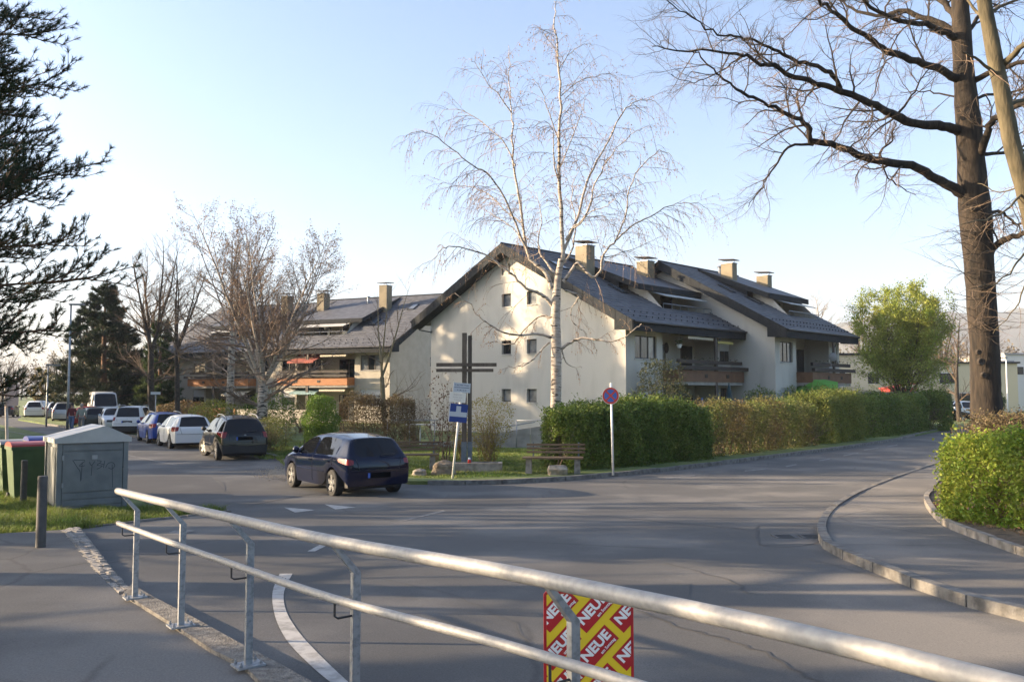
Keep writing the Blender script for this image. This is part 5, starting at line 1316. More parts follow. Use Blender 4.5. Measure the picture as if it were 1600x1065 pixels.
ng = [tuple(G(x, y)[:2]) for x, y in ((-60, 842), (98, 832), (230, 812), (355, 799), (330, 796), (205, 797), (190, 782), (60, 745), (-60, 745))]
blades('grass', 'tufty uncut grass round the bollards and the steel cabinet', [ng], 52000, .12, 1, w=.006)
ng2 = [(-20, 18.5), (-10.3, 18.5), (-13.2, 27), (-18, 36), (-26, 44), (-34, 44)]
blades('grass', 'rough sunlit grass of the bank beside the parking street', [ng2], 30000, .15, 2, w=.012)
lw = [tuple(p[:2]) for p in gp((650, 752), (700, 753), (800, 750), (900, 744), (905, 735), (850, 705), (690, 703), (600, 700), (440, 700), (432, 722), (452, 740), (560, 742))]
blades('grass', 'short lawn grass around the cross and the benches', [lw], 60000, .06, 3, dz=.10, w=.008)
lw2 = [tuple(p[:2]) for p in gp((1345, 688), (1400, 684), (1460, 672), (1440, 668), (1400, 673), (1350, 680))]
blades('grass', 'narrow strip of grass between the kerb and the set back hedge', [lw2], 6000, .1, 4, dz=.10, w=.014)
blades('grass', 'grass growing in front of the parking row beside the wide birch', [[(-8.8, 30.5), (-5.8, 30.0), (-3, 36), (-12, 44), (-16, 44), (-11.5, 35.5)]], 16000, .07, 5, dz=.10, w=.010)

# ------------------------------------------------------------ cars
def paint(name, c, metal=.0, rough=.35): return mat(name, c, rough=rough, metal=metal if metal > .45 else 0.0, coat=.3, spec=.28)
def interp(x, pts):
    for (x0, y0), (x1, y1) in zip(pts[:-1], pts[1:]):
        if x0 >= x >= x1: return y0 + (y1 - y0) * (x0 - x) / (x0 - x1 + 1e-9)
    return pts[0][1] if x > pts[0][0] else pts[-1][1]
def car(name, label, x, y, heading, pm, L=4.15, W=1.735, H=1.44, wb=2.51, fo=.86, top=None, belt=.92, sill=.22, rw=.31, roofw=.60,
        rear=(.02, 0, .01, .05, .10, .36), zr_end=1.36, glass_lo=.93, win=None, clad=False, rails=False, sub=1, van=False, plate='cap', tail=(2, 4), wheelr=.0, steer=0.0, group='cars parked along the street', cat='car', taillow=False, badge=True):
    root = thing(name, label, cat, (x, y, hgt(y) + .006), group, rz=heading)
    yf = L / 2 - fo; yr = yf - wb; ra = rw + .065
    st = sorted(set([round(q, 3) for q in (L / 2 - .14, yf + ra, yf + ra * .8, yf + ra * .42, yf, yf - ra * .42, yf - ra * .8, yf - ra)] + [round(q, 3) for q in (yr + ra, yr + ra * .8, yr + ra * .42, yr, yr - ra * .42, yr - ra * .8, yr - ra)] + [round(q[0], 3) for q in top[1:-1]] + [round(q, 3) for q in win['cuts']]), reverse=True)
    s2 = [st[0]]
    for q in st[1:]:
        if s2[-1] - q > .045 or q in [round(c, 3) for c in win['cuts']]: 
            if s2[-1] - q < .03: s2[-1] = q
            else: s2.append(q)
    st = [q for q in s2 if q < L / 2 - .1 and q > -L / 2 + rear[5] + .1]
    def prof(q):
        zt_ = interp(q, top); zb = min(interp(q, [(L / 2, belt - .12), (win['a'], belt - .03), (0, belt), (-L / 2, belt + .05)]), zt_ - .035)
        pl_ = 1 - .11 * max(0, (abs(q) - L * .28) / (L * .22)) ** 2.2 - (.05 * max(0, (q - L * .3) / (L * .2)))
        w = W / 2 * pl_
        t = max(0, min(1, (zt_ - win['zh']) / (H - win['zh'] - .03)))
        zl = sill
        for c in (yf, yr):
            d = abs(q - c)
            if d < ra: zl = max(zl, rw + math.sqrt(max(ra * ra - d * d, 0)) - .0)
        hb = zb - zl
        x5 = w * (.90 if t <= 0 else .90 + (roofw / (W / 2) * (W / 2) / w - .90) * t) if False else (w * .91) * (1 - t) + roofw * t
        z5 = (zt_ - .012) * (1 - t) + (zt_ - .075) * t
        x6 = x5 - (.05 * (1 - t) + .10 * t)
        return [(w * .965, zl), (w * .995, zl + hb * .30), (w, zl + hb * .66), (w * .985, zb - .035 * min(1, hb / .3)), (w * .95, zb), (x5, max(z5, zb + .01)), (x6, zt_ - .008 * (1 - t) - .022 * t), (x6 * .55, zt_), (0, zt_ + .008)]
    rings = []
    # front ring
    fr = prof(L / 2 - .16); zf_ = interp(L / 2 - .16, top)
    fy = [.10, .01, 0, .05, .10, .14, .15, .10, .08]
    rings.append([(a * .86, L / 2 - fy[i], b if i else sill + .02) for i, (a, b) in enumerate(fr)])
    for q in st: rings.append([(a, q, b) for a, b in prof(q)])
    qr = -L / 2 + rear[5]; pr = prof(qr); ry = [rear[0], rear[1], rear[2], rear[3], rear[4], rear[5], rear[5] + .0, rear[5] - .02, rear[5] - .03]
    zz = [sill + .06, sill + .06 + (glass_lo - sill) * .34, sill + .06 + (glass_lo - sill) * .68, glass_lo - .04, glass_lo, zr_end - .07, zr_end - .02, zr_end, zr_end + .005]
    wr_ = W / 2 * .90
    xx = [wr_ * .97, wr_, wr_ * .995, wr_ * .97, wr_ * .93, roofw * .97, roofw * .97 - .10, (roofw * .97 - .10) * .55, 0]
    rings.append([(xx[i], -L / 2 + ry[i], zz[i]) for i in range(9)])
    n = len(rings); V = []; F = []; MI = []
    for r in rings:
        V += [(-a, b, c) for a, b, c in r] + [(a, b, c) for a, b, c in r[-2::-1]]   # 17 per ring, left to right
    PA, GS, GF, GR, TL, HL, CL = 0, 1, 2, 3, 4, 5, 6
    cuts = win['cuts']
    def sidewin(q0, q1):
        m = (q0 + q1) / 2
        for a, b in win['side']:
            if a >= m >= b: return True
        return False
    for i in range(n - 1):
        q0, q1 = rings[i][4][1], rings[i + 1][4][1]
        for j in range(16):
            jj = j if j < 8 else 15 - j
            mi = PA
            if jj == 4 and i < n - 2 and sidewin(q0, q1): mi = GS
            if jj in (6, 7) or (van and jj == 6):
                m = (q0 + q1) / 2
                if win['ws'][0] >= m >= win['ws'][1]: mi = GF
            if clad and jj == 0: mi = CL
            if i == n - 2 and tail[0] <= jj < tail[1] and not taillow: mi = TL
            if i in (0,) and jj in (2, 3): mi = HL
            F.append((i * 17 + j, i * 17 + j + 1, (i + 1) * 17 + j + 1, (i + 1) * 17 + j)); MI.append(mi)
    # caps
    def cap(i, back):
        base = i * 17; top_ = [base + k for k in range(5, 12)]; r5 = rings[i][5]
        frac = [V[k][0] / r5[0] for k in top_]
        rows = []
        for r in range(5):
            a = rings[i][r]; row = []
            for k, f in enumerate(frac):
                if k == 0: row.append(base + r)
                elif k == 6: row.append(base + 16 - r)
                else:
                    bul = (1 - f * f) * (.055 if back else .10) * (-1 if back else 1)
                    V.append((a[0] * f, a[1] + bul, a[2])); row.append(len(V) - 1)
            rows.append(row)
        rows.append(top_)
        for r in range(5):
            for k in range(6):
                mi = PA
                if back:
                    if r == 4 and 0 < k < 5: mi = GR
                    if tail[0] <= r < tail[1] and k in (0, 5) and not taillow: mi = TL
                    if clad and r == 0: mi = CL
                    if van and r == 4 and 0 < k < 5: mi = GR
                else:
                    if r in (2, 3) and k in (0, 5): mi = HL
                    if r in (2,) and 0 < k < 5: mi = CL
                    if r == 0: mi = CL if clad else PA
                f = (rows[r][k], rows[r][k + 1], rows[r + 1][k + 1], rows[r + 1][k]); F.append(f if not back else f[::-1]); MI.append(mi)
    cap(0, False); cap(n - 1, True)
    me = bpy.data.meshes.new('b'); me.from_pydata(V, [], F)
    for k in range(7): me.materials.append(None)
    me.polygons.foreach_set('material_index', MI)
    ef = {}
    for fi, f in enumerate(F):
        for k in range(len(f)):
            ef.setdefault(tuple(sorted((f[k], f[(k + 1) % len(f)]))), []).append(MI[fi])
    lastring = {(n - 1) * 17 + k for k in range(17)}
    cr_ = me.attributes.new('crease_edge', 'FLOAT', 'EDGE'); vals = []
    for e in me.edges:
        a, b = e.vertices; k_ = tuple(sorted((a, b))); c = 0.0; q = ef.get(k_, [])
        if len(q) == 2 and q[0] != q[1]: c = .7
        if len(q) == 1: c = .8
        if a in lastring and b in lastring and abs(a - b) == 1: c = max(c, .62)
        if a < n * 17 and b < n * 17 and a % 17 == b % 17 and a % 17 in (4, 12): c = max(c, .4)
        if a < n * 17 and b < n * 17 and a % 17 == b % 17 and a % 17 in (5, 11): c = max(c, .25)
        vals.append(c)
    cr_.data.foreach_set('value', vals)
    ob = bpy.data.objects.new('b', me); col.objects.link(ob)
    sm_ = ob.modifiers.new('s', 'SUBSURF'); sm_.levels = sub; sm_.render_levels = sub
    m2 = bpy.data.meshes.new_from_object(ob.evaluated_get(bpy.context.evaluated_depsgraph_get())); bpy.data.objects.remove(ob)
    nv = len(m2.vertices); co = np.empty(nv * 3, np.float32); m2.vertices.foreach_get('co', co); co = co.reshape(-1, 3)
    np_ = len(m2.polygons); mi = np.empty(np_, np.int32); m2.polygons.foreach_get('material_index', mi)
    lv = np.empty(len(m2.loops), np.int32); m2.loops.foreach_get('vertex_index', lv); fv = lv.reshape(-1, 4)
    cen = co[fv].mean(1)
    def piece(mask, nm, m_, parent=root):
        f = fv[mask]
        if not len(f): return None
        u, inv = np.unique(f.ravel(), return_inverse=True)
        b = Buf(); b.add(co[u], inv.reshape(-1, 4)); return b.build(nm, m_, parent, world=False, smooth=True)
    body = piece(mi == PA, 'body', pm)
    piece(mi == CL, 'cladding', BLACKP)
    for sgn in (-1, 1): 
        piece((mi == TL) & (np.sign(cen[:, 0]) == sgn), 'tail_light', TAIL); piece((mi == HL) & (np.sign(cen[:, 0]) == sgn), 'headlight', LAMP)
        for a, b_ in win['side']: piece((mi == GS) & (np.sign(cen[:, 0]) == sgn) & (cen[:, 1] < a + .02) & (cen[:, 1] > b_ - .02), 'side_window', CARGL)
    piece(mi == GF, 'windscreen', CARGL); piece(mi == GR, 'rear_window', CARGL)
    def sx(q, z):
        p = prof(q)
        for (x0, z0), (x1, z1) in zip(p[:-1], p[1:]):
            if z0 <= z <= z1: return x0 + (x1 - x0) * (z - z0) / (z1 - z0 + 1e-9)
        return p[2][0]
    # under body and wheel wells
    ub = Buf(); ub.box((0, 0, sill + .16), (W * .80, L * .90, .30)); ub.box((0, (yf + yr) / 2, .42), (W * .74, wb + 2 * ra, .5)); ub.build('underbody', BLACKP, root, world=False)
    # seams
    for q in win['seams']:
        for sgn in (-1, 1):
            sm = Buf()
            P = [(sgn * (sx(q, z) + .001), q, z) for z in np.linspace(max(sill + .08, prof(q)[0][1] + .04), min(belt - .02, prof(q)[4][1]), 6)]
            sm.tube(P, .005, 4); sm.build('door_seam', BLACKP, root, world=False)
    for sgn in (-1, 1):
        for q in win['handles']:
            h = Buf(); h.box((sgn * (sx(q, belt - .12) + .012), q, belt - .12), (.03, .17, .028)); h.build('door_handle', pm, root, world=False)
        mb = Buf(); mc = (sgn * (W / 2 + .06), win['mirror'], belt + .07)
        mb.lathe([(0, -.07), (.055, -.06), (.085, -.01), (.088, .04), (.07, .06), (0, .065)], 10, axis='y', c=mc); mb.tube([(sgn * W / 2 * .92, win['mirror'] + .01, belt + .01), mc], .02, 5)
        mb.build('mirror', pm if not clad else BLACKP, root, world=False, smooth=True)
    for sgn in (-1, 1):
        tb_ = Buf(); tb_.tube([(sgn * (sx(q, sill + .34) + .004), q, sill + .34) for q in np.linspace(yf - ra - .05, yr + ra + .05, 7)], .012, 5); tb_.build('side_moulding', BLACKP if clad else pm, root, world=False, smooth=True)
    if not van:
        sm = Buf(); w9 = W / 2 * .90 * .97; z9 = sill + .06 + (glass_lo - sill) * .50
        sm.tube([(w9 * f, -L / 2 + rear[1] * .5 - (1 - f * f) * .055 - .004, z9) for f in np.linspace(-.93, .93, 11)], .007, 4); sm.build('bumper_seam', BLACKP, root, world=False)
        for sgn in (-1, 1):
            sm = Buf(); sm.tube([(sgn * w9 * f, -L / 2 + rear[2] - (1 - f * f) * .055 + o_, z_) for f, o_, z_ in ((.66, -.004, z9), (.72, .004, (z9 + glass_lo) / 2), (.76, .045, glass_lo - .03))], .006, 4); sm.build('tailgate_seam', BLACKP, root, world=False)
    # window trims
    if rails:
        for sgn in (-1, 1):
            rb_ = Buf(); qs = np.linspace(win['ws'][1] - .15, qr + .1, 8)
            rb_.tube([(sgn * (roofw - .03), q, interp(q, top) + (.035 if 0 < k < 7 else -.03)) for k, q in enumerate(qs)], .018, 6); rb_.build('roof_rail', GREYM, root, world=False, smooth=True)
    # plate, badge, wiper
    z_p = .52 if taillow or plate == 'low' else .80
    if plate == 'front': yb = L / 2 + .02; zp = .45
    else: yb = -L / 2 - .052 + (0 if z_p < .6 else .02); zp = z_p
    if plate != 'none':
        pb_ = Buf(); pb_.box((0, yb, zp), (.52, .015, .12)); po = pb_.build('number_plate', PLATE, root, world=False)
        eb = Buf(); eb.box((-.285, yb, zp), (.05, .014, .11)); eb.build('plate_band', mat('plate_blue', (.05, .12, .45), rough=.4), po, world=False)
    if badge:
        bb_ = Buf(); bb_.lathe([(0, -.01), (.05, -.008), (.055, .01)], 14, axis='y', c=(0, -L / 2 - .0, glass_lo - .13)); bb_.build('badge', GREYM, root, world=False)
    wp = Buf(); yy = -L / 2 + rear[4] - .065; wp.tube([(.05, yy, glass_lo + .035), (.3, yy + .0, glass_lo + .05), (.42, yy + .01, glass_lo + .05)], .009, 4); wp.build('wiper', BLACKP, root, world=False)
    an = Buf(); an.tube([(0, qr + .25, interp(qr + .25, top)), (0, qr + .12, interp(qr + .25, top) + .12)], .006, 4); an.build('antenna', BLACKP, root, world=False)
    # wheels
    for yy in (yf, yr):
        for sgn in (-1, 1):
            w = bpy.data.objects.new('wheel', None); col.objects.link(w); w.parent = root; w.location = (sgn * (W / 2 - .115), yy, rw)
            if yy == yf: w.rotation_euler = (0, 0, steer)
            t = Buf(); t.lathe([(rw * .64, -.10), (rw * .93, -.10), (rw, -.075), (rw, .075), (rw * .94, .10), (rw * .66, .10), (rw * .62, .06)], 30, axis='x')
            t.build('tyre', TYRE, w, world=False, smooth=False)
            r_ = Buf(); o = sgn * .085; k5 = 5
            r_.lathe([(rw * .66, sgn * .10), (rw * .66, sgn * .04), (rw * .60, sgn * .03)], 30, axis='x')
            for k in range(k5):
                a = 2 * math.pi * k / k5 + .3
                for s_ in (-1, 1):
                    pass
                c, s__ = math.cos(a), math.sin(a); wd0, wd1 = rw * .13, rw * .20
                def q(rad, off_, xo): return (xo, rad * c - off_ * s__, rad * s__ + off_ * c)
                r_.hexa([q(rw * .08, -wd0, o - sgn * .03), q(rw * .66, -wd1, o - sgn * .02), q(rw * .66, wd1, o - sgn * .02), q(rw * .08, wd0, o - sgn * .03), q(rw * .08, -wd0, o), q(rw * .66, -wd1, o + sgn * .008), q(rw * .66, wd1, o + sgn * .008), q(rw * .08, wd0, o)])
            r_.lathe([(0, o + sgn * .012), (rw * .17, o + sgn * .006), (rw * .17, o - sgn * .02)], 14, axis='x')
            r_.build('rim', RIM, w, world=False)
            dk = Buf(); dk.lathe([(0, sgn * .03), (rw * .62, sgn * .03)], 20, axis='x'); dk.build('brake_disc', BLACKP, w, world=False)
    return root
def hatch(L, H, belt=.92, hood=.80, cowl=.98, ycow=None, yroof=None, slope=.36, zend=None):
    ycow = L * .235 if ycow is None else ycow; yroof = L * .075 if yroof is None else yroof
    zend = H - .08 if zend is None else zend
    top = [(L / 2, hood - .10), (L / 2 - .16, hood - .02), (L * .40, hood + .04), (ycow, cowl), ((ycow + yroof) / 2, cowl + (H - .05 - cowl) * .56), (yroof, H - .045), (-L * .06, H), (-L * .22, H - .01), (-L / 2 + slope, zend)]
    a = ycow - .26
    e = -L / 2 + slope + .30
    bp = -L * .045
    win = dict(a=ycow, zh=cowl, ws=(ycow, yroof), cuts=[ycow, a, bp + .04, bp - .04, e, e + .22], side=((a, bp + .04), (bp - .04, e)), seams=(ycow - .12, bp, e + .10), handles=(bp + .14, e + .30), mirror=ycow - .30)
    return top, win
t_, w_ = hatch(4.15, 1.44)
BLUE = paint('paint_dark_blue', (.0022, .0052, .021), .3, .10)
# parked cars: place is the middle of the car, the heading turns +Y to the nose
def head(dx, dy): return math.atan2(-dx, dy)
car('parked_car', 'dark blue hatchback with silver rims parked askew beside the lawn', -4.27, 21.75, head(-1.46, 2.05), BLUE, top=t_, win=w_, sub=2, plate='low', group='cars parked along the street', tail=(2, 3))
t_, w_ = hatch(4.30, 1.60, belt=1.0, hood=.92, cowl=1.08, slope=.42, zend=1.50)
car('parked_car', 'black compact crossover at the near end of the parked row', -10.6, 32.9, head(-1.05, 1.9), paint('paint_black', (.004, .004, .004), .2, .10), L=4.3, W=1.78, H=1.60, wb=2.61, belt=1.0, top=t_, win=w_, sub=2, rw=.345, clad=True, rails=True, glass_lo=1.02, zr_end=1.50, rear=(.03, 0, .02, .06, .10, .42), steer=.35, plate='cap')
t_, w_ = hatch(4.25, 1.47, belt=.93)
WHT = paint('paint_white', (.62, .62, .61), 0, .3)
car('parked_car', 'white hatchback between the black crossover and the blue estate', -14.9, 39.3, head(-1.2, 1.9), WHT, L=4.25, W=1.78, H=1.48, top=t_, win=w_, sub=2, glass_lo=.96, zr_end=1.40, plate='none')
t_, w_ = hatch(4.6, 1.48, belt=.93, slope=.30, zend=1.43)
car('parked_car', 'bright blue estate car with roof rails in the parked row', -17.6, 43.4, head(-1.2, 1.9), paint('paint_bright_blue', (.012, .05, .26), .3), L=4.6, W=1.78, H=1.48, wb=2.65, top=t_, win=w_, rails=True, glass_lo=.96, zr_end=1.43, rear=(.02, 0, .01, .04, .07, .30), plate='none')
t_, w_ = hatch(4.2, 1.69, belt=1.04, hood=.95, cowl=1.10, slope=.22, zend=1.62)
car('parked_car', 'white boxy utility car with black bumper and roof rails driving away', -22.1, 50.9, head(-.35, 1.9), WHT, L=4.2, W=1.79, H=1.69, wb=2.58, belt=1.04, top=t_, win=w_, rails=True, clad=True, rw=.33, glass_lo=1.06, zr_end=1.62, rear=(0, -.02, .02, .05, .08, .22), roofw=.66, plate='cap')
t_, w_ = hatch(3.9, 1.46)
SIL = paint('paint_silver', (.32, .33, .34), .6, .3)
car('parked_car', 'small white car with its nose and headlight towards the crossing', -26.4, 57.3, head(1.1, -1.9), WHT, L=3.9, W=1.68, H=1.46, wb=2.45, top=t_, win=w_, glass_lo=.95, zr_end=1.38, plate='front')
car('parked_car', 'dark olive grey small car just before the red one', -29.2, 60.4, head(-1.1, 1.9), paint('paint_dark_grey', (.07, .07, .06), .5), L=3.9, W=1.68, H=1.5, wb=2.45, top=t_, win=w_, glass_lo=.95, zr_end=1.38, plate='none')
car('parked_car', 'dark red hatchback half hidden in front of the white van', -31.4, 64.2, head(-.6, 1.9), paint('paint_red', (.22, .015, .018), .3), L=3.95, W=1.70, H=1.46, wb=2.45, top=t_, win=w_, glass_lo=.95, zr_end=1.38, plate='low')
# van, nose towards us
vt = [(2.9, .95), (2.74, 1.05), (2.5, 1.14), (2.05, 1.32), (1.7, 1.85), (1.35, 2.38), (1.1, 2.5), (0, 2.56), (-2.80, 2.54)]
vw = dict(a=2.05, zh=1.32, ws=(2.05, 1.35), cuts=[2.05, 1.7, 1.0, .85], side=((1.7, .95),), seams=(1.95, .9, -.6), handles=(1.0, -.5), mirror=1.72)
car('delivery_van', 'tall white delivery van facing the crossing behind the parked cars', -34.6, 73.0, head(1.2, -1.9), WHT, L=5.8, W=2.0, H=2.56, wb=3.6, fo=.98, top=vt, win=vw, belt=1.36, sill=.3, rw=.35, roofw=.86, rear=(0, 0, 0, .02, .03, .10), zr_end=2.5, glass_lo=1.5, van=True, plate='front', cat='van', group=None)
t_, w_ = hatch(4.5, 1.66, belt=1.02, hood=.93, cowl=1.08, slope=.30, zend=1.56)
far = ((-38.6, 74.5, head(-.9, 1.9), 'silver grey car beside the pedestrians left of the van', SIL), (-42.3, 80.5, head(-.9, 1.9), 'silver car parked behind the tall lamp post', SIL),
       (-47.4, 85.8, head(-1.0, 1.9), 'small white car partly hidden by the tall lamp post', WHT), (-49.6, 91.0, head(-.5, 1.9), 'silver grey utility vehicle farthest along the parked row', SIL))
for i, (x, y, h_, lab, pm) in enumerate(far):
    car('parked_car', lab, x, y, h_, pm, L=4.5, W=1.80, H=1.66 if i != 2 else 1.5, wb=2.6, belt=1.02, top=t_, win=w_, rw=.33, glass_lo=1.04, zr_end=1.56, rear=(0, 0, .02, .05, .08, .30), plate='none')
car('parked_car', 'dark car with pale roof under the rounded olive tree at the left road edge', -51.6, 88.3, head(-.75, 1.9), paint('paint_navy', (.02, .025, .035), .4), L=4.4, W=1.78, H=1.5, wb=2.6, belt=.96, top=hatch(4.4, 1.5)[0], win=hatch(4.4, 1.5)[1], glass_lo=.98, zr_end=1.42)
t_, w_ = hatch(4.5, 1.66, belt=1.02, hood=.93, cowl=1.08, slope=.30, zend=1.56)
R_ = (( 41.2, 80.5, head(-1.9, -.5), 'white large family car parked beyond the hedges left of the oak', WHT, 4.7, 1.7), (36.6, 73.6, head(1.9, -.6), 'black low car parked in front of the white family car', MATS['paint_black'], 4.4, 1.45), (45.0, 85.5, head(-1.9, -.5), 'second white car behind the white family car', WHT, 4.5, 1.62), (32.4, 81.0, head(1.9, .2), 'dark car glimpsed between the house and the leafing tree', MATS['paint_navy'], 4.4, 1.5), (38.5, 92.0, head(1.9, .2), 'silver car at the back of the car park', SIL, 4.4, 1.5))
for x, y, h_, lab, pm, L, H in R_:
    t_, w_ = hatch(L, H, belt=H * .6, hood=H * .54, cowl=H * .66, slope=.32, zend=H - .1)
    car('parked_car', lab, x, y, h_, pm, L=L, W=1.82, H=H, wb=2.65, belt=H * .6, top=t_, win=w_, rw=.33, glass_lo=H * .63, zr_end=H - .1, plate='none', group='cars in the car park behind the hedges')

# ------------------------------------------------------------ people
def person(label, x, y, hd, jacket, trousers, hair, pose, H=1.74):
    t = thing('person', label, 'person', (x, y, hgt(y) + .006), None, rz=hd); s = H / 1.74
    def skin(nm, V, E, Rr, m, root_i=0, lv=2):
        me = bpy.data.meshes.new(nm); me.from_pydata([tuple(c * s for c in v) for v in V], E, []); o = link(nm, me, t); me.materials.append(m)
        a = o.modifiers.new('skin', 'SKIN')
        for i, r in enumerate(Rr): me.skin_vertices[0].data[i].radius = (r[0] * s, r[1] * s) if isinstance(r, tuple) else (r * s, r * s)
        me.skin_vertices[0].data[root_i].use_root = True
        a.use_smooth_shade = True; b = o.modifiers.new('sub', 'SUBSURF'); b.levels = lv; b.render_levels = lv; return o
    st = pose
    SK = mat('skin_tone', (.42, .24, .16), rough=.6)
    # body: pelvis, spine, neck, head, arms, legs as one figure
    V = [(0, 0, .95), (0, 0, 1.18), (0, .01, 1.40), (0, .02, 1.50), (0, .03, 1.58), (0, .035, 1.68),
         (-.17, 0, 1.42), (-.25, -.03, 1.14), (-.24, .10, .90), (-.235, .15, .82), (.17, 0, 1.42), (.25, -.02, 1.14), (.24, .05, .90), (.235, .10, .82),
         (-.09, 0, .90), (-.10, .04 + st * .6, .50), (-.10, st - .02, .09), (-.10, st + .13, .04), (.09, 0, .90), (.10, .04 - st * .3, .50), (.10, -st - .02, .10), (.10, -st + .13, .04)]
    E = [(0, 1), (1, 2), (2, 3), (3, 4), (4, 5), (2, 6), (6, 7), (7, 8), (8, 9), (2, 10), (10, 11), (11, 12), (12, 13), (0, 14), (14, 15), (15, 16), (16, 17), (0, 18), (18, 19), (19, 20), (20, 21)]
    Rr = [(.13, .10), (.12, .09), (.12, .09), .055, .085, .075, .055, .042, .032, .038, .055, .042, .032, .038, .085, .058, .04, .035, .085, .058, .04, .035]
    skin('body', V, E, Rr, SK)
    V2 = [(0, 0, .93), (0, 0, 1.15), (0, .01, 1.38), (0, .015, 1.46), (-.175, 0, 1.41), (-.255, -.03, 1.14), (-.245, .09, .93), (.175, 0, 1.41), (.255, -.02, 1.14), (.245, .04, .93)]
    skin('jacket', V2, [(0, 1), (1, 2), (2, 3), (2, 4), (4, 5), (5, 6), (2, 7), (7, 8), (8, 9)], [(.175, .125), (.165, .12), (.16, .12), .08, .075, .06, .05, .075, .06, .05], jacket)
    V3 = [(0, 0, .97)] + V[14:17] + V[18:21]
    skin('trousers', V3, [(0, 1), (1, 2), (2, 3), (0, 4), (4, 5), (5, 6)], [(.15, .11), .10, .075, .06, .10, .075, .06], trousers)
    b = Buf(); b.lathe([(0, 1.80), (.07, 1.785), (.10, 1.73), (.105, 1.66), (.085, 1.60)], 12, c=(0, .015, 0)); b.v = [q * s for q in b.v]; b.build('hair', hair, t, world=False, smooth=True)
    for sg in (-1, 1):
        yv = st if sg < 0 else -st
        b = Buf(); b.lathe([(0, -.02), (.05, -.02), (.055, .04), (.04, .08), (0, .09)], 10, c=(0, 0, 0)); b.v = [q * [1, 2.4, 1] + [sg * .10, yv + .06, .025] for q in b.v]; b.build('shoe', BLACKP, t, world=False, smooth=True)
    f = Buf(); f.lathe([(0, 0), (.014, .012), (0, .03)], 6, axis='y', c=(0, .115, 1.665)); f.v = [q * s for q in f.v]; f.build('nose', SK, t, world=False)
    return t
HAIR = mat('dark_hair', (.03, .02, .015), rough=.7); HAIRG = mat('grey_hair', (.25, .23, .21), rough=.7)
pr_ = G(68 + 52, 674); person('person walking in a dark red jacket and blue jeans behind the tall lamp post', -28.0, 55.0, head(.2, -1), mat('jacket_red', (.12, .018, .02), rough=.85), mat('jeans_blue', (.08, .13, .22), rough=.9), HAIR, .22)
person('person in a pale grey green jacket and grey trousers next to the one in red', -26.8, 53.8, head(-.5, 1), mat('jacket_greygreen', (.25, .27, .22), rough=.85), mat('trousers_grey', (.17, .17, .16), rough=.9), HAIRG, .12, 1.72)

# ------------------------------------------------------------ street furniture and the rest
def Rz(a): return Matrix.Rotation(a, 3, 'Z')
# wooden cross
cp = G(728, 734, .10)
cr = thing('wooden_cross', 'tall weathered double beam wooden cross standing on the lawn corner', 'cross', tuple(cp))
yc = cp.y
def sbar(nm, x0, x1, z0, z1, y0, y1, m, parent, bev=0): return Buf().box(((x0 + x1) / 2, (y0 + y1) / 2, (z0 + z1) / 2), (abs(x1 - x0), abs(y1 - y0), abs(z1 - z0))).build(nm, m, parent)
def zx(px, py, Y): q = D(px, py, Y); return q.x, q.z
xa, _ = zx(722, 600, yc); xb, _ = zx(729, 600, yc); xc, _ = zx(731, 600, yc); xd, _ = zx(737, 600, yc)
_, zt1 = zx(728, 520, yc); _, zt2 = zx(728, 524, yc); _, zf = zx(728, 690, yc)
xl, z1a = zx(682, 567, yc); xr, z1b = zx(776, 572.5, yc); _, z2a = zx(700, 576, yc); _, z2b = zx(700, 581, yc); xr2, _ = zx(771, 575, yc)
sbar('upright_beam', xa, xb, zf - .3, zt1, yc - .04, yc + .12, GREYWOOD, cr); sbar('upright_beam', xc, xd, zf - .3, zt2, yc + .02, yc + .14, GREYWOOD, cr)

sbar('cross_beam', xl, xr, z1b, z1a, yc - .10, yc - .042, GREYWOOD, cr); sbar('cross_beam', xl, xr2, z2b, z2a, yc - .09, yc - .042, GREYWOOD, cr)
FT = mat('blue_grey_steel', (.10, .125, .15), (.14, .165, .19), 8, .55, metal=.4)
sbar('steel_foot', xa - .015, xb + .01, cp.z - .1, zf, yc - .06, yc + .14, FT, cr); sbar('steel_foot', xc - .005, xd + .015, cp.z - .1, zf, yc - .04, yc + .16, FT, cr)
pt = thing('stone_planter', 'low old stone trough at the foot of the cross', 'planter', (cp.x + .35, cp.y - .55, cp.z))
c = world_loc(pt); b = Buf()
for (x0, x1, y0, y1) in ((-.75, .75, -.2, -.08), (-.75, .75, .35, .47), (-.75, -.63, -.08, .35), (.63, .75, -.08, .35)):
    b = Buf(); b.box((c.x + (x0 + x1) / 2, c.y + (y0 + y1) / 2, c.z + .11), (x1 - x0, y1 - y0, .30)); b.build('trough_wall', CONCD, pt)
Buf().box((c.x, c.y + .13, c.z + .10), (1.24, .41, .2)).build('planting_soil', SOIL, pt)
gl = thing('grave_light', 'small red and white grave candle on the trough at the cross foot', 'candle', (cp.x + .12, cp.y - .35, cp.z + .2))
q = world_loc(gl); Buf().lathe([(0, 0), (.05, 0), (.055, .12), (.04, .15), (0, .15)], 10, c=q).build('glass', mat('red_glass', (.5, .03, .02), rough=.2), gl, smooth=True); Buf().lathe([(.042, .15), (.03, .2), (0, .21)], 10, c=q).build('lid', WHITE, gl)

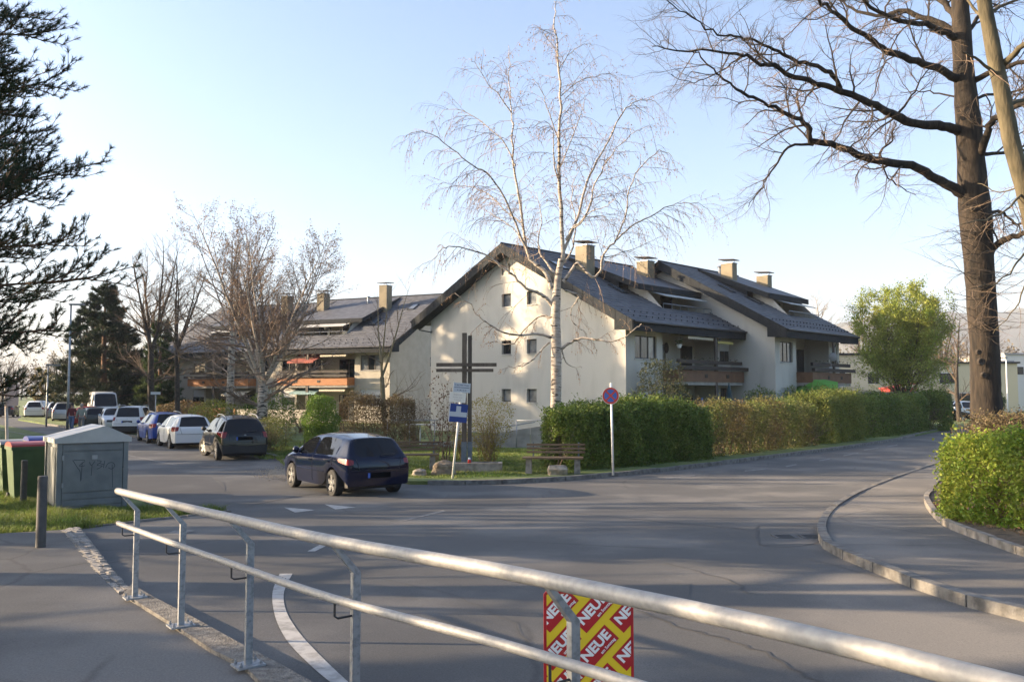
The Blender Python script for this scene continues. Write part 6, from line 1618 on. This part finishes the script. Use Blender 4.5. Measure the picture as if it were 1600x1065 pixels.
def rock(name, label, x, y, s, seed, m=STONE, z=None, flat=False):
    rn = random.Random(seed); bm = bmesh.new(); bmesh.ops.create_icosphere(bm, subdivisions=3, radius=1)
    for v in bm.verts:
        n = 1 + .16 * math.sin(v.co.x * 3 + seed) * math.sin(v.co.y * 4 + seed) + .10 * math.sin(v.co.z * 7 + seed * 2) + rn.uniform(-.03, .03)
        v.co = Vector((v.co.x * s[0] * n, v.co.y * s[1] * n, v.co.z * s[2] * n))
        if flat: v.co = Vector((max(-s[0] * .78, min(s[0] * .78, v.co.x)), v.co.y, max(-s[2], min(s[2] * .72, v.co.z))))
    me = bpy.data.meshes.new(name); bm.to_mesh(me); bm.free(); me.materials.append(m)
    o = link(name, me); o.location = (x, y, (z if z is not None else .10) + s[2] * .35); o.rotation_euler = (0, 0, rn.uniform(0, 6) if not flat else .1); return tag(o, label, 'stone')
p = G(871, 741, .1); rock('boulder', 'squared yellowish boulder lying in front of the park bench', p.x, p.y, (.36, .24, .25), 3, flat=True)
p = G(655, 742, .1); rock('boulder', 'flat grey stone in the grass near the rear of the blue hatchback', p.x, p.y, (.30, .22, .14), 5)
p = G(697, 742, .1); rock('boulder', 'rough brown stone heap at the foot of the blue sign', p.x - .08, p.y + .2, (.38, .3, .3), 8, mat('brown_stone', (.12, .09, .06), (.24, .19, .13), 8, .95, bump=1, bscale=16))

# park benches
def bench(label, x, y, rz, L=1.75):
    t = thing('park_bench', label, 'bench', (x, y, .10), 'benches on the lawn corner', rz=rz)
    for i in range(3): Buf().box((0, -.17 + i * .155 - .02, .455 + .002 * i), (L * 1.0, .145, .045)).build('seat_slat', BENCHW, t, world=False)
    for i in range(3):
        z = .60 + i * .105; Buf().box((.08, .29 + i * .022, z), (L * .98, .028, .062)).build('back_slat', BENCHW, t, world=False)
    for s in (-1, 1):
        b = Buf(); V = []
        for z, e in ((0, 1.0), (.43, .88)):
            for a, c in ((-1, -1), (1, -1), (1, 1), (-1, 1)): V.append((s * L * .40 + a * .09 * e, c * .2 * e, z))
        b.hexa(V); b.build('leg', CONCD, t, world=False)
        b = Buf(); b.hexa([(s * L * .38 + .08 + a, .30 + c + k * .07, .40 + k * .48) for k in (0, 1) for a, c in ((-.02, .01), (.02, .01), (.02, .03), (-.02, .03))]); b.build('back_support', FT, t, world=False)
    return t
p = G(865, 741, .1); bench('brown wooden park bench with concrete legs in front of the birch trunk', p.x, p.y + .35, R(-4))
p = G(634, 735, .1); bench('weathered park bench half hidden behind the blue hatchback', p.x, p.y + .35, R(6), 1.9)

# signs
def tube_pole(nm, P, r, m, parent, k=12): return Buf().tube(P, r, k, cap=True).build(nm, m, parent, smooth=True)
sp = G(707, 747, .10); Ys = sp.y
s1 = thing('dead_end_sign', 'blue and white dead end sign with two white plates on a leaning white pole', 'sign', tuple(sp))
topp = D(722, 598, Ys + .05); tube_pole('pole', [sp, topp], .03, WHITE, s1)
SB = mat('sign_blue', (.008, .035, .20), rough=.35); SW = mat('sign_white', (.74, .74, .72), rough=.35); SGY = mat('sign_grey_white', (.50, .52, .53), rough=.4); SBACK = mat('sign_back', (.35, .35, .35), rough=.5, metal=.6)
def board(nm, c, w, h, rz, tilt, m, parent, th=.012):
    """sign board with matrix M: x right, z up, -y front"""
    M = Matrix.Translation(c) @ Matrix.Rotation(rz, 4, 'Z') @ Matrix.Rotation(tilt, 4, 'Y')
    me = bpy.data.meshes.new(nm); b = Buf(); b.box((0, 0, 0), (w, th, h)); o = b.build(nm, m, None, world=False); o.data.transform(Matrix.Translation(-world_loc(parent)) @ M); o.parent = parent; return o, Matrix.Translation(-world_loc(parent)) @ M
def flat(nm, pts, M, m, parent, y=-.008):
    me = bpy.data.meshes.new(nm); me.from_pydata([tuple(M @ Vector((x, y, z))) for x, z in pts], [], [tuple(range(len(pts)))]); me.materials.append(m); return link(nm, me, parent)
TILT = R(5)
c1 = D(716, 645, Ys - .06)
o, M = board('sign_plate', c1, .50, .50, R(10), TILT, SB, s1)
flat('white_symbol', [(-.235, -.10), (.235, -.10), (.235, .03), (.065, .03), (.065, .19), (-.065, .19), (-.065, .03), (-.235, .03)], M, SGY, o.parent)
flat('sign_border', [(-.25, -.25), (-.235, -.25), (-.235, .25), (-.25, .25)], M, SW, o.parent, -.0085)
c2_ = D(715, 620.5, Ys - .07); o, M = board('info_plate', c2_, .45, .27, R(2), TILT, mat('cream_plate', (.74, .70, .60), rough=.35), s1)
for k, s_ in enumerate(('Zufahrt zu', 'Kirche und', 'Friedhof')): text(s_, .055, mat('faint_print', (.42, .36, .30), rough=.5), s1, M @ Matrix.Translation((0, -.0075, .07 - k * .07)) @ Matrix.Rotation(R(90), 4, 'X'), 'lettering', .0)
c3_ = D(721.5, 605.5, Ys - .02); o, M = board('street_name_plate', c3_, .48, .26, R(14), R(4), SGY, s1)
INK = mat('sign_ink', (.05, .06, .09), rough=.5)
text('In den Höfer Wiesen', .046, INK, s1, M @ Matrix.Translation((0, -.0075, .07)) @ Matrix.Rotation(R(90), 4, 'X'), 'lettering', .0012)
flat('underline', [(-.21, -.004), (.21, -.004), (.21, .010), (-.21, .010)], M, INK, s1)
text('H. 10b, 12-18', .046, INK, s1, M @ Matrix.Translation((0, -.0075, -.07)) @ Matrix.Rotation(R(90), 4, 'X'), 'lettering', .0012)

sp2 = G(958, 742, .10); Y2 = sp2.y
s2_ = thing('no_stopping_sign', 'round blue no stopping sign with red ring on a pole at the kerb', 'sign', tuple(sp2))
tube_pole('pole', [sp2, D(954.5, 598, Y2)], .032, WHITE, s2_)
c = D(954, 618, Y2 - .06); M = Matrix.Translation(c - world_loc(s2_)) @ Matrix.Rotation(R(4), 4, 'Z')
def disc(r, y, m, nm, n=36, r0=0.0):
    if r0: V = [(a * math.cos(2 * math.pi * k / n), y, a * math.sin(2 * math.pi * k / n)) for a in (r0, r) for k in range(n)]; F = [(k, (k + 1) % n, n + (k + 1) % n, n + k) for k in range(n)]
    else: V = [(r * math.cos(2 * math.pi * k / n), y, r * math.sin(2 * math.pi * k / n)) for k in range(n)]; F = [tuple(range(n))]
    me = bpy.data.meshes.new(nm); me.from_pydata([tuple(M @ Vector(v)) for v in V], [], F); me.materials.append(m); return link(nm, me, s2_)
SRED = mat('sign_red', (.62, .06, .03), rough=.35); SBL = mat('sign_blue_round', (.06, .14, .42), rough=.35)
b = Buf(); b.lathe([(0, .008), (.245, .008), (.245, -.004), (0, -.004)], 36, axis='y'); o = b.build('sign_disc', SW, s2_, world=False, smooth=False); o.data.transform(M)
disc(.235, -.006, SRED, 'red_ring', r0=.180); disc(.180, -.006, SBL, 'blue_field')
for a in (45, -45):
    ca, sa = math.cos(R(a)), math.sin(R(a)); P = [(-.18, -.024), (.18, -.024), (.18, .024), (-.18, .024)]
    flat('red_bar', [(x * ca - z * sa, x * sa + z * ca) for x, z in P], M, SRED, s2_, -.0075 - (.0006 if a > 0 else 0))

# lamp posts
def lamp(label, x, y, h, r=.07, arm=1, head_=True, m=None):
    t = thing('street_lamp', label, 'lamp post', (x, y, hgt(y)), 'street lamps')
    z = hgt(y); m = m or mat('lamp_steel', (.22, .25, .27), (.30, .33, .35), 5, .45, metal=.6)
    tube_pole('pole', [(x, y, z - .1), (x, y, z + h * .3), (x, y, z + h)], [r, r * .85, r * .6], m, t)
    if head_:
        b = Buf(); b.hexa([(x + arm * a, y + c, z + h + d) for d in (0, .10) for a, c in ((-.1, -.14), (.85, -.12), (.85, .12), (-.1, .14))]); b.build('lamp_head', mat('lamp_head_grey', (.20, .21, .22), rough=.5), t)
        b = Buf(); b.box((x + arm * .45, y, z + h - .012), (.55, .18, .02)); b.build('lens', LAMP, t)
    return t
q = G(105, 672); lamp('tall steel lamp post beside the pedestrians, its top lost in the pine', q.x, q.y, 8.2, .09)
lamp('lamp post with angled head standing in front of the dark car', -33.5, 62.2, 4.4, .07)
lamp('farther lamp post with angled head on the grass bank', -60, 98, 5.2, .08)
lamp('farthest lamp post at the picture edge on the field', -69, 112, 6.0, .09)
lamp('white lamp post beside the far white building', 50.5, 88, 6.0, .09, -1, m=WHITE)
# narrow sign seen edge on
q = G(13, 770); t = thing('edge_on_sign', 'weathered post with narrow sign board turned edge on at the grass', 'sign', tuple(q))
tube_pole('post', [q, D(9, 590, q.y)], .035, mat('pale_post', (.32, .29, .25), (.42, .38, .33), 6, .8), t)
b = Buf(); a0 = D(14, 600, q.y); a1 = D(14, 634, q.y); b.box((a0.x + .02, q.y + .1, (a0.z + a1.z) / 2), (.05, .5, a0.z - a1.z)); b.build('sign_board', mat('pinkish_board', (.42, .30, .24), rough=.6), t)
# street name sign between the cars and the trees
x, y = -22.9, 55.5; t = thing('street_name_sign', 'small pale street name sign on a grey pole behind the blue estate car', 'sign', (x, y, 0)); tube_pole('pole', [(x, y, 0), (x, y, 2.45)], .03, GREYM, t)
Buf().box((x, y - .05, 2.42), (.62, .02, .17)).build('sign_plate', SGY, t)
x, y = 35.4, 70.0; t = thing('pole_sign', 'small sign on a thin pole in front of the parked white cars', 'sign', (x, y, .1)); tube_pole('pole', [(x, y, 0), (x, y, 2.0)], .035, WHITE, t); Buf().box((x, y - .04, 2.1), (.35, .02, .3)).build('sign_plate', SBACK, t)
# bollards
BOL = mat('bollard_grey', (.055, .055, .055), (.085, .083, .08), 9, .6, metal=.3)
def bollard(label, px, py, h):
    q = G(px, py); t = thing('bollard', label, 'bollard', tuple(q), 'dark steel bollards')
    b = Buf(); b.lathe([(.062, -.02), (.060, h - .01), (.05, h), (0, h + .002)], 20, c=q); b.build('shaft', BOL, t, smooth=False)
    b = Buf(); b.lathe([(.11, -.01), (.10, .02), (.062, .03)], 16, c=q); b.build('foot', SOIL, t)
bollard('dark steel bollard standing on the asphalt footpath', 63, 865, 1.0); bollard('dark steel bollard farther off in the grass by the cabinet', 36, 792, .95)
ch = G(100, 862, .055); o = Buf().add([tuple(ch + Vector(v)) for v in ((-.16, -.05, .0), (.14, -.04, 0), (.10, 0, 0), (.12, .035, 0), (-.02, .02, 0), (-.12, .05, 0))], [(0, 1, 2, 3, 4, 5)]).build('paint_mark', PAINTW, footpath)
ch = G(275, 833, .011); o = Buf().add([tuple(ch + Vector(v)) for v in ((-.16, -.1, .0), (.14, -.1, 0), (.18, .3, 0), (.0, .42, 0), (-.14, .3, 0))], [(0, 1, 2, 3, 4)]).build('paint_mark', PAINTV, road)

# steel cabinet
cbp = G(190, 797)
CF = R(37); ux = Vector((math.cos(CF), math.sin(CF), 0)); uy = Vector((-math.sin(CF), math.cos(CF), 0))
fl = G(86, 799); w_c = 1.30; d_c = 1.25
cab = thing('steel_cabinet', 'grey steel cabinet with pitched lid roof and scribbled front by the street', 'cabinet', tuple(fl))
zc = fl.z; hc = 1.34
CABM = mat('cabinet_grey', (.13, .14, .145), (.19, .20, .20), 3, .5, metal=.4); CABR = mat('cabinet_roof', (.36, .36, .35), (.44, .43, .41), 4, .5, metal=.4)
def cpt(a, d, z): return fl + ux * a + uy * d + Vector((0, 0, z))
def cbox(nm, a0, a1, d0, d1, z0, z1, m, par=None): return Buf().hexa([cpt(a, d, z) for z in (z0, z1) for a, d in ((a0, d0), (a1, d0), (a1, d1), (a0, d1))]).build(nm, m, par or cab)
cbox('housing', .02, w_c - .02, .02, d_c, -.1, hc, CABM)
for a0, a1 in ((0, .09), (w_c - .09, w_c)): cbox('corner_post', a0, a1, -.015, .07, -.1, hc, CABM)
cbox('corner_post', -.015, .05, d_c - .07, d_c + .02, -.1, hc, CABM)
fp_o = cbox('front_panel', .105, w_c - .105, -.012, .02, .36, 1.13, CABM)
cbox('kick_panel', .105, w_c - .105, -.008, .02, .22, .335, CABM); cbox('kick_panel', .105, w_c - .105, -.008, .02, .09, .20, CABM); cbox('kick_panel', .105, w_c - .105, -.008, .02, -.06, .07, CABM); cbox('header_panel', .105, w_c - .105, -.010, .02, 1.16, 1.27, CABM)
for k in range(3): cbox('side_panel', -.008, .02, .12 + k * .31, .12 + k * .31 + .28, .02, 1.22, CABM)
pk = w_c * .66; e = .05; hr = .30
rf = Buf(); V = [cpt(-e, -e, hc - .03), cpt(w_c + e, -e, hc - .03), cpt(w_c + e, -e, hc + .06), cpt(pk, -e, hc + hr), cpt(-e, -e, hc + .06)]; V += [v + uy * (d_c + 2 * e) for v in V]
rf.add([tuple(v) for v in V], [(0, 1, 2, 3, 4), (9, 8, 7, 6, 5), (0, 5, 6, 1), (1, 6, 7, 2), (2, 7, 8, 3), (3, 8, 9, 4), (4, 9, 5, 0)]); rf.build('roof', CABR, cab)
cbox('lock_box', w_c * .48, w_c * .48 + .10, -.03, -.012, .98, 1.06, GREYM)
for z in (.45, .98): cbox('hinge', .085, .125, -.03, -.005, z, z + .09, GREYM)
GRAF = mat('marker_scribble', (.035, .04, .05), rough=.6)
sc_ = Buf()
for s_ in (((.28, .98), (.36, .84), (.42, .74), (.43, .56)), ((.30, .98), (.50, .97)), ((.45, .93), (.44, .58)), ((.50, .95), (.40, .86), (.50, .86)), ((.58, .93), (.62, .86), (.68, .94)), ((.63, .86), (.62, .66)), ((.72, .95), (.80, .93), (.72, .86), (.82, .84), (.72, .78)), ((.86, .94), (.84, .80)), ((.88, .80), (.92, .88), (1.0, .90), (1.05, .84), (1.0, .77), (.93, .80)), ((1.0, .86), (1.02, .40)), ((1.22, .92), (1.28, .84), (1.20, .80), (1.30, .76), (1.26, .66)), ((.75, .90), (.86, .86))):
    P = smooth3([Vector((a, 0, z)) for a, z in s_], 4)
    for a, b in zip(P[:-1], P[1:]):
        d = (b - a).normalized(); nn = Vector((-d.z, 0, d.x)) * .006
        sc_.add([tuple(cpt(v.x, -.0145, v.z)) for v in (a - nn, b - nn, b + nn, a + nn)], [(0, 1, 2, 3)])
sc_.build('scribble', GRAF, fp_o, kind='stuff')
# wheeled bins
def bin_(label, p, rz, body, lid, W_=.66, Dp=.74, H_=1.05):
    t = thing('wheeled_bin', label, 'bin', tuple(p), 'wheeled bins behind the cabinet', rz=rz)
    b = Buf(); V = [(a * W_ / 2 * e, c * Dp / 2 * e, z) for z, e in ((.04, .78), (H_ - .08, 1.0)) for a, c in ((-1, -1), (1, -1), (1, 1), (-1, 1))]; b.hexa(V); b.build('body', body, t, world=False)
    b = Buf(); b.box((0, 0, H_ - .085), (W_ + .05, Dp + .05, .07)); b.build('rim', body, t, world=False)
    b = Buf(); n = 8; V = []
    for k in range(n + 1):
        a = math.pi * k / n; V += [(-(W_ / 2 + .02), -math.cos(a) * (Dp / 2 + .03), H_ - .05 + math.sin(a) * .10), ((W_ / 2 + .02), -math.cos(a) * (Dp / 2 + .03), H_ - .05 + math.sin(a) * .10)]
    b.add(V, [(2 * k, 2 * k + 1, 2 * k + 3, 2 * k + 2) for k in range(n)] + [tuple(range(0, 2 * n + 2, 2)), tuple(range(1, 2 * n + 2, 2))]); b.build('lid', lid, t, world=False)
    for s in (-1, 1): Buf().lathe([(0, s * .03), (.1, s * .03), (.1, -s * .03), (0, -s * .03)], 14, axis='x', c=(s * W_ * .42, Dp * .40, .1)).build('wheel', TYRE, t, world=False)
    return t
BG = mat('bin_green', (.035, .075, .025), (.05, .10, .035), 3, .5); BR_ = mat('bin_lid_red', (.30, .03, .02), rough=.4); BB = mat('bin_lid_blue', (.02, .035, .20), rough=.4); BDK = mat('bin_dark', (.05, .05, .05), rough=.5)
def on(px, py, Y): d = D(px, py, Y); return Vector((d.x, Y, hgt(Y)))
bin_('green wheeled bin with red lid, nearest behind the cabinet', on(46, 700, 19.0), R(40), BG, BR_, .78, .72, 1.26)
bin_('green wheeled bin with grey topped lid standing farthest left', on(26, 700, 20.4), R(40), BG, mat('bin_lid_grey', (.28, .28, .27), rough=.5), .75, .72, 1.26)
bin_('bin with rounded dark blue lid touching the cabinet', on(84, 700, 19.9), R(37), BDK, BB, 1.1, .8, 1.36)

# ramp wall and handrails by the birch house
def wq(px, py, Y): return D(px, py, Y)
rw_ = thing('concrete_wall', 'sloping concrete ramp wall with joints in front of the gable house', 'wall', (.0, 37.2, .1))
Yw = 37.2
xs = [660, 700, 722, 744, 766, 788, 808, 829, 850]; top_y = lambda px: 688 - max(0, px - 700) * (22 / 140.0) if px > 700 else 690
for a, b_ in zip(xs[:-1], xs[1:]):
    A_ = D(a, top_y(a), Yw); B2 = D(b_, top_y(b_), Yw)
    o = Buf().hexa([(A_.x, Yw, 0), (B2.x - .02, Yw, 0), (B2.x - .02, Yw + .22, 0), (A_.x, Yw + .22, 0), (A_.x, Yw, A_.z), (B2.x - .02, Yw, B2.z), (B2.x - .02, Yw + .22, B2.z), (A_.x, Yw + .22, A_.z)]).build('wall_panel', CONC, rw_)
hr = thing('handrail', 'long grey pipe handrail above the sloping ramp wall', 'railing', (0, Yw - .2, .1))
Yh = Yw - .15
tube_pole('top_pipe', [D(600, 655, Yh), D(685, 656, Yh)], .022, GALV, hr); tube_pole('top_pipe', [D(807, 656.5, Yh), D(880, 656.5, Yh)], .022, GALV, hr)
tube_pole('sloping_pipe', [D(700, 681, Yh), D(836, 659, Yh)], .02, GALV, hr)
for px, py in ((679, 656), (807, 656), (640, 655), (605, 655)):
    a = D(px, py, Yh); tube_pole('post', [(a.x, Yh, .05), a], .026, GALV, hr)
tb = thing('garden_table', 'small pale table on the lawn behind the benches', 'table', (-4.1, 38.6, .1))
Buf().box((-4.1, 38.6, 1.02), (1.3, .7, .04)).build('table_top', SILL, tb); tube_pole('leg', [(-4.1, 38.6, .1), (-4.1, 38.6, 1.0)], .03, WHITE, tb)
# thin wire fence behind the small shrubs
wf = thing('wire_fence', 'thin dark wire fence behind the small olive shrub', 'fence', (-9.5, 36.6, .1))
for k in range(7): tube_pole('fence_post', [(-11.6 + k * .9, 38.2 - k * .35, .1), (-11.6 + k * .9, 38.2 - k * .35, 1.15)], .02, BLACKP, wf, 6)
for z in (.35, .65, .95, 1.1): tube_pole('fence_wire', [(-11.6, 38.2, z), (-11.6 + 5.4, 38.2 - 2.1, z)], .008, BLACKP, wf, 4)

# far buildings at the right
FW = mat('far_white_wall', (.62, .60, .56), rough=.9); FC = mat('far_cream_wall', (.58, .50, .34), rough=.9)
def far_block(label, x0, x1, y, z, dep, m, wins, roof=None, hood=None):
    t = thing('far_building', label, 'building', ((x0 + x1) / 2, y, 0)); b = Buf(); b.box(((x0 + x1) / 2, y + dep / 2, z / 2), (x1 - x0, dep, z)); b.build('wall', m, t)
    Buf().box(((x0 + x1) / 2, y + dep / 2, z + .1), (x1 - x0 + .5, dep + .5, .2)).build('roof', roof or DARKM, t)
    for (a, c, w, h) in wins:
        o = Buf().box((a, y - .03, c), (w, .06, h)).build('window', WHITE, t); Buf().box((a, y - .075, c), (w - .14, .03, h - .14)).build('pane', GLASS, o)
    return t
far_block('long far cream building behind the leafing tree and the oak', 41, 61, 104, 6.0, 10, FC, [(43.5, 4.2, 1.6, 1.4), (47, 4.2, 1.6, 1.4), (52.5, 4.2, 2.0, 1.4), (57, 4.2, 2.0, 1.4), (45, 1.7, 1.6, 1.6), (55, 1.7, 2.4, 1.6)])
far_block('far white two storey block right of the oak trunk', 67.6, 82, 118, 7.7, 12, FW, [(69.5, 5.5, 1.2, 1.2), (71.5, 2.2, 1.4, 1.2)], mat('far_roof_grey', (.3, .3, .31), rough=.8))
far_block('low white garage block in front of the far white building', 60.4, 62.6, 108, 6.3, 6, FW, [(61.3, 4.6, .9, 1.1)], MATS['far_roof_grey'])
far_block('cream house with brown balconies seen between the right house and the leafing tree', 27.5, 35.5, 86, 6.2, 9, FC, [(29.6, 3.9, 1.4, 1.7), (32.6, 3.9, 1.4, 1.7), (29.6, 1.3, 1.4, 1.7)])
far_block('flat grey carport roof behind the roadside hedge', 24, 38.5, 80, 2.35, 5, mat('carport_grey', (.12, .12, .12), rough=.8), [], mat('carport_roof', (.2, .2, .2), rough=.7))
x, y = 43.2, 95; t = thing('red_shed', 'small red shed with slanted roof left of the slender tree', 'shed', (x, y, 0)); Buf().box((x, y + 1.2, 1.5), (3.2, 2.4, 3.0)).build('wall', mat('shed_red', (.38, .035, .03), rough=.7), t)
Buf().hexa([(x - 1.8, y - .1, 2.9), (x + 1.8, y - .1, 3.5), (x + 1.8, y + 2.6, 3.5), (x - 1.8, y + 2.6, 2.9), (x - 1.8, y - .1, 3.0), (x + 1.8, y - .1, 3.6), (x + 1.8, y + 2.6, 3.6), (x - 1.8, y + 2.6, 3.0)]).build('roof', mat('shed_roof_red', (.42, .05, .04), rough=.7), t)
sheet('parking_lot', [(30, 66), (70, 72), (95, 110), (40, 101), (29, 90)], .012, ASPF)
sheet('path', [(28, 62.5), (36, 66.5), (40, 69), (33, 68.5)], .016, ASPF)
# dark goal or notice frame on the field
x, y = -46.6, 100; t = thing('notice_frame', 'small frame with pale roof on the field behind the parked cars', 'frame', (x, y, 0))
for dx in (-1.2, 1.2): tube_pole('post', [(x + dx, y, 0), (x + dx, y, 2.2)], .05, DKWOOD, t, 6)
Buf().box((x, y, 2.25), (3.0, .8, .06)).build('roof', SBACK, t)
tree_lines = Buf(); rt = random.Random(12); tips_ = []
cfw = dict(seg=[4, 3, 3], wig=[.12, .18, .2], trop=[.05, .03, 0], sides=[3, 3, 3], n=[7, 5], ang=[.5, .6], len=[.5, .5], rr=.55, t0=.15)
for k in range(150):
    x = -260 + 330 * rt.random(); y = 300 + rt.uniform(-20, 50)
    grow([tree_lines], tips_, (x, y, 0), (rt.gauss(0, .05), 0, 1), rt.uniform(8, 15), .35, 0, cfw, rt)
for k in range(60):
    x = 60 + 130 * rt.random(); y = 210 + rt.uniform(-20, 50)
    grow([tree_lines], tips_, (x, y, 0), (rt.gauss(0, .05), 0, 1), rt.uniform(7, 12), .3, 0, cfw, rt)
tpp = np.array([q[0] for q in tips_]); tree_lines.leaves(tpp + npr.normal(size=tpp.shape) * .5, .9)
o = tree_lines.build('woods', leafmat('far_woods', (.11, .085, .06), (.16, .13, .08), .3, .05, .2), None, kind='stuff'); tag(o, 'far off belt of leafless woods along the horizon', 'woods', kind='stuff')

# ------------------------------------------------------------ haze
hz = Buf(); hz.box((0, 1200, 128), (5200, 2800, 258)); ho = hz.build('haze', [], None, kind='stuff')
hm = bpy.data.materials.new('haze_air'); hm.use_nodes = True; nt = hm.node_tree
for n_ in list(nt.nodes):
    if n_.type != 'OUTPUT_MATERIAL': nt.nodes.remove(n_)
pv = nt.nodes.new('ShaderNodeVolumePrincipled'); pv.inputs['Color'].default_value = (.82, .88, 1, 1); pv.inputs['Density'].default_value = .00025
nt.links.new(pv.outputs[0], nt.nodes['Material Output'].inputs['Volume']); ho.data.materials.append(hm)
